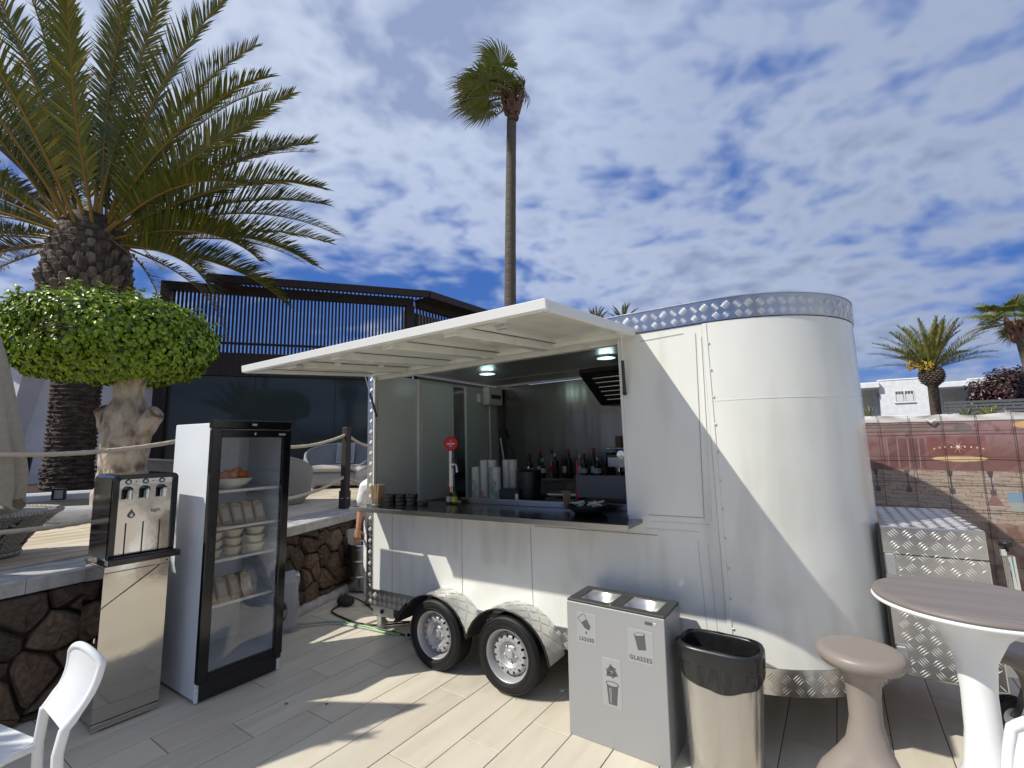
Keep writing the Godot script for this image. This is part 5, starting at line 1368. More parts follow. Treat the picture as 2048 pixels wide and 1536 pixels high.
	for k in 18: mi("stirrer", MB.new().box(Vector3(0, .07, 0), Vector3(.010, .135, .003), .001), M.kraft, sp, Transform3D(Basis(Vector3(rng.randf() - .5, 0, rng.randf() - .5).normalized(), .10).rotated(Vector3.UP, rng.randf() * 3), Vector3(jit(.02), .006, jit(.014))))
	var sb = thing("sachet_bowl", "shallow black bowl of white sachets near the right end of the counter", "bowl", on_trailer(.44, 1.1765, -.10))
	mi("bowl", MB.new().lathe([Vector2(0, 0), Vector2(.09, 0), Vector2(.135, .035), Vector2(.145, .062), Vector2(.139, .064), Vector2(.125, .036), Vector2(.085, .012), Vector2(0, .008)], 40, Transform3D(), true), M.black, sb)
	for k in 26:
		var right = k % 2 == 0
		mi("sachet", MB.new().box(Vector3.ZERO, Vector3(.05, .004, .022), .001), M.paper_white, sb, Transform3D(Basis(Vector3(jit(1), 0, jit(1)).normalized(), jit(.5) + (.0 if right else .5)).rotated(Vector3.UP, rng.randf() * TAU if not right else .3 + jit(.3)), Vector3((.06 if right else -.07) + jit(.045), .052 + rng.randf() * .03, jit(.045))))
	# stainless lid of the plancha
	var gr = thing("plancha", "stainless steel plancha with its sloping lid, at the right of the hatch", "grill", on_trailer(.50, 1.152, -.50))
	mi("body", MB.new().box(Vector3(0, .04, -.05), Vector3(.62, .08, .42), .006), M.black, gr)
	mi("lid", MB.new().prism(PackedVector2Array([Vector2(-.31, .09), Vector2(.36, .085), Vector2(.36, .265), Vector2(-.335, .265)]), .016, Transform3D(Basis(Vector3.RIGHT, -.10), Vector3(0, 0, .03)), .003), M.lid, gr)
	mi("handle", MB.new().box(Vector3(.36, .272, .02), Vector3(.20, .02, .03), .004), M.plain_white, gr)
	# bottles along the back shelf
	var bt := {}
	var tones = [[Color(.015, .02, .012), "dark green bottle"], [Color(.02, .012, .008), "brown bottle"], [Color(.25, .24, .22), "clear bottle"], [Color(.03, .01, .008), "dark red bottle"]]
	var caps = [M.black, M.red, M.silver, M.black, M.cream]
	var feats = ["with black cap and cream label", "with red cap and white label", "with silver cap and narrow label", "with plain neck and red label", "with cream cap and dark label", "with black cap and wide white label", "with red cap and no label", "with silver cap and cream label"]
	for k in 17:
		var u = -.95 + k * .083 + jit(.010); var w = -1.62 - (k % 2) * .075
		var tn = tones[[0, 1, 0, 2, 3, 0, 1, 2, 0, 0, 3, 1, 0, 2, 0, 1, 0][k]]
		var h = .26 + .05 * sin(k * 2.3) + jit(.015)
		var lab = "%s %s, %s on the back shelf" % [tn[1], feats[k % 8], ["first", "second", "third", "fourth", "fifth", "sixth", "seventh", "eighth", "ninth", "tenth", "eleventh", "twelfth", "thirteenth", "fourteenth", "fifteenth", "sixteenth", "last"][k]]
		var b = thing("bottle", lab, "bottle", on_trailer(u, 1.311, w), "bottles on the back shelf of the trailer")
		var kind = k % 3
		if not bt.has(kind): bt[kind] = bottle_mesh([.034, .037, .031][kind], 1.0 * .30, [.34, .28, .38][kind]).mesh()
		mi("glass", bt[kind], mat(tn[0], .08), b, Transform3D(Basis.from_scale(Vector3(1, h / .30, 1))))
		if k % 8 != 6: mi("label", MB.new().lathe([Vector2([.034, .037, .031][kind] + .0012, .05), Vector2([.034, .037, .031][kind] + .0012, .05 + .05 + .02 * (k % 2))], 16), [M.paper_white, M.cream, M.red, M.black][[1, 0, 0, 2, 3, 0, 0, 1][k % 8]], b)
		mi("cap", MB.new().lathe([Vector2(.015, h - .035), Vector2(.0155, h + .002), Vector2(0, h + .004)], 12), [M.black, M.red, M.silver, M.black, M.cream, M.black, M.red, M.silver][k % 8], b)
	var pb = thing("pink_bottle", "slim bright pink bottle standing behind the plancha lid", "bottle", on_trailer(.165, 1.152, -.52))
	mi("bottle", bottle_mesh(.02, .38, .5), mat(Color(.5, .015, .12), .15), pb)
	for k in 3:
		var yy = 1.16 + k * .045
		single("tray", MB.new().prism(round_rect(.34, .24, .02), .016, Transform3D(Basis(Vector3(1, 0, 0), Vector3(0, 0, -1), Vector3(0, 1, 0)), Vector3.ZERO), .004), M.brushed, "flat steel tray, %s of the pile beside the black bucket" % ["bottom", "middle", "top"][k], "tray", on_trailer(-.0 + .02 * k, yy, -.62, .06 * k), "pile of steel trays")
	# coffee machine
	var cm = thing("coffee_machine", "black and chrome espresso machine in the far right corner of the trailer", "coffee machine", on_trailer(.35, 1.152, -1.62))
	mi("body", MB.new().box(Vector3(0, .24, 0), Vector3(.62, .36, .40), .02), M.black_gloss, cm)
	mi("cup_rail", MB.new().tube([Vector3(-.3, .46, .18), Vector3(.3, .46, .18)], .008, 8), M.chrome, cm)
	mi("front_panel", MB.new().box(Vector3(0, .33, .205), Vector3(.56, .10, .02), .006), M.brushed, cm)
	for s in [-1, 1]:
		var gh = mi("group_head", MB.new().lathe([Vector2(.045, -.04), Vector2(.05, 0), Vector2(.05, .04), Vector2(.03, .05), Vector2(0, .05)], 18, at(Vector3(s * .14, .24, .24))), M.chrome, cm)
		mi("portafilter", MB.new().tube([Vector3(s * .14, .19, .25), Vector3(s * .14, .185, .38)], .015, 8), M.black, gh)
		mi("gauge", MB.new().lathe([Vector2(.04, 0), Vector2(.04, .015), Vector2(0, .016)], 20, Transform3D(Basis(Vector3.RIGHT, PI / 2), Vector3(s * .14, .40, .20))), M.chrome, cm)
	var clist = ["leftmost tall canister on top of the espresso machine", "middle tall canister on top of the espresso machine", "rightmost tall canister on top of the espresso machine"]
	for k in 3: single("canister", MB.new().box(Vector3(0, .08, 0), Vector3(.07, .16, .07), .006), [M.kraft_dark, M.black, M.dark][k], clist[k], "canister", on_trailer(.14 + k * .085, 1.575, -1.58), "canisters on the espresso machine")
	var mp = thing("floor_squeegee", "long-handled squeegee leaning in the dark back corner of the trailer", "squeegee", on_trailer(-1.42, 1.15, -1.86))
	mi("handle", MB.new().tube([Vector3(0, 0, 0), Vector3(-.14, .62, -.06)], .012, 8), M.silver, mp); mi("grip", MB.new().tube([Vector3(-.14, .62, -.06), Vector3(-.17, .74, -.075)], .016, 8), M.black, mp)
# ---------------------------------------------------------------- plants
# a feather frond in its own frame: starts at the origin going along +x and up, droops under its weight
func feather(length: float, rise: float, droop: float, pairs: int, leaf: float, seedv: int, tone := 0.0, vee := .78, wid := .034, roll := 0.0) -> MB:
	var r := RandomNumberGenerator.new(); r.seed = seedv
	var m := MB.new(); var path := []; var rad := []
	var a = rise; var p := Vector3.ZERO; var st = length / 22.0
	var rb = Basis(Vector3.RIGHT, roll)
	for i in 23:
		path.append(p); rad.append(lerpf(.030, .004, pow(i / 22.0, .7)) * clampf(length / 3.5, .5, 1.2))
		p += Vector3(cos(a), sin(a), .02 * sin(i * .4 + seedv)) * st
		a -= droop / 22.0 * (0.35 + 1.5 * i / 22.0)
	m.paint(Color(.29, .18, .036).lerp(Color(.2, .14, .07), tone)); m.tube(path, rad, 5)
	for k in pairs:
		var f = .13 + .87 * k / (pairs - 1)
		var g = f * 22; var i = mini(int(g), 21); var o = (path[i] as Vector3).lerp(path[i + 1], g - i)
		var d = ((path[i + 1] as Vector3) - path[i]).normalized(); var side = Vector3(0, 0, 1); var up = side.cross(d) * -1
		if up.y < 0: up = -up
		var len = leaf * (smoothstep(.08, .34, f) * .75 + .25) * (1.0 - .55 * pow(smoothstep(.6, 1.0, f), 1.3))
		for s in [-1.0, 1.0]:
			var vv = vee + r.randf_range(-.18, .18); var fw = .45 + .5 * f + r.randf_range(-.12, .12)
			var dir = (side * s * cos(vv) + up * sin(vv)).normalized()
			dir = (dir * cos(fw) + d * sin(fw)).normalized()
			var L = len * r.randf_range(.82, 1.1)
			var w = wid * (.8 + .3 * r.randf())
			var n = dir.cross(d).normalized()
			var wv = (d * .8 + n * .35 * s).normalized() * w
			var base = Color(.075, .095, .016).lerp(Color(.14, .155, .022), r.randf())
			if r.randf() < .18: base = Color(.25, .21, .035)
			base = base.lerp(Color(.17, .125, .075), tone)
			m.paint(base)
			var mid = o + dir * L * .55 + Vector3(0, -.03 * L, 0); var tip = o + dir * L + Vector3(0, -.13 * L, 0)
			m.tri(o - wv * .4, mid + wv * .5, mid - wv * .5) ; m.tri(o - wv * .4, o + wv * .4, mid + wv * .5); m.tri(mid - wv * .5, mid + wv * .5, tip)
	return m
# a fan leaf on a stalk (for the tall fan palms)
func fan_leaf(stalk: float, blade: float, rise: float, seedv: int, wind: Vector3) -> MB:
	var r := RandomNumberGenerator.new(); r.seed = seedv
	var m := MB.new(); m.paint(Color(.19, .18, .06))
	var path := []; var a = rise; var p := Vector3.ZERO
	for i in 9:
		path.append(p); p += Vector3(cos(a), sin(a), 0) * stalk / 8.0 + wind * .02 * i; a -= .06
	m.tube(path, .022, 5)
	var d = (path[8] - path[7]).normalized(); var side = Vector3(0, 0, 1); var up = side.cross(d) * -1
	if up.y < 0: up = -up
	var n = 46
	for k in n:
		var t = (float(k) / (n - 1) - .5) * 3.9
		var dir = (d * cos(t) + side * sin(t)).normalized()
		var fold = up * (.30 * absf(sin(t * .5)) + r.randf_range(-.06, .06))
		dir = (dir + fold + wind * .25).normalized()
		var L = blade * (1.0 - .22 * absf(t) / 2.0) * r.randf_range(.85, 1.08)
		var c = Color(.095, .135, .022).lerp(Color(.16, .20, .035), r.randf())
		if r.randf() < .15: c = Color(.24, .2, .09)
		var nx = dir.cross(up).normalized(); var w = nx * blade * .030
		var o = path[8]; var m1 = o + dir * L * .5; var m2 = o + dir * L * .78 + (wind * .35 + Vector3(0, -.25, 0)) * L * .22; var tip = o + dir * L * .96 + (wind * .9 + Vector3(0, -.8, 0)) * L * .26
		m.paint(c); m.tri(o, m1 + w, m1 - w); m.quad(m1 - w, m1 + w, m2 + w * .55, m2 - w * .55)
		m.paint(c.lerp(Color(.28, .20, .10), .35)); m.tri(m2 - w * .55, m2 + w * .55, tip)
	return m
func frond_xf(o: Vector3, az: float, roll := 0.0) -> Transform3D:
	return Transform3D(Basis(Vector3.UP, az) * Basis(Vector3.RIGHT, roll), o)
func build_big_palm():
	var base = Vector3(-11.25, .93, -2.6)
	var t = thing("date_palm", "huge date palm with a swollen scaly trunk top, behind the clipped tree", "palm tree", at(base))
	var tk := MB.new(); var P := []
	var r := RandomNumberGenerator.new(); r.seed = 5
	for i in 49:
		var a = -TAU * i / 48; var row := PackedVector3Array()
		for j in 40:
			var y = 3.05 * j / 39.0
			var rr = lerpf(.37, .325, smoothstep(0, .5, y)) + .014 * sin(y * 34 + 2.2 * sin(a * 5)) + .010 * sin(a * 13 + y * 9) + .10 * smoothstep(2.6, 3.05, y)
			row.append(Vector3(rr * cos(a), y, rr * sin(a)))
		P.append(row)
	tk.gridp(P, false, true)
	for j in 38:      # old leaf scars stand out as short ledges
		for k in 14:
			var a = (k + .5 * (j % 2)) * TAU / 14 + r.randf_range(-.1, .1); var y = .08 + j * .076
			tk.box(Vector3.ZERO, Vector3(.025, .03, .13), .008, Transform3D(Basis(Vector3.UP, -a).rotated(Vector3(cos(a), 0, sin(a)), r.randf_range(-.25, .25)), Vector3(cos(a), 0, sin(a)) * (.338 if y > .4 else .37) + Vector3(0, y, 0)))
	mi("trunk", tk, M.bark, t)
	var bo := MB.new(); bo.lathe([Vector2(.34, 2.6), Vector2(.48, 2.95), Vector2(.58, 3.3), Vector2(.60, 3.8), Vector2(.55, 4.45), Vector2(.47, 4.8), Vector2(.40, 5.0), Vector2(0, 5.1)], 40, Transform3D(), true)
	mi("trunk_head", bo, M.bark, t)
	var shape := []
	for k in 3:
		var b := MB.new()
		b.sphere(Vector3(0, .03, .0), Vector3(.105, .13, .045), 9, 6)
		b.prism(PackedVector2Array([Vector2(-.085, -.02), Vector2(.085, -.02), Vector2(.062, .17 + .02 * k), Vector2(0, .20 + .02 * k), Vector2(-.062, .17 + .02 * k)]), .055, Transform3D(Basis(Vector3.RIGHT, .32 + .06 * k), Vector3(0, -.02, .0)), .02)
		shape.append(b.mesh())
	for j in 14:
		var y = 2.75 + j * .142
		var rr = [.56, .68, .745, .77, .78, .785, .785, .78, .765, .74, .71, .67, .62, .56][j] * .785
		for k in 18:
			var a = (k + .5 * (j % 2)) * TAU / 18 + r.randf_range(-.05, .05)
			var b = Basis(Vector3.UP, PI / 2 - a) * Basis(Vector3.RIGHT, r.randf_range(-.12, .12)) * Basis(Vector3(0, 0, 1), r.randf_range(-.2, .2))
			mi("leaf_base", shape[r.randi() % 3], M.boot[r.randi() % 3], t, Transform3D(b.scaled(Vector3.ONE * r.randf_range(.72, .95)), Vector3(cos(a), 0, sin(a)) * (rr - .022) + Vector3(0, y + r.randf_range(-.02, .02), 0)))
	# fronds: the ones the photograph shows, by elevation and heading, then the rest of the crown
	var top = Vector3(0, 4.95, 0)
	var right = Vector3(.826, 0, -.563); var back = Vector3(.558, 0, .821)
	var meshes := {}
	var L := [
		[1.20, 5.2, .50, 0.00], [1.02, 5.4, .42, .25], [.90, 5.0, .45, -.2], [.74, 5.1, .62, .3], [.60, 4.6, .55, -.35], [.52, 4.9, .75, .1],
		[.40, 5.2, .70, -.2], [.34, 4.7, .62, .35], [.22, 4.8, .75, -.1], [.10, 4.5, .72, .2], [-.02, 4.2, .70, -.25], [-.12, 3.6, .75, .15],
		[1.38, 5.3, .4, .6], [1.5, 5.4, .35, 1.0], [1.25, 5.2, .45, .8]]
	for side in [1, -1]:
		for q in L:
			var h = (right * side + back * q[3] * (1.0 if side > 0 else .8)).normalized()
			var az = atan2(-h.z, h.x)
			var key = "%d_%d" % [int(q[0] * 10), int(q[2] * 10)]
			var gone = false
			if not meshes.has(key): meshes[key] = feather(q[1] * (.86 if q[0] > .45 else .80), q[0], q[2] + .12, 145, .62, int(q[0] * 100) + 40, 0.0).mesh()
			mi("frond", meshes[key], M.frond, t, frond_xf(top + h * .35 + Vector3(0, -.55 * (1.3 - q[0]) * .6, 0), az, r.randf_range(-.35, .35)))
	for k in 26:
		var a = k * 2.39996; var e = lerpf(1.40, .35, pow(k / 25.0, .8)) + r.randf_range(-.08, .08)
		var key = "x%d" % int(e * 4)
		if not meshes.has(key): meshes[key] = feather(3.9 + .4 * sin(k), e, .70, 105, .54, 200 + k, .0).mesh()
		var h = Vector3(cos(a), 0, -sin(a))
		mi("frond", meshes[key], M.frond, t, frond_xf(top + h * .4 + Vector3(0, -.4 * (1.3 - e), 0), a, r.randf_range(-.4, .4)))
	# withered fronds hanging under the crown
	for q in [[-.35, .3, 2.6], [-.55, -.25, 2.4], [-.5, 2.7, 2.2], [-.25, 3.4, 2.8]]:
		var h = right.rotated(Vector3.UP, q[1])
		mi("dry_frond", feather(q[2], q[0], 1.1, 60, .30, int(q[1] * 10) + 77, .9), M.frond, t, frond_xf(top + h * .55 + Vector3(0, -.45, 0), atan2(-h.z, h.x)))
func small_date_palm(label: String, base: Vector3, hgt: float, tr: float, br: float, fl: float, n: int, fruit := false, group := "") -> Node3D:
	var t = thing("date_palm", label, "palm tree", at(base), group)
	var tk := MB.new(); tk.lathe([Vector2(tr * 1.1, 0), Vector2(tr, .4), Vector2(tr * .96, hgt - br * 1.9), Vector2(br * .8, hgt - br * 1.5), Vector2(br, hgt - br * .9), Vector2(br * .95, hgt - br * .4), Vector2(br * .5, hgt), Vector2(0, hgt + .1)], 20, Transform3D(), true)
	mi("trunk", tk, M.bark, t)
	var r := RandomNumberGenerator.new(); r.seed = int(base.x * 100) + 7
	var sk := MB.new()
	for j in 9:
		for k in 16:
			var a = (k + .5 * (j % 2)) * TAU / 16; var y = hgt - br * 1.5 + j * br * .17
			var rr = br * (.84 + .2 * sin(j / 8.0 * PI))
			sk.box(Vector3.ZERO, Vector3(.07, .05, .20) * (br / .8), .01, Transform3D(Basis(Vector3.UP, -a) * Basis(Vector3(0, 0, 1), -.5), Vector3(cos(a) * rr, y, sin(a) * rr)))
	var so = mi("leaf_bases", sk, M.boot[0], t); so.set_meta("kind", "stuff")
	var ms := []
	for e in [1.45, 1.25, 1.02, .82, .6, .36]: ms.append(feather(fl, e, .52, 46, fl * .135, int(e * 90), 0.0, .75, .022 + fl * .009).mesh())
	for k in n:
		var a = k * 2.39996; var i = mini(int(pow(float(k) / n, 1.1) * 6), 5)
		mi("frond", ms[i], M.frond, t, frond_xf(Vector3(cos(a) * br * .3, hgt - .1, -sin(a) * br * .3), a, r.randf_range(-.3, .3)))
	if fruit:
		for q in [[-.75, .15, .4], [-.25, .05, .55]]:
			var fb := MB.new()
			for k in 60: fb.sphere(Vector3(q[0] + r.randf_range(-.32, .32), hgt + q[1] + r.randf_range(-.28, .28), q[2] + r.randf_range(-.2, .2)), Vector3.ONE * .055, 5, 3)
			mi("fruit_cluster", fb, mat(Color(.40, .27, .03), .6), t)
	return t
func fan_palm(label: String, base: Vector3, hgt: float, r0: float, r1: float, fan: float, n: int, lean: Vector3, wind: Vector3, group := "", given := []) -> Node3D:
	var t = thing("fan_palm", label, "palm tree", at(base), group)
	var path := []; var rad := []
	for i in 41:
		var f = i / 40.0; path.append(Vector3(0, hgt * f, 0) + lean * f * f); rad.append((lerpf(r0, r1, pow(f, .6)) + (.10 * pow(1 - f, 18))) * (1 + .03 * (i % 2)))
	mi("trunk", MB.new().tube(path, rad, 18), M.palm_bark, t)
	var r := RandomNumberGenerator.new(); r.seed = int(absf(base.x) * 31) + 3
	var tip = path[40]
	var hd := MB.new()
	for k in 44:
		var a = r.randf() * TAU; var y = r.randf_range(-.75, .15)
		var rr = r1 * 1.15 + .10 * smoothstep(-.8, -.3, y)
		hd.prism(PackedVector2Array([Vector2(-.07, 0), Vector2(.07, 0), Vector2(.035, .34), Vector2(-.035, .34)]), .03, Transform3D(Basis(Vector3.UP, PI / 2 - a) * Basis(Vector3.RIGHT, .22) * Basis(Vector3(0, 0, 1), r.randf_range(-.5, .5)), tip + Vector3(cos(a) * rr, y - .1, sin(a) * rr)))
	hd.lathe([Vector2(r1, -.9), Vector2(r1 + .07, -.4), Vector2(r1, .15), Vector2(0, .3)], 14, at(tip), true)
	mi("leaf_base_boots", hd, mat(Color(.16, .085, .055), .85), t)
	for k in n:
		var a = k * 2.39996 + .4; var e = lerpf(1.40, -.02, float(k) / (n - 1)) + r.randf_range(-.12, .12)
		if given.size() > 0:
			if k >= given.size(): break
			var hh = Vector3(.826, 0, -.563) * given[k][0] + Vector3(.558, 0, .821) * given[k][1]; a = atan2(-hh.z, hh.x); e = given[k][2]
		var h = Vector3(cos(a), 0, -sin(a))
		var lw = Basis(Vector3.UP, -a) * wind
		mi("fan_leaf", fan_leaf(fan * .62 * (r.randf_range(.85, 1.15) if given.size() == 0 else r.randf_range(.30, 1.0)), fan * .72 * r.randf_range(.9, 1.1), e, k * 7 + 11, lw), M.frond, t, frond_xf(tip + h * .08, a, r.randf_range(-.4, .4)))
	return t
func leaf_quad(m: MB, p: Vector3, n: Vector3, d: Vector3, L: float, w: float, c: Color):     # a folded leaf, four facets
	var s = n.cross(d).normalized() * w / 2; var cup = n * w * .20
	var q1 = p + d * L * .32; var q2 = p + d * L * .68 - n * L * .03; var e = p + d * L - n * L * .13
	m.paint(c)
	for k in [1.0, -1.0]:
		var a1 = q1 + s * k + cup; var a2 = q2 + s * k * .78 + cup * .7
		if k > 0: m.tri(p, q1, a1); m.quad(q1, q2, a2, a1); m.tri(q2, e, a2)
		else: m.tri(p, a1, q1); m.quad(q1, a1, a2, q2); m.tri(q2, a2, e)
func build_ficus():
	var base = Vector3(-6.93, .9, -2.08)
	var t = thing("clipped_tree", "clipped mushroom-shaped tree with bright green leaves on a pale pruned trunk", "tree", at(base))
	var tk := MB.new()
	tk.sdf([[Vector3(0, -.05, 0), Vector3(0, .35, 0), .31, .27], [Vector3(0, .35, 0), Vector3(.0, .75, 0), .26, .27], [Vector3(0, .75, 0), Vector3(-.02, 1.12, 0), .27, .26], [Vector3(-.02, 1.1, 0), Vector3(.03, 1.75, .0), .19, .17], [Vector3(.03, 1.7, 0), Vector3(.0, 2.2, .0), .17, .12],
		[Vector3(-.10, .85, .04), Vector3(-.30, 1.16, .16), .17, .125], [Vector3(.12, .85, -.05), Vector3(.30, 1.13, -.20), .17, .125], [Vector3(.02, 1.5, 0), Vector3(-.13, 1.72, .1), .11, .10], [Vector3(.04, 1.5, 0), Vector3(.22, 1.66, -.08), .11, .10],
		[Vector3(-.12, .10, .22), Vector3(-.16, .22, .24), .07, .06], [Vector3(.1, .05, .22), Vector3(.12, .3, .2), .08, .05], [Vector3(.19, .0, .1), Vector3(.22, .25, .08), .08, .05]], .028, .07)
	for i in tk.v.size():
		var p = tk.v[i]; p.x *= .84; p.z *= .84; tk.v[i] = p + tk.n[i] * (.010 * sin(p.x * 31 + p.y * 9) * sin(p.y * 23 + p.z * 17))
	mi("trunk", tk, M.pale_bark, t)
	for q in [[Vector3(-.335, 1.215, .19), Vector3(-.55, .75, .32), .112], [Vector3(.335, 1.185, -.225), Vector3(.6, .72, -.38), .112], [Vector3(.26, 1.715, -.10), Vector3(.7, .5, -.2), .09]]:
		var y = (q[1] as Vector3).normalized(); var x = y.cross(Vector3.FORWARD).normalized()
		mi("saw_cut", MB.new().lathe([Vector2(q[2] * .86, -.05), Vector2(q[2] * .80, .012), Vector2(0, .016)], 18, Transform3D(Basis(x, y, x.cross(y)), (q[0] as Vector3) * Vector3(.84, 1, .84))), M.cut_wood, t)
	# crown: flat-topped, rounded-off, clipped; two horizontal half axes along and across the view
	var C = Vector3(-.13, 2.05, .14)
	var r := RandomNumberGenerator.new(); r.seed = 21
	var nz := FastNoiseLite.new(); nz.seed = 3; nz.frequency = 1.5; nz.fractal_octaves = 3
	var surf = func(dir: Vector3) -> float:       # distance from the centre to the clipped surface
		var h = Vector2(dir.x, dir.z).length(); var yv = dir.y
		var b = .47 if yv > 0 else .48
		var k = pow(pow(h / .985, 3.0) + pow(absf(yv) / b, 3.0), -1.0 / 3.0)
		return k * (1 + .10 * nz.get_noise_3d(dir.x * 1.6, dir.y * 1.6, dir.z * 1.6))
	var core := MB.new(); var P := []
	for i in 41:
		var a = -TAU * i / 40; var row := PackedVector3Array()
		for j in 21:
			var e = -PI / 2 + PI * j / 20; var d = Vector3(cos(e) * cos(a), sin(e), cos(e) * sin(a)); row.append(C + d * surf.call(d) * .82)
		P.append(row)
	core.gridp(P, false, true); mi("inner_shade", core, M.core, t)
	var lf := MB.new(); var made = 0
	while made < 24000:
		var d = Vector3(r.randfn(), r.randfn() * .8, r.randfn()).normalized()
		if d.dot(Vector3(.65, 0, .6)) < -.55 and r.randf() < .7: continue
		var s = surf.call(d); var p = C + d * s * (1.0 - .20 * pow(r.randf(), 1.6))
		if nz.get_noise_3d(p.x * 3.1 + 9, p.y * 3.1, p.z * 3.1) > .28 and r.randf() < .75: made += 1; continue
		var out = Vector3(d.x, d.y * 1.8, d.z).normalized()
		var n = (out + Vector3(r.randf_range(-.7, .7), r.randf_range(-.3, .9), r.randf_range(-.7, .7))).normalized()
		var tn = n.cross(Vector3(r.randf_range(-1, 1), .0, r.randf_range(-1, 1)).normalized()).normalized()
		var dd = (tn * .6 + Vector3(0, -.75, 0) + out * .25).normalized()
		dd = (dd - n * dd.dot(n)).normalized()
		var g = r.randf()
		var c = Color(.115, .195, .006).lerp(Color(.27, .38, .014), g)
		if r.randf() < .14 and d.y > -.2: c = Color(.26, .34, .03)
		elif r.randf() < .1: c = Color(.03, .075, .012)
		leaf_quad(lf, p, n, dd, .050 + .024 * r.randf(), .034 + .014 * r.randf(), c)
		made += 1
	for k in 60:      # young shoots that the shears missed
		var a = r.randf() * TAU; var d = Vector3(cos(a), r.randf_range(.1, .8), sin(a)).normalized(); var p = C + d * surf.call(d)
		for q in 7: leaf_quad(lf, p + d * q * .016 + Vector3(r.randf_range(-.03, .03), r.randf_range(-.02, .03), r.randf_range(-.03, .03)), Vector3(r.randf_range(-1, 1), .7, r.randf_range(-1, 1)).normalized(), Vector3(r.randf_range(-1, 1), .2, r.randf_range(-1, 1)).normalized(), .06, .036, Color(.26, .34, .04))
	mi("crown", lf, M.leaf, t)
	var tw := MB.new()
	for k in 34: 
		var p = Vector3(.0 + r.randf_range(-.12, .2), 2.02 + r.randf_range(-.05, .07), 1.20 + r.randf_range(-.06, .1))
		p = C + Vector3(.88, -.10, .72).normalized() * (.98 + r.randf() * .16) + Vector3(r.randf_range(-.16, .16), r.randf_range(-.06, .06), r.randf_range(-.16, .16))
		tw.tube([p, p + Vector3(r.randf_range(-.12, .12), r.randf_range(-.05, .05), r.randf_range(-.12, .12))], .003, 4)
	meta(mi("bare_twigs", tw, M.twig, t), "", "", "", "stuff")
func build_bush():
	var t = thing("purple_bush", "dense dark purple-leaved bush behind the grey slatted fence", "bush", at(Vector3(8.45, 2.85, -35.6)))
	var r := RandomNumberGenerator.new(); r.seed = 8
	var m := MB.new()
	for k in 5200:
		var d = Vector3(r.randfn(), r.randfn(), r.randfn()).normalized()
		var p = Vector3(d.x * 2.5, .9 + d.y * 1.65, d.z * 1.6) * (1 - .22 * r.randf()) * (1 + .06 * sin(d.x * 9 + d.y * 7))
		if p.y < 0: continue
		var n = (d + Vector3(r.randf_range(-.6, .6), .3, r.randf_range(-.6, .6))).normalized()
		var tn = n.cross(Vector3(r.randf_range(-1, 1), r.randf_range(-1, 1), r.randf_range(-1, 1)).normalized()).normalized()
		leaf_quad(m, p, n, tn, .22, .11, Color(.028, .010, .012).lerp(Color(.075, .022, .024), r.randf()))
	mi("leaves", m, M.leaf_dark, t)
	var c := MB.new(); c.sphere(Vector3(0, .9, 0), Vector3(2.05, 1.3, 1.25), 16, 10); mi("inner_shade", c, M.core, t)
func agave(label: String, p: Vector3, s: float, c: Color, n := 26):
	var t = thing("agave", label, "agave", at(p), "agaves before the white houses")
	var r := RandomNumberGenerator.new(); r.seed = int(p.x * 40)
	for k in n:
		var a = k * 2.4; var e = lerpf(1.3, .25, k / float(n)); var m := MB.new(); m.paint(c.lerp(Color(.3, .3, .1), r.randf() * .3))
		var d = Vector3(cos(a) * cos(e), sin(e), sin(a) * cos(e)); var w = Vector3(-sin(a), 0, cos(a)) * .045 * s
		var q = d * s * .5 + Vector3(0, .03, 0); var e2 = d * s
		m.quad(-w * .7, w * .7, q + w, q - w); m.tri(q - w, q + w, e2)
		mi("leaf", m, M.leaf_dark, t)
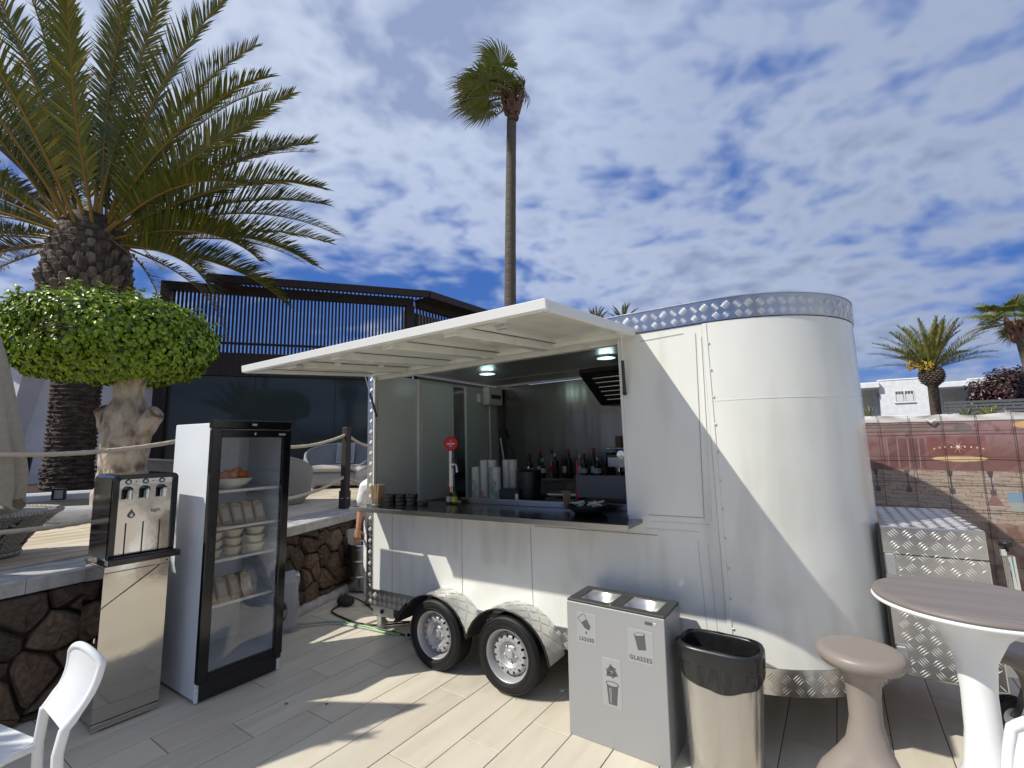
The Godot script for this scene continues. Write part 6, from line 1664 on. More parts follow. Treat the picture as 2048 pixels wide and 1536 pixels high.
func build_plants():
	build_big_palm(); build_ficus()
	fan_palm("tall slender fan palm with windblown crown, rising behind the trailer", Vector3(-8.75, 0, -12.75), 13.45, .26, .155, 1.45, 24, Vector3(.42, 0, .3), Vector3(-.75, .05, .3), "", [[-1, .0, .75], [-1, .4, .5], [-1, -.3, .15], [-1, .6, .1], [-.8, -.8, .0], [-.3, 1, .95], [.1, -1, 1.25], [.5, .6, 1.0], [1, .2, .45], [1, -.5, .1], [.3, 1, .3], [-.5, 1, .1], [-.6, -.9, .65], [-1, .1, 1.05], [-.2, .3, 1.45], [.3, .1, 1.3], [-.7, -.5, 1.1], [-.5, .7, .8], [-.9, .2, .35], [.4, -.4, .8], [-.4, .9, .4]])
	small_date_palm("stout date palm with orange fruit clusters before the white houses", Vector3(4.72, 0, -35.6), 5.6, .25, .58, 2.95, 46, true)
	fan_palm("leaning fan palm at the right edge, above the purple bush", Vector3(7.75, 0, -31.4), 6.9, .20, .13, 1.40, 18, Vector3(-.45, 0, 0), Vector3(-.3, 0, .1))
	small_date_palm("left of the two far palm tops showing over the trailer roof", Vector3(-12.1, 0, -27.3), 9.05, .3, .4, 1.15, 20, false, "far palm tops over the trailer roof")
	small_date_palm("right of the two far palm tops showing over the trailer roof", Vector3(-10.6, 0, -28.2), 9.1, .3, .4, 1.25, 20, false, "far palm tops over the trailer roof")
	build_bush()
	agave("spiky agave by the white porch, nearest the trailer nose", Vector3(1.95, 3.02, -41.0), 1.0, Color(.10, .13, .06))
	agave("green agave in front of the grey slatted fence, nearer the stout palm", Vector3(4.95, 2.35, -29.6), .85, Color(.09, .12, .05))
	agave("yellow-green agave in front of the grey slatted fence, further right", Vector3(5.75, 2.38, -29.8), .85, Color(.22, .22, .05))
	agave("small agave between the two larger ones by the grey fence", Vector3(5.35, 2.30, -29.5), .6, Color(.12, .14, .06))
	var fe = thing("slat_fence", "grey horizontal slat fence beneath the purple bush", "fence", at(Vector3(7.6, 2.25, -30.6), -.03))
	for k in 7: mi("slat", MB.new().box(Vector3(0, .10 + k * .155, 0), Vector3(6.4, .115, .03), .004), mat(Color(.085, .09, .10), .7), fe)
	for k in 4: mi("post", MB.new().box(Vector3(-3.1 + k * 2.05, .5, -.05), Vector3(.08, 1.15, .06), .004), mat(Color(.07, .075, .08), .7), fe)
	single("rubble_bank", MB.new().box(Vector3(6.8, 1.15, -30.6), Vector3(8, 2.3, 1.6), .1), M.render_white, "low whitewashed bank carrying the agaves and the grey fence", "wall")
	# beyond the frame to the left and behind, trees whose shade and reflections the picture shows
	small_date_palm("young date palm out of frame whose fronds shade the paving", Vector3(-5.65, .88, 1.55), 1.9, .22, .36, 1.5, 24)
	small_date_palm("tall date palm behind the viewer mirrored in the pavilion glass", Vector3(11, 0, 11), 6.2, .3, .7, 3.4, 34)
	fan_palm("fan palm behind the viewer mirrored in the pavilion glass", Vector3(6.5, 0, 15), 9.0, .24, .17, 1.7, 20, Vector3(.3, 0, 0), Vector3(-.4, 0, 0))
	var hd = thing("hedge", "green hedge behind the viewer mirrored in the pavilion glass", "hedge", at(Vector3(13, 0, 15), .6))
	var hm := MB.new(); var r := RandomNumberGenerator.new(); r.seed = 4
	hm.paint(Color(.03, .05, .015)); hm.box(Vector3(0, 1.3, 0), Vector3(15, 2.4, 1.6))
	for k in 5000:
		var p = Vector3(r.randf_range(-7.8, 7.8), r.randf_range(0, 2.9 + .5 * sin(k)), r.randf_range(-1.1, -.7) if r.randf() < .8 else r.randf_range(-1, 1))
		leaf_quad(hm, p, Vector3(r.randf_range(-1, 1), .5, -1).normalized(), Vector3(r.randf_range(-1, 1), r.randf_range(-1, .4), 0).normalized(), .25, .13, Color(.04, .08, .02).lerp(Color(.08, .13, .03), r.randf()))
	mi("leaves", hm, M.leaf_dark, hd)
# ---------------------------------------------------------------- terrace furniture, parasol, ropes
func shell_seat(t: Node3D, w: float, h: float, dpt: float, m: Material):   # egg-shaped woven shell, open to +z
	var outer = func(u: float, v: float, o: float) -> Vector3:
		var a = lerpf(-2.35, 2.35, u)      # round the back from arm to arm
		var lean = .16 * v
		var top = h * (1 - .50 * pow(absf(a) / 2.35, 2.2))
		var y = top * v
		var rx = (w / 2) * (.82 + .18 * sin(v * 2.2)) - o; var rz = (dpt / 2) * (.80 + .20 * sin(v * 2.0)) - o
		return Vector3(sin(a) * rx, y, -cos(a) * rz - lean * cos(a))
	var b := MB.new(); b.grid(func(u, v): return outer.call(u, v, 0.0), 40, 14); b.grid(func(u, v): return outer.call(u, v, .035), 40, 14, true)
	mi("shell", b, m, t)
	var rim := []
	for i in 33: rim.append(outer.call(i / 32.0, 1.0, .018))
	rim.push_front(outer.call(0.0, .0, .018)); rim.append(outer.call(1.0, .0, .018))
	mi("rim", MB.new().tube(rim, .026, 10), m, t)
	mi("seat_base", MB.new().box(Vector3(0, .17, .06), Vector3(w * .78, .26, dpt * .72), .05), m, t)
	mi("seat_cushion", MB.new().box(Vector3(0, .35, .10), Vector3(w * .76, .11, dpt * .70), .045), M.cushion, t)
func build_terrace_things():
	var F = func(p: Vector3, yaw: float) -> Transform3D: return at(p, yaw)
	var ac = thing("rattan_armchair", "cream woven tub armchair right behind the display fridge", "armchair", F.call(Vector3(-6.55, .88, -3.75), -2.55))
	shell_seat(ac, .86, .66, .84, M.rattan)
	var so = thing("rattan_sofa", "pale grey woven two-seat sofa with a zigzag patterned throw, before the glass", "sofa", F.call(Vector3(-7.9, .88, -5.75), .72))
	shell_seat(so, 1.35, .80, .85, M.rattan_cool)
	var th = mi("throw", MB.new().grid(func(u, v): return Vector3((u - .5) * .34, .42 + .40 * v, -.335 - .11 * v), 4, 6), mat(Color(.50, .50, .50), .9), so)
	for k in 7:
		for s in [-1, 0, 1]:
			mi("zigzag", MB.new().bar(Vector3(s * .10 - .05, .47 + k * .05, -.322 - .0137 * k), Vector3(s * .10, .50 + k * .05, -.328 - .0137 * k), .004, .012, Vector3.BACK), M.dark, th)
			mi("zigzag", MB.new().bar(Vector3(s * .10, .50 + k * .05, -.328 - .0137 * k), Vector3(s * .10 + .05, .47 + k * .05, -.322 - .0137 * k), .004, .012, Vector3.BACK), M.dark, th)
	var s2 = thing("rattan_chair", "pale woven armchair partly hidden by the trailer corner", "armchair", F.call(Vector3(-7.05, .88, -5.9), -.5))
	shell_seat(s2, .8, .62, .8, M.rattan_cool)
	for k in 8: mi("zigzag", MB.new().bar(Vector3(-.18 + .045 * k, .30 + .03 * (k % 2), .435), Vector3(-.135 + .045 * k, .33 - .03 * (k % 2), .435), .004, .012, Vector3.BACK), M.dark, s2)
	var dm = thing("daybed", "white woven daybed shell rising behind the water dispenser", "daybed", F.call(Vector3(-7.05, .88, -2.75), 2.2))
	shell_seat(dm, 1.35, .62, 1.1, M.rattan)
	# woven lounger with cut-out lattice at the far left
	var lo = thing("woven_lounger", "cream woven lounge chair with lattice cut-outs under the folded parasol", "lounge chair", at(Vector3(-5.42, .88, -.78), .45))
	var body := func(u: float, v: float, o: float) -> Vector3:
		var a = TAU * u; var k = .62 + .38 * v
		var rx = (.40 * k - o); var rz = (.32 * k - o)
		return Vector3(cos(a) * rx + .16 * v * v, v * .33, -sin(a) * rz)
	var b := MB.new()
	var P := []; var Q := []
	for i in 49:
		var r1 := PackedVector3Array(); var r2 := PackedVector3Array()
		for j in 9: r1.append(body.call(i / 48.0, .12 + .88 * j / 8.0, 0.0)); r2.append(body.call(i / 48.0, .12 + .88 * j / 8.0, .02))
		P.append(r1); Q.append(r2)
	for i in 48:
		for j in 8:
			var u = (i + .5) / 48.0
			var hole = j >= 1 and j <= 6 and ((u > .80 and u < .95) or (u > .62 and u < .70) or (u > .05 and u < .14)) 
			if hole: continue
			b.quad_o(P[i][j], P[i + 1][j], P[i + 1][j + 1], P[i][j + 1], P[i][j] - Vector3(0, P[i][j].y, 0)); b.quad_o(Q[i][j], Q[i + 1][j], Q[i + 1][j + 1], Q[i][j + 1], Vector3(0, P[i][j].y, 0) - P[i][j])
	mi("shell", b, M.rattan, lo)
	var lt := MB.new(); var r := RandomNumberGenerator.new(); r.seed = 2
	for q in [[.80, .95], [.62, .70], [.05, .14]]:
		for k in 26:
			var u0 = r.randf_range(q[0], q[1]); var v0 = r.randf_range(.2, .92); var an = r.randf() * TAU
			var u1 = clampf(u0 + cos(an) * .04, q[0] - .005, q[1] + .005); var v1 = clampf(v0 + sin(an) * .22, .18, .96)
			lt.tube([body.call(u0, v0, .01), body.call((u0 + u1) / 2, (v0 + v1) / 2, .01), body.call(u1, v1, .01)], .011, 5)
	mi("lattice", lt, M.rattan, lo)
	var rim := []
	for i in 49: rim.append(body.call(i / 48.0, 1.0, .01))
	mi("rim", MB.new().tube(rim, .018, 8, false), M.rattan, lo)
	var ft := []
	for i in 49: ft.append(body.call(i / 48.0, .10, .01) + Vector3(0, -.015, 0))
	mi("foot_ring", MB.new().tube(ft, .018, 8, false), M.rattan, lo)
	var cs := MB.new(); cs.lathe([Vector2(.30, .26), Vector2(.33, .29), Vector2(.32, .33), Vector2(0, .35)], 24, Transform3D(Basis.from_scale(Vector3(1.1, 1, .9)), Vector3(.08, 0, 0)), true); mi("cushion", cs, M.cushion, lo)
	# folded parasol
	var pa = thing("folded_parasol", "folded beige parasol hanging in soft scalloped folds at the left edge", "parasol", at(Vector3(-5.19, .88, -.57)))
	var cl := MB.new(); var G := []
	for i in 121:
		var a = -TAU * i / 120; var row := PackedVector3Array()
		for j in 25:
			var v = j / 24.0; var y = 1.86 - 1.52 * v
			var rad = .05 + .36 * pow(v, .62) * (1 - .12 * smoothstep(.8, 1.0, v))
			var fold = 1 + .13 * v * sin(a * 8) + .06 * v * sin(a * 16 + 1) + .04 * sin(a * 3 + v * 3)
			y += .10 * v * v * absf(sin(a * 4)) 
			row.append(Vector3(cos(a) * rad * fold, y, sin(a) * rad * fold))
		G.append(row)
	cl.gridp(G, true, true); cl.gridp(G, false, true); mi("canopy", cl, M.cloth, pa)
	mi("pole", MB.new().tube([Vector3(0, 0, 0), Vector3(0, 2.0, 0)], .03, 14), M.silver, pa)
	mi("base", MB.new().lathe([Vector2(.09, 0), Vector2(.09, .02), Vector2(.04, .04), Vector2(.035, .2)], 20), M.silver, pa)
	# a shade sail out of frame to the left throws the pointed shadow on the paving
	var sl = thing("shade_sail", "beige triangular shade sail out of frame above the terrace edge", "shade sail", at(Vector3.ZERO))
	var A = Vector3(-4.0, 2.7, -.34); var B = A + Vector3(-.834, .15, .551) * 2.6; var C = A + Vector3(-.34, .05, .94) * 2.8
	var sm := MB.new(); sm.tri_o(A, B, C, Vector3.UP); sm.tri_o(A - Vector3(0, .006, 0), B - Vector3(0, .006, 0), C - Vector3(0, .006, 0), Vector3.DOWN); mi("sail", sm, M.cloth, sl)
	for p in [B, C]: mi("pole", MB.new().tube([Vector3(p.x, .85 if p.x < -4.5 else 0.0, p.z), p], .03, 10), M.silver, sl)
	# rope barrier along the terrace edge
	var posts := []
	var pl = ["rope barrier post beside the trailer corner, in front of the sofa", "rope barrier post hidden behind the display fridge", "rope barrier post behind the folded parasol", "rope barrier post further back behind the trailer"]
	var pp = [Vector3(-5.20, .88, -3.86), Vector3(-4.88, .88, -2.15), Vector3(-4.75, .88, .25), Vector3(-5.95, .88, -5.4)]
	var p0 = thing("rope_post", pl[0], "post", at(pp[0], .2), "rope barrier posts")
	mi("post", MB.new().box(Vector3(0, .52, 0), Vector3(.085, 1.0, .085), .006), M.wood_dark, p0)
	mi("shoe", MB.new().box(Vector3(0, .11, 0), Vector3(.105, .22, .105), .004), M.wood_dark, p0)
	mi("bolt", MB.new().sphere(Vector3(0, .13, .0), Vector3(.062, .010, .062), 10, 6), M.chrome, p0)
	for k in range(1, 4): copy(p0, "rope_post", pl[k], at(pp[k], .2), "rope barrier posts")
	var spans = [[1, 0, "fridge and the post by the trailer"], [2, 1, "parasol and the fridge"], [0, 3, "trailer-side post and the post behind it"]]
	for q in spans:
		for hgt in [.93, .40]:
			var a = pp[q[0]] + Vector3(0, hgt, 0); var b2 = pp[q[1]] + Vector3(0, hgt, 0)
			if hgt < .5 and q[0] == 1: a.y += -.06
			var path := []
			var sag = .17 if q[0] != 1 else .15
			for i in 25:
				var f = i / 24.0; path.append(a.lerp(b2, f) - Vector3(0, sag * 4 * f * (1 - f), 0))
			var m := MB.new(); m.tube(path, .0175, 8)
			for s in 2:      # laid strands
				var hp := []
				for i in 97:
					var f = i / 96.0; var c = a.lerp(b2, f) - Vector3(0, sag * 4 * f * (1 - f), 0); var ph = i * .9 + s * PI
					var d = (b2 - a).normalized(); var sd = d.cross(Vector3.UP).normalized()
					hp.append(c + (sd * cos(ph) + Vector3.UP * sin(ph)) * .010)
				m.tube(hp, .011, 5)
			single("rope", m, M.rope, "%s sagging beige rope between the %s" % ["upper" if hgt > .5 else "lower", q[2]], "rope")
	# spot lamp on the black gravel
	var sp = thing("garden_spotlight", "small square black spotlight on the gravel bed kerb", "spotlight", at(Vector3(-8.85, .97, -1.97), .9))
	var s = .15
	for q in [[0, s, s, .02], [0, .01, s, .02]]: mi("frame_bar", MB.new().box(Vector3(q[0], q[1], 0), Vector3(q[2], q[3], .05), .003), M.black, sp)
	for x in [-1, 1]: mi("frame_bar", MB.new().box(Vector3(x * (s / 2 - .01), s / 2, 0), Vector3(.02, s - .02, .05), .003), M.black, sp)
	mi("glass", MB.new().box(Vector3(0, s / 2, .0), Vector3(s - .04, s - .03, .01)), mat(Color(.4, .38, .33), .2), sp)
	var wl = thing("wall_socket_box", "pale grey utility box set in the stone wall beside the person", "utility box", at(Vector3(-4.88, .56, -3.72), 1.3))
	mi("housing", MB.new().box(Vector3(0, 0, 0), Vector3(.13, .24, .05), .008), mat(Color(.36, .35, .31), .6), wl)
	mi("cover", MB.new().box(Vector3(0, 0, .03), Vector3(.10, .2, .012), .004), mat(Color(.40, .39, .34), .5), wl)

# ---------------------------------------------------------------- person, keg, wrapped box, cables
func build_floor_things():
	var kg = thing("steel_keg", "steel beer keg standing against the stone wall behind the person", "keg", at(Vector3(-4.72, 0, -3.78)))
	mi("body", MB.new().lathe([Vector2(0, .02), Vector2(.15, .02), Vector2(.17, .035), Vector2(.17, .16), Vector2(.182, .175), Vector2(.17, .19), Vector2(.17, .33), Vector2(.182, .345), Vector2(.17, .36), Vector2(.17, .47), Vector2(.165, .49), Vector2(.165, .52), Vector2(.155, .52), Vector2(.15, .46), Vector2(0, .45)], 32), M.brushed, kg)
	mi("top_rim", MB.new().tube(range(33).map(func(i): return Vector3(cos(TAU * i / 32) * .16, .52, sin(TAU * i / 32) * .16)), .01, 8, false), M.chrome, kg)
	var pb = thing("wrapped_appliance", "small grey appliance wrapped in crumpled clear plastic, beside the fridge", "appliance", at(Vector3(-4.36, 0, -2.52), 1.15))
	mi("housing", MB.new().box(Vector3(0, .24, 0), Vector3(.36, .44, .17), .03), mat(Color(.33, .335, .345), .5), pb)
	mi("fan_grille", MB.new().lathe([Vector2(.12, 0), Vector2(.12, .01), Vector2(.11, .012), Vector2(0, .008)], 24, Transform3D(Basis(Vector3.RIGHT, PI / 2), Vector3(-.02, .19, .086))), M.dark, pb)
	var wr := MB.new(); wr.sphere(Vector3(0, .245, 0), Vector3(.5, .5, .5), 44, 26)
	var nz := FastNoiseLite.new(); nz.frequency = 5.5; nz.seed = 6; nz.fractal_octaves = 3
	for i in wr.v.size():
		var p = wr.v[i] - Vector3(0, .245, 0)
		var c = Vector3(clampf(p.x, -.185, .185), clampf(p.y, -.235, .24), clampf(p.z, -.095, .095))
		var k = nz.get_noise_3d(c.x * 2.4, c.y * 2.4, c.z * 2.4); wr.v[i] = c * (1.03 + .12 * k) + Vector3(0, .245, 0)
	for i in range(0, wr.v.size(), 3):
		var nn = (wr.v[i + 2] - wr.v[i]).cross(wr.v[i + 1] - wr.v[i]).normalized()
		for k in 3: wr.n[i + k] = nn
	mi("plastic_wrap", wr, M.wrap, pb)
	# a person half hidden by the trailer's corner
	var t = thing("person", "person in white top and trousers half hidden behind the trailer's corner, arm hanging", "person", at(Vector3(-4.25, 0, -3.64), .75))
	var body := MB.new()
	body.sdf([[Vector3(-.08, .06, 0), Vector3(-.085, .44, .0), .05, .055], [Vector3(-.085, .44, 0), Vector3(-.085, .80, 0), .056, .078], [Vector3(.09, .06, .02), Vector3(.09, .44, .02), .05, .055], [Vector3(.09, .44, .02), Vector3(.085, .80, 0), .056, .078], [Vector3(-.06, .86, 0), Vector3(.06, .86, 0), .10, .10], [Vector3(0, .90, 0), Vector3(0, 1.16, .03), .112, .125], [Vector3(-.10, 1.22, .05), Vector3(.10, 1.22, .05), .085, .085], [Vector3(0, 1.26, .06), Vector3(0, 1.36, .10), .05, .046],
		[Vector3(-.17, 1.22, .05), Vector3(-.215, .99, .05), .05, .040], [Vector3(-.215, .99, .05), Vector3(-.225, .78, .13), .038, .026], [Vector3(.17, 1.22, .05), Vector3(.22, 1.0, .06), .05, .040], [Vector3(.22, 1.0, .06), Vector3(.15, .92, .25), .038, .027]], .016, .025)
	# hands, each with palm, four fingers and a thumb
	for q in [[Vector3(-.225, .775, .132), Vector3(-.02, -.95, .22), Vector3(1, 0, 0)], [Vector3(.145, .915, .26), Vector3(-.3, -.2, .9), Vector3(.8, .1, .3)]]:
		var d = (q[1] as Vector3).normalized(); var s = ((q[2] as Vector3) - d * d.dot(q[2])).normalized(); var up = s.cross(d)
		var w: Vector3 = q[0]; var caps := [[w, w + d * .075, .021, .020], [w + d * .02 - s * .014, w + d * .085 - s * .026, .018, .013], [w + d * .02 + s * .014, w + d * .088 + s * .026, .018, .013]]
		for k in 4:
			var o = w + d * .088 + s * (-.029 + .0195 * k); var l = [.055, .068, .074, .066][k]
			var m1 = o + (d * .95 + up * .22).normalized() * l * .55; var m2 = m1 + (d * .78 + up * .6).normalized() * l * .5
			caps.append([o - d * .01, m1, .0092, .0086]); caps.append([m1, m2, .0086, .0072])
		var th = w + d * .022 + s * .024
		caps.append([th, th + (d * .5 + s * .75 + up * .25).normalized() * .042, .0125, .0105]); caps.append([th + (d * .5 + s * .75 + up * .25).normalized() * .042, th + (d * .5 + s * .75 + up * .25).normalized() * .042 + (d * .9 + s * .25 + up * .2).normalized() * .032, .0105, .0085])
		body.sdf(caps, .0045, .006)
	# head: skull, jaw, nose, ears, lips
	var H = Vector3(0, 1.46, .155)
	body.sdf([[H + Vector3(0, .03, -.02), H + Vector3(0, .03, .01), .088, .084], [H + Vector3(0, -.045, .03), H + Vector3(0, -.075, .062), .056, .036], [H + Vector3(0, .018, .098), H + Vector3(0, -.022, .116), .011, .015], [H + Vector3(-.083, .0, -.01), H + Vector3(-.086, -.035, -.005), .016, .012], [H + Vector3(.083, .0, -.01), H + Vector3(.086, -.035, -.005), .016, .012], [H + Vector3(-.02, -.058, .095), H + Vector3(.02, -.058, .095), .011, .011]], .007, .012)
	mi("body", body, M.skin, t)
	for s in [-1, 1]:
		mi("eye", MB.new().sphere(H + Vector3(s * .032, .012, .078), Vector3(.014, .010, .010), 10, 8), M.plain_white, t)
		mi("pupil", MB.new().sphere(H + Vector3(s * .032, .012, .084), Vector3(.006, .006, .005), 8, 6), M.hair, t)
	var hr := MB.new(); hr.sdf([[H + Vector3(0, .05, -.03), H + Vector3(0, .055, .0), .098, .092], [H + Vector3(-.06, .0, -.05), H + Vector3(-.06, -.10, -.06), .05, .04], [H + Vector3(.06, .0, -.05), H + Vector3(.06, -.10, -.06), .05, .04], [H + Vector3(0, -.02, -.08), H + Vector3(0, -.20, -.09), .07, .045]], .011, .03)
	mi("hair", hr, M.hair, t)
	var sh := MB.new(); sh.sdf([[Vector3(-.06, .88, 0), Vector3(.06, .88, 0), .122, .122], [Vector3(0, .92, 0), Vector3(0, 1.16, .03), .130, .140], [Vector3(-.10, 1.225, .05), Vector3(.10, 1.225, .05), .098, .098], [Vector3(-.17, 1.215, .05), Vector3(-.20, 1.07, .05), .067, .062], [Vector3(.17, 1.215, .05), Vector3(.205, 1.07, .055), .067, .062]], .016, .03)
	mi("shirt", sh, M.shirt, t)
	var tr := MB.new(); tr.sdf([[Vector3(-.06, .84, 0), Vector3(.06, .84, 0), .115, .115], [Vector3(-.085, .8, 0), Vector3(-.09, .12, .0), .10, .085], [Vector3(.085, .8, 0), Vector3(.095, .12, .02), .10, .085]], .018, .03)
	mi("trousers", tr, M.shirt, t)
	for s in [-1, 1]:
		var so := MB.new(); so.sdf([[Vector3(s * .09, .042, -.04), Vector3(s * .095, .035, .17), .042, .036]], .01, .01); mi("shoe", so, M.black, t)
	# cables and hose ends on the paving
	var cab = func(label: String, called: String, pts: Array, r: float, m: Material):
		var cv := Curve3D.new()
		for i in pts.size():
			var a: Vector3 = pts[maxi(i - 1, 0)]; var b: Vector3 = pts[mini(i + 1, pts.size() - 1)]; var tn = (b - a) / 6.0
			cv.add_point(pts[i], -tn, tn)
		cv.bake_interval = .03
		return single(called, MB.new().tube(Array(cv.get_baked_points()), r, 8), m, label, "cable")
	cab.call("black cable looping from the stone wall over the paving", "power_cable", [Vector3(-4.98, .30, -3.90), Vector3(-4.86, .06, -3.62), Vector3(-4.62, .012, -3.42), Vector3(-4.44, .012, -3.26), Vector3(-4.36, .012, -3.12), Vector3(-4.12, .012, -3.07), Vector3(-3.86, .012, -3.06), Vector3(-3.66, .012, -3.13), Vector3(-3.45, .02, -3.32)], .0085, M.black)
	cab.call("thin black cable with an inline plug running to the trailer", "plug_cable", [Vector3(-4.82, .008, -3.55), Vector3(-4.40, .008, -3.50), Vector3(-4.0, .008, -3.36), Vector3(-3.72, .01, -3.22), Vector3(-3.52, .012, -3.33), Vector3(-3.2, .03, -3.5)], .006, M.black)
	single("inline_plug", MB.new().tube([Vector3(-3.76, .016, -3.235), Vector3(-3.66, .02, -3.22)], [.018, .014], 10), M.black, "black inline plug on the thin cable near the trailer corner", "plug")
	cab.call("bundle end of white cable folded in a flat loop near the fridge", "white_cable", [Vector3(-3.45, .012, -3.05), Vector3(-3.85, .012, -2.99), Vector3(-4.05, .012, -2.93), Vector3(-4.22, .012, -2.74), Vector3(-4.33, .012, -2.66), Vector3(-4.36, .012, -2.70), Vector3(-4.29, .012, -2.78), Vector3(-4.10, .012, -2.96), Vector3(-3.9, .012, -3.02)], .007, M.cable_white)
	cab.call("pale green hose lying across the paving toward the wheels", "green_hose", [Vector3(-4.18, .014, -2.93), Vector3(-4.02, .014, -3.0), Vector3(-3.86, .016, -3.0), Vector3(-3.70, .014, -3.05), Vector3(-3.5, .014, -3.04), Vector3(-3.3, .014, -3.1), Vector3(-3.08, .014, -3.2)], .009, M.cable_green)
	cab.call("black cable lying along the green hose", "black_cable", [Vector3(-3.62, .014, -3.06), Vector3(-3.42, .016, -3.09), Vector3(-3.25, .016, -3.10), Vector3(-3.0, .02, -3.2)], .009, M.black)
	var cn = thing("hose_coupling", "white hose coupling beside the rear wheel", "hose end", at(Vector3(-3.22, .03, -3.10), .6))
	mi("collar", MB.new().lathe([Vector2(.012, -.03), Vector2(.03, -.03), Vector2(.034, .0), Vector2(.03, .03), Vector2(.018, .03), Vector2(.018, -.01)], 16, Transform3D(Basis(Vector3.RIGHT, 1.3), Vector3.ZERO)), M.cable_white, cn)
	single("cable_bag", MB.new().sphere(Vector3.ZERO, Vector3(.11, .05, .08), 14, 8), M.black_matt, "dark cloth bundle on the paving at the person's feet", "bundle", at(Vector3(-4.42, .045, -3.33)))
	single("white_disc", MB.new().lathe([Vector2(.022, 0), Vector2(.02, .006), Vector2(0, .007)], 16), M.plain_white, "small white disc lying under the trailer beside the front wheel", "disc", at(Vector3(-1.69, .001, -3.05)))

# ---------------------------------------------------------------- printed banner on the wire fence
func build_litter():
	var r := RandomNumberGenerator.new(); r.seed = 91
	var m := MB.new()
	for k in 60:
		var p = Vector3(r.randf_range(-4.0, 1.0), .0015, r.randf_range(-5.0, -.7))
		var a = r.randf() * TAU; var d = Vector3(cos(a), 0, sin(a)); var n = Vector3(-d.z, 0, d.x); var l = r.randf_range(.004, .012)
		m.paint([Color(.12, .08, .04), Color(.05, .04, .03), Color(.3, .26, .2)][r.randi() % 3])
		m.tri_o(p, p + d * l, p + n * l * .6 + Vector3(0, .002, 0), Vector3.UP); m.tri_o(p + d * l, p + d * l * .6 + n * l, p + n * l * .6 + Vector3(0, .002, 0), Vector3.UP)
	for k in 2:
		var p = Vector3(r.randf_range(-3.3, -2.6), .003, r.randf_range(-3.0, -1.2)); var a = r.randf() * TAU
		leaf_quad(m, p, (Vector3.UP + Vector3(jit(.3), 0, jit(.3))).normalized(), Vector3(cos(a), .05, sin(a)), .035, .018, Color(.2, .13, .05))
	meta(single("litter", m, M.leaf_dark, "specks of grit and dry leaf scattered over the pale paving", "litter"), "", "", "", "stuff")
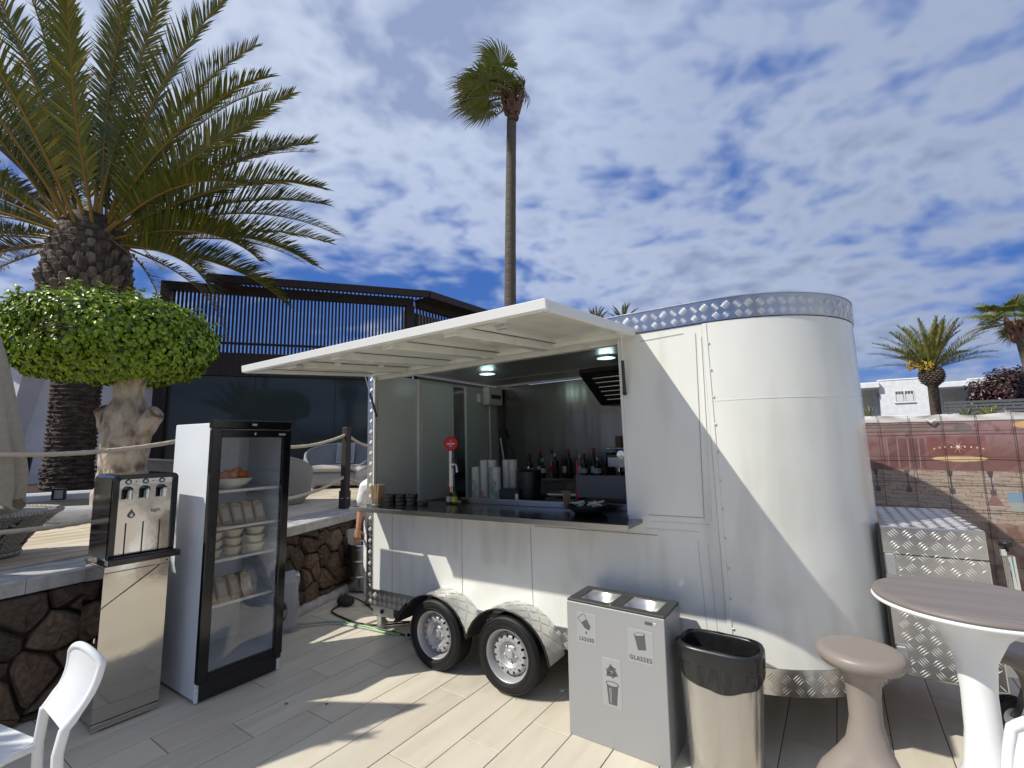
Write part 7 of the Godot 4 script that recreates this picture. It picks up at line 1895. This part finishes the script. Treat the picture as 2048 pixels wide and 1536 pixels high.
func banner_picture() -> Image:
	# flat print, in pixels of a 1300 x 840 sheet: red wall panels above, pale masonry below, lamps, a jar
	var W := 650; var H := 420
	var im := Image.create(W, H, false, Image.FORMAT_RGB8)
	var n1 := FastNoiseLite.new(); n1.frequency = .012; n1.seed = 3
	var n2 := FastNoiseLite.new(); n2.frequency = .08; n2.seed = 4
	var S = func(r, g, b): return Color(r / 255.0, g / 255.0, b / 255.0)
	for j in H:
		for i in W:
			var x = i * 2.0; var y = 67.0 + 1040.0 * j / H
			var a = n1.get_noise_2d(x, y); var f = n2.get_noise_2d(x, y)
			var c: Color
			if y < 330:
				c = S.call(168, 128, 130).lerp(S.call(122, 78, 72), smoothstep(60, 250, y + 60 * a))
				c = c.lerp(S.call(108, 64, 56), smoothstep(.1, .5, a) * .5)
				if x > 880: c = c.lerp(S.call(150, 84, 62), .5)
			elif y < 590:
				var row = int(y / 21.0); var bx = x + (37 if row % 2 else 0) + 9 * sin(row * 1.7)
				var inb = fposmod(bx, 74.0); var iy = fposmod(y + 3 * sin(x * .03 + row), 21.0)
				var id = int(bx / 74.0) * 7 + row * 13
				c = S.call(190, 172, 152).lerp(S.call(158, 138, 118), fposmod(id * .37, 1.0) * .6 + .2 * f)
				if inb < 3 or iy < 3: c = S.call(118, 98, 82)
				elif iy < 5: c = c.lerp(S.call(205, 190, 172), .6)
			else:
				c = S.call(150, 122, 104).lerp(S.call(112, 80, 66), smoothstep(-.3, .4, a))
				if absf(x - 560 - (y - 590) * .9) < 26: c = c.lerp(S.call(214, 190, 150), .5)
			if x > 895 and y > 330: c = S.call(186, 118, 78).lerp(S.call(140, 84, 66), smoothstep(-.2, .3, a + f * .2))
			if absf(x - 872) < 13 and y > 330 and y < 620: c = S.call(204, 184, 122)
			# picture frames and panels in the red part
			if y > 160 and y < 320 and x > 190 and x < 390: c = c.lerp(S.call(86, 52, 52), .55 + .2 * f)
			if y > 160 and y < 320 and x > 190 and x < 390 and fposmod(x - 190, 56) < 5: c = S.call(176, 120, 110)
			if y > 150 and y < 260 and x > 405 and x < 690: c = c.lerp(S.call(116, 54, 50), .5)
			# ventilation pipe
			if y > 84 and y < 128 and x > 60 and x < 560: c = S.call(150, 126, 116).lerp(S.call(112, 92, 86), absf(y - 104) / 22.0)
			if (absf(y - 84) < 2.5 and x > 70 and x < 600) or (absf(y - 100) < 1.8 and x > 50 and x < 470): c = S.call(78, 62, 62)
			if Vector2((x - 590) / 44.0, (y - 108) / 26.0).length() < 1: c = S.call(104, 96, 92)
			# lampshades seen from below
			var e = Vector2((x - 556) / 134.0, (y - 268) / 15.0).length()
			if y > 190 and y < 268 and absf(x - 556) < 140: c = S.call(112, 52, 44).lerp(S.call(130, 70, 58), absf(x - 556) / 140.0)
			if e < 1: c = S.call(244, 206, 132).lerp(S.call(252, 228, 170), 1 - e)
			var e2 = Vector2((x - 960) / 140.0, (y - 96) / 24.0).length()
			if e2 < 1: c = S.call(236, 184, 108).lerp(S.call(250, 216, 150), 1 - e2)
			for k in 9:
				var dx = -132 + k * 33.0; var rr = 4.5 if k != 4 else 9.0
				if Vector2(x - 556 - dx * (1 - .0008 * absf(dx)), y - 206 - pow(absf(dx) / 132.0, 3) * 10).length() < rr: c = S.call(255, 246, 224)
			var st = Vector2(x - 556, y - 206); var sa = fposmod(st.angle() * 8 / TAU + .25, 1.0)
			if st.length() < 46 and absf(sa - .5) > .5 - 2.2 / maxf(st.length(), 5): c = c.lerp(S.call(255, 236, 200), 1 - st.length() / 46.0)
			# pendant heat lamps
			for q in [112, 282, 500, 690]:
				var dx = absf(x - q - (y - 330) * .04)
				if y > 330 and y < 362 and dx < 16 - (y - 330) * .25: c = S.call(62, 56, 56)
				if y >= 360 and y < 425 and dx < 3.2: c = S.call(58, 52, 52)
				if y >= 425 and y < 452 and dx < 14: c = S.call(74, 66, 66)
				if y >= 452 and y < 506 and dx < 10 + (y - 452) * .62: c = S.call(128, 92, 82) if q > 600 else c.lerp(S.call(150, 140, 134), .7)
				if absf(y - 506) < 2.5 and dx < 46: c = S.call(206, 196, 186)
			# blue jar
			if x > 752 and x < 850 and y > 432 and y < 530:
				var w = 48 - maxf(0, y - 480) * .3
				if absf(x - 803) < w: c = S.call(120, 160, 190) if y < 482 else S.call(168, 178, 170)
			if Vector2((x - 925) / 34.0, (y - 282) / 24.0).length() < 1 + .2 * f: c = S.call(206, 66, 40)
			# soft bright counter on the left, below
			if y > 470 and y < 545 and x > 60 and x < 470: c = c.lerp(S.call(150, 152, 150), .55 * smoothstep(.0, .3, f + .2))
			c = c.lerp(S.call(176, 158, 156), .24 + .16 * smoothstep(.0, .35, n1.get_noise_2d(x * .6 + y * .9 + 400, y * .3)))
			im.set_pixel(i, j, c)
	im.generate_mipmaps()
	return im
func build_banner():
	var t = thing("printed_banner", "long banner printed with a restaurant interior, tied to a wire fence", "banner", at(Vector3(0, 0, -5.95)))
	var m := StandardMaterial3D.new(); m.albedo_texture = ImageTexture.create_from_image(banner_picture()); m.roughness = .25; m.albedo_color = Color(.88, .88, .88)
	# printed sheet with slight billows; 1300 print units = 2.30 m across
	var x0 = .129; var wx = 1.83; var y0 = .03; var y1 = 1.845
	var sheet := MB.new(); sheet.grid(func(u, v): return Vector3(x0 + wx * u, lerpf(y0, y1, v), .012 * sin(u * 9 + v * 4) * sin(v * PI)), 36, 20)
	mi("print", sheet, m, t)
	var hem := MB.new(); hem.grid(func(u, v): return Vector3(lerpf(-3.6, 2.6, u), lerpf(1.838, 1.895 + .008 * sin(u * 90), v), .006 + .010 * sin(u * 130 + v * 5) * v), 160, 3)
	mi("hem", hem, mat(Color(.55, .52, .50), .5), t)
	var dark := MB.new(); dark.grid(func(u, v): return Vector3(lerpf(-3.6, .166, u), lerpf(y0, 1.845, v), .0), 8, 8); mi("plain_panel", dark, mat(Color(.22, .10, .08), .5), t)
	var d2 := MB.new(); d2.grid(func(u, v): return Vector3(lerpf(1.958, 2.6, u), lerpf(y0, 1.845, v), .0), 4, 4); mi("plain_panel", d2, mat(Color(.25, .12, .08), .5), t)
	for k in 26: mi("wire", MB.new().bar(Vector3(-3.4 + k * .235, .02, .022), Vector3(-3.42 + k * .235, 1.90, .022), .0035, .0035), M.dark, t)
	for k in 8: mi("wire", MB.new().bar(Vector3(-3.6, .1 + k * .235, .0255), Vector3(2.6, .1 + k * .235, .0255), .0035, .0035), M.dark, t)
	for x in [-3.4, -1.0, 1.27, 2.55]: mi("fence_post", MB.new().tube([Vector3(x, 0, -.05), Vector3(x, 1.92, -.05)], .025, 10), M.alu_dull, t)
	mi("tie", MB.new().tube([Vector3(.70, 1.86, .03), Vector3(.74, 1.83, .035), Vector3(.78, 1.86, .03)], .008, 6), M.plain_white, t)
	mi("lettering", text("or", .085, .001, false), M.paper_white, t, at(Vector3(1.385, .42, .03)))

# ---------------------------------------------------------------- off to the right and behind: pool, loungers (mirrored in the steel)
func build_surroundings():
	var pool := MB.new(); pool.box(Vector3(6.5, .03, 3.0), Vector3(5.5, .02, 9))
	var wm = mat(Color(.03, .32, .34), .05); struct("pool_water", pool, wm)
	var kb := MB.new(); kb.box(Vector3(3.6, .05, 3.0), Vector3(.35, .10, 9.7), .02); struct("pool_kerb", kb, M.render_white)
	var hb = thing("white_building", "white apartment block beyond the pool, mirrored in the steel panel", "building", at(Vector3(17, 0, 1)))
	mi("wall", MB.new().box(Vector3(0, 2.6, 0), Vector3(3, 5.2, 26), .05), M.render_white, hb)
	for k in 6: mi("window", MB.new().box(Vector3(-1.51, 2.2, -10 + k * 4.0), Vector3(.04, 1.6, 1.6)), M.dark_glass, hb)

func _ready():
	var cam := Camera3D.new(); cam.name = "camera"
	cam.transform = Transform3D(Basis(Vector3(.826183, -.011327, -.563288), Vector3(.076524, .992789, .092275), Vector3(.558181, -.119341, .821092)).orthonormalized(), Vector3(0, 1.7, 0))
	cam.fov = 78.04; cam.near = .05; cam.far = 1200
	add_child(cam); cam.current = true
	var we := WorldEnvironment.new(); we.name = "world"; var env := Environment.new()
	env.background_mode = Environment.BG_SKY; env.tonemap_mode = Environment.TONE_MAPPER_LINEAR; env.tonemap_exposure = 1.03
	var sky := Sky.new(); var sm := PanoramaSkyMaterial.new(); sm.panorama = ImageTexture.create_from_image(sky_pixels()); sky.sky_material = sm; env.sky = sky
	env.background_energy_multiplier = 1.0
	env.sdfgi_enabled = true; env.ssao_enabled = true; env.ssil_enabled = true
	we.environment = env; add_child(we)
	var sun := DirectionalLight3D.new(); sun.name = "sun"; sun.light_energy = 1.45; sun.light_color = Color(1, .985, .94); sun.light_angular_distance = .5; sun.shadow_enabled = true
	var sd = (TB.orthonormalized() * Vector3(.79, -1.326, -1)).normalized()
	sun.basis = Basis.looking_at(sd, Vector3.UP); add_child(sun)
	rng.seed = 77
	make_materials()
	build_ground()
	build_pavilion()
	build_white_buildings()
	build_surroundings()
	build_plants()
	build_trailer()
	build_banner()
	build_fridge()
	build_dispenser()
	build_recycling_bin()
	build_steel_bin()
	build_seats()
	build_trailer_goods()
	build_terrace_things()
	build_floor_things()
	build_litter()
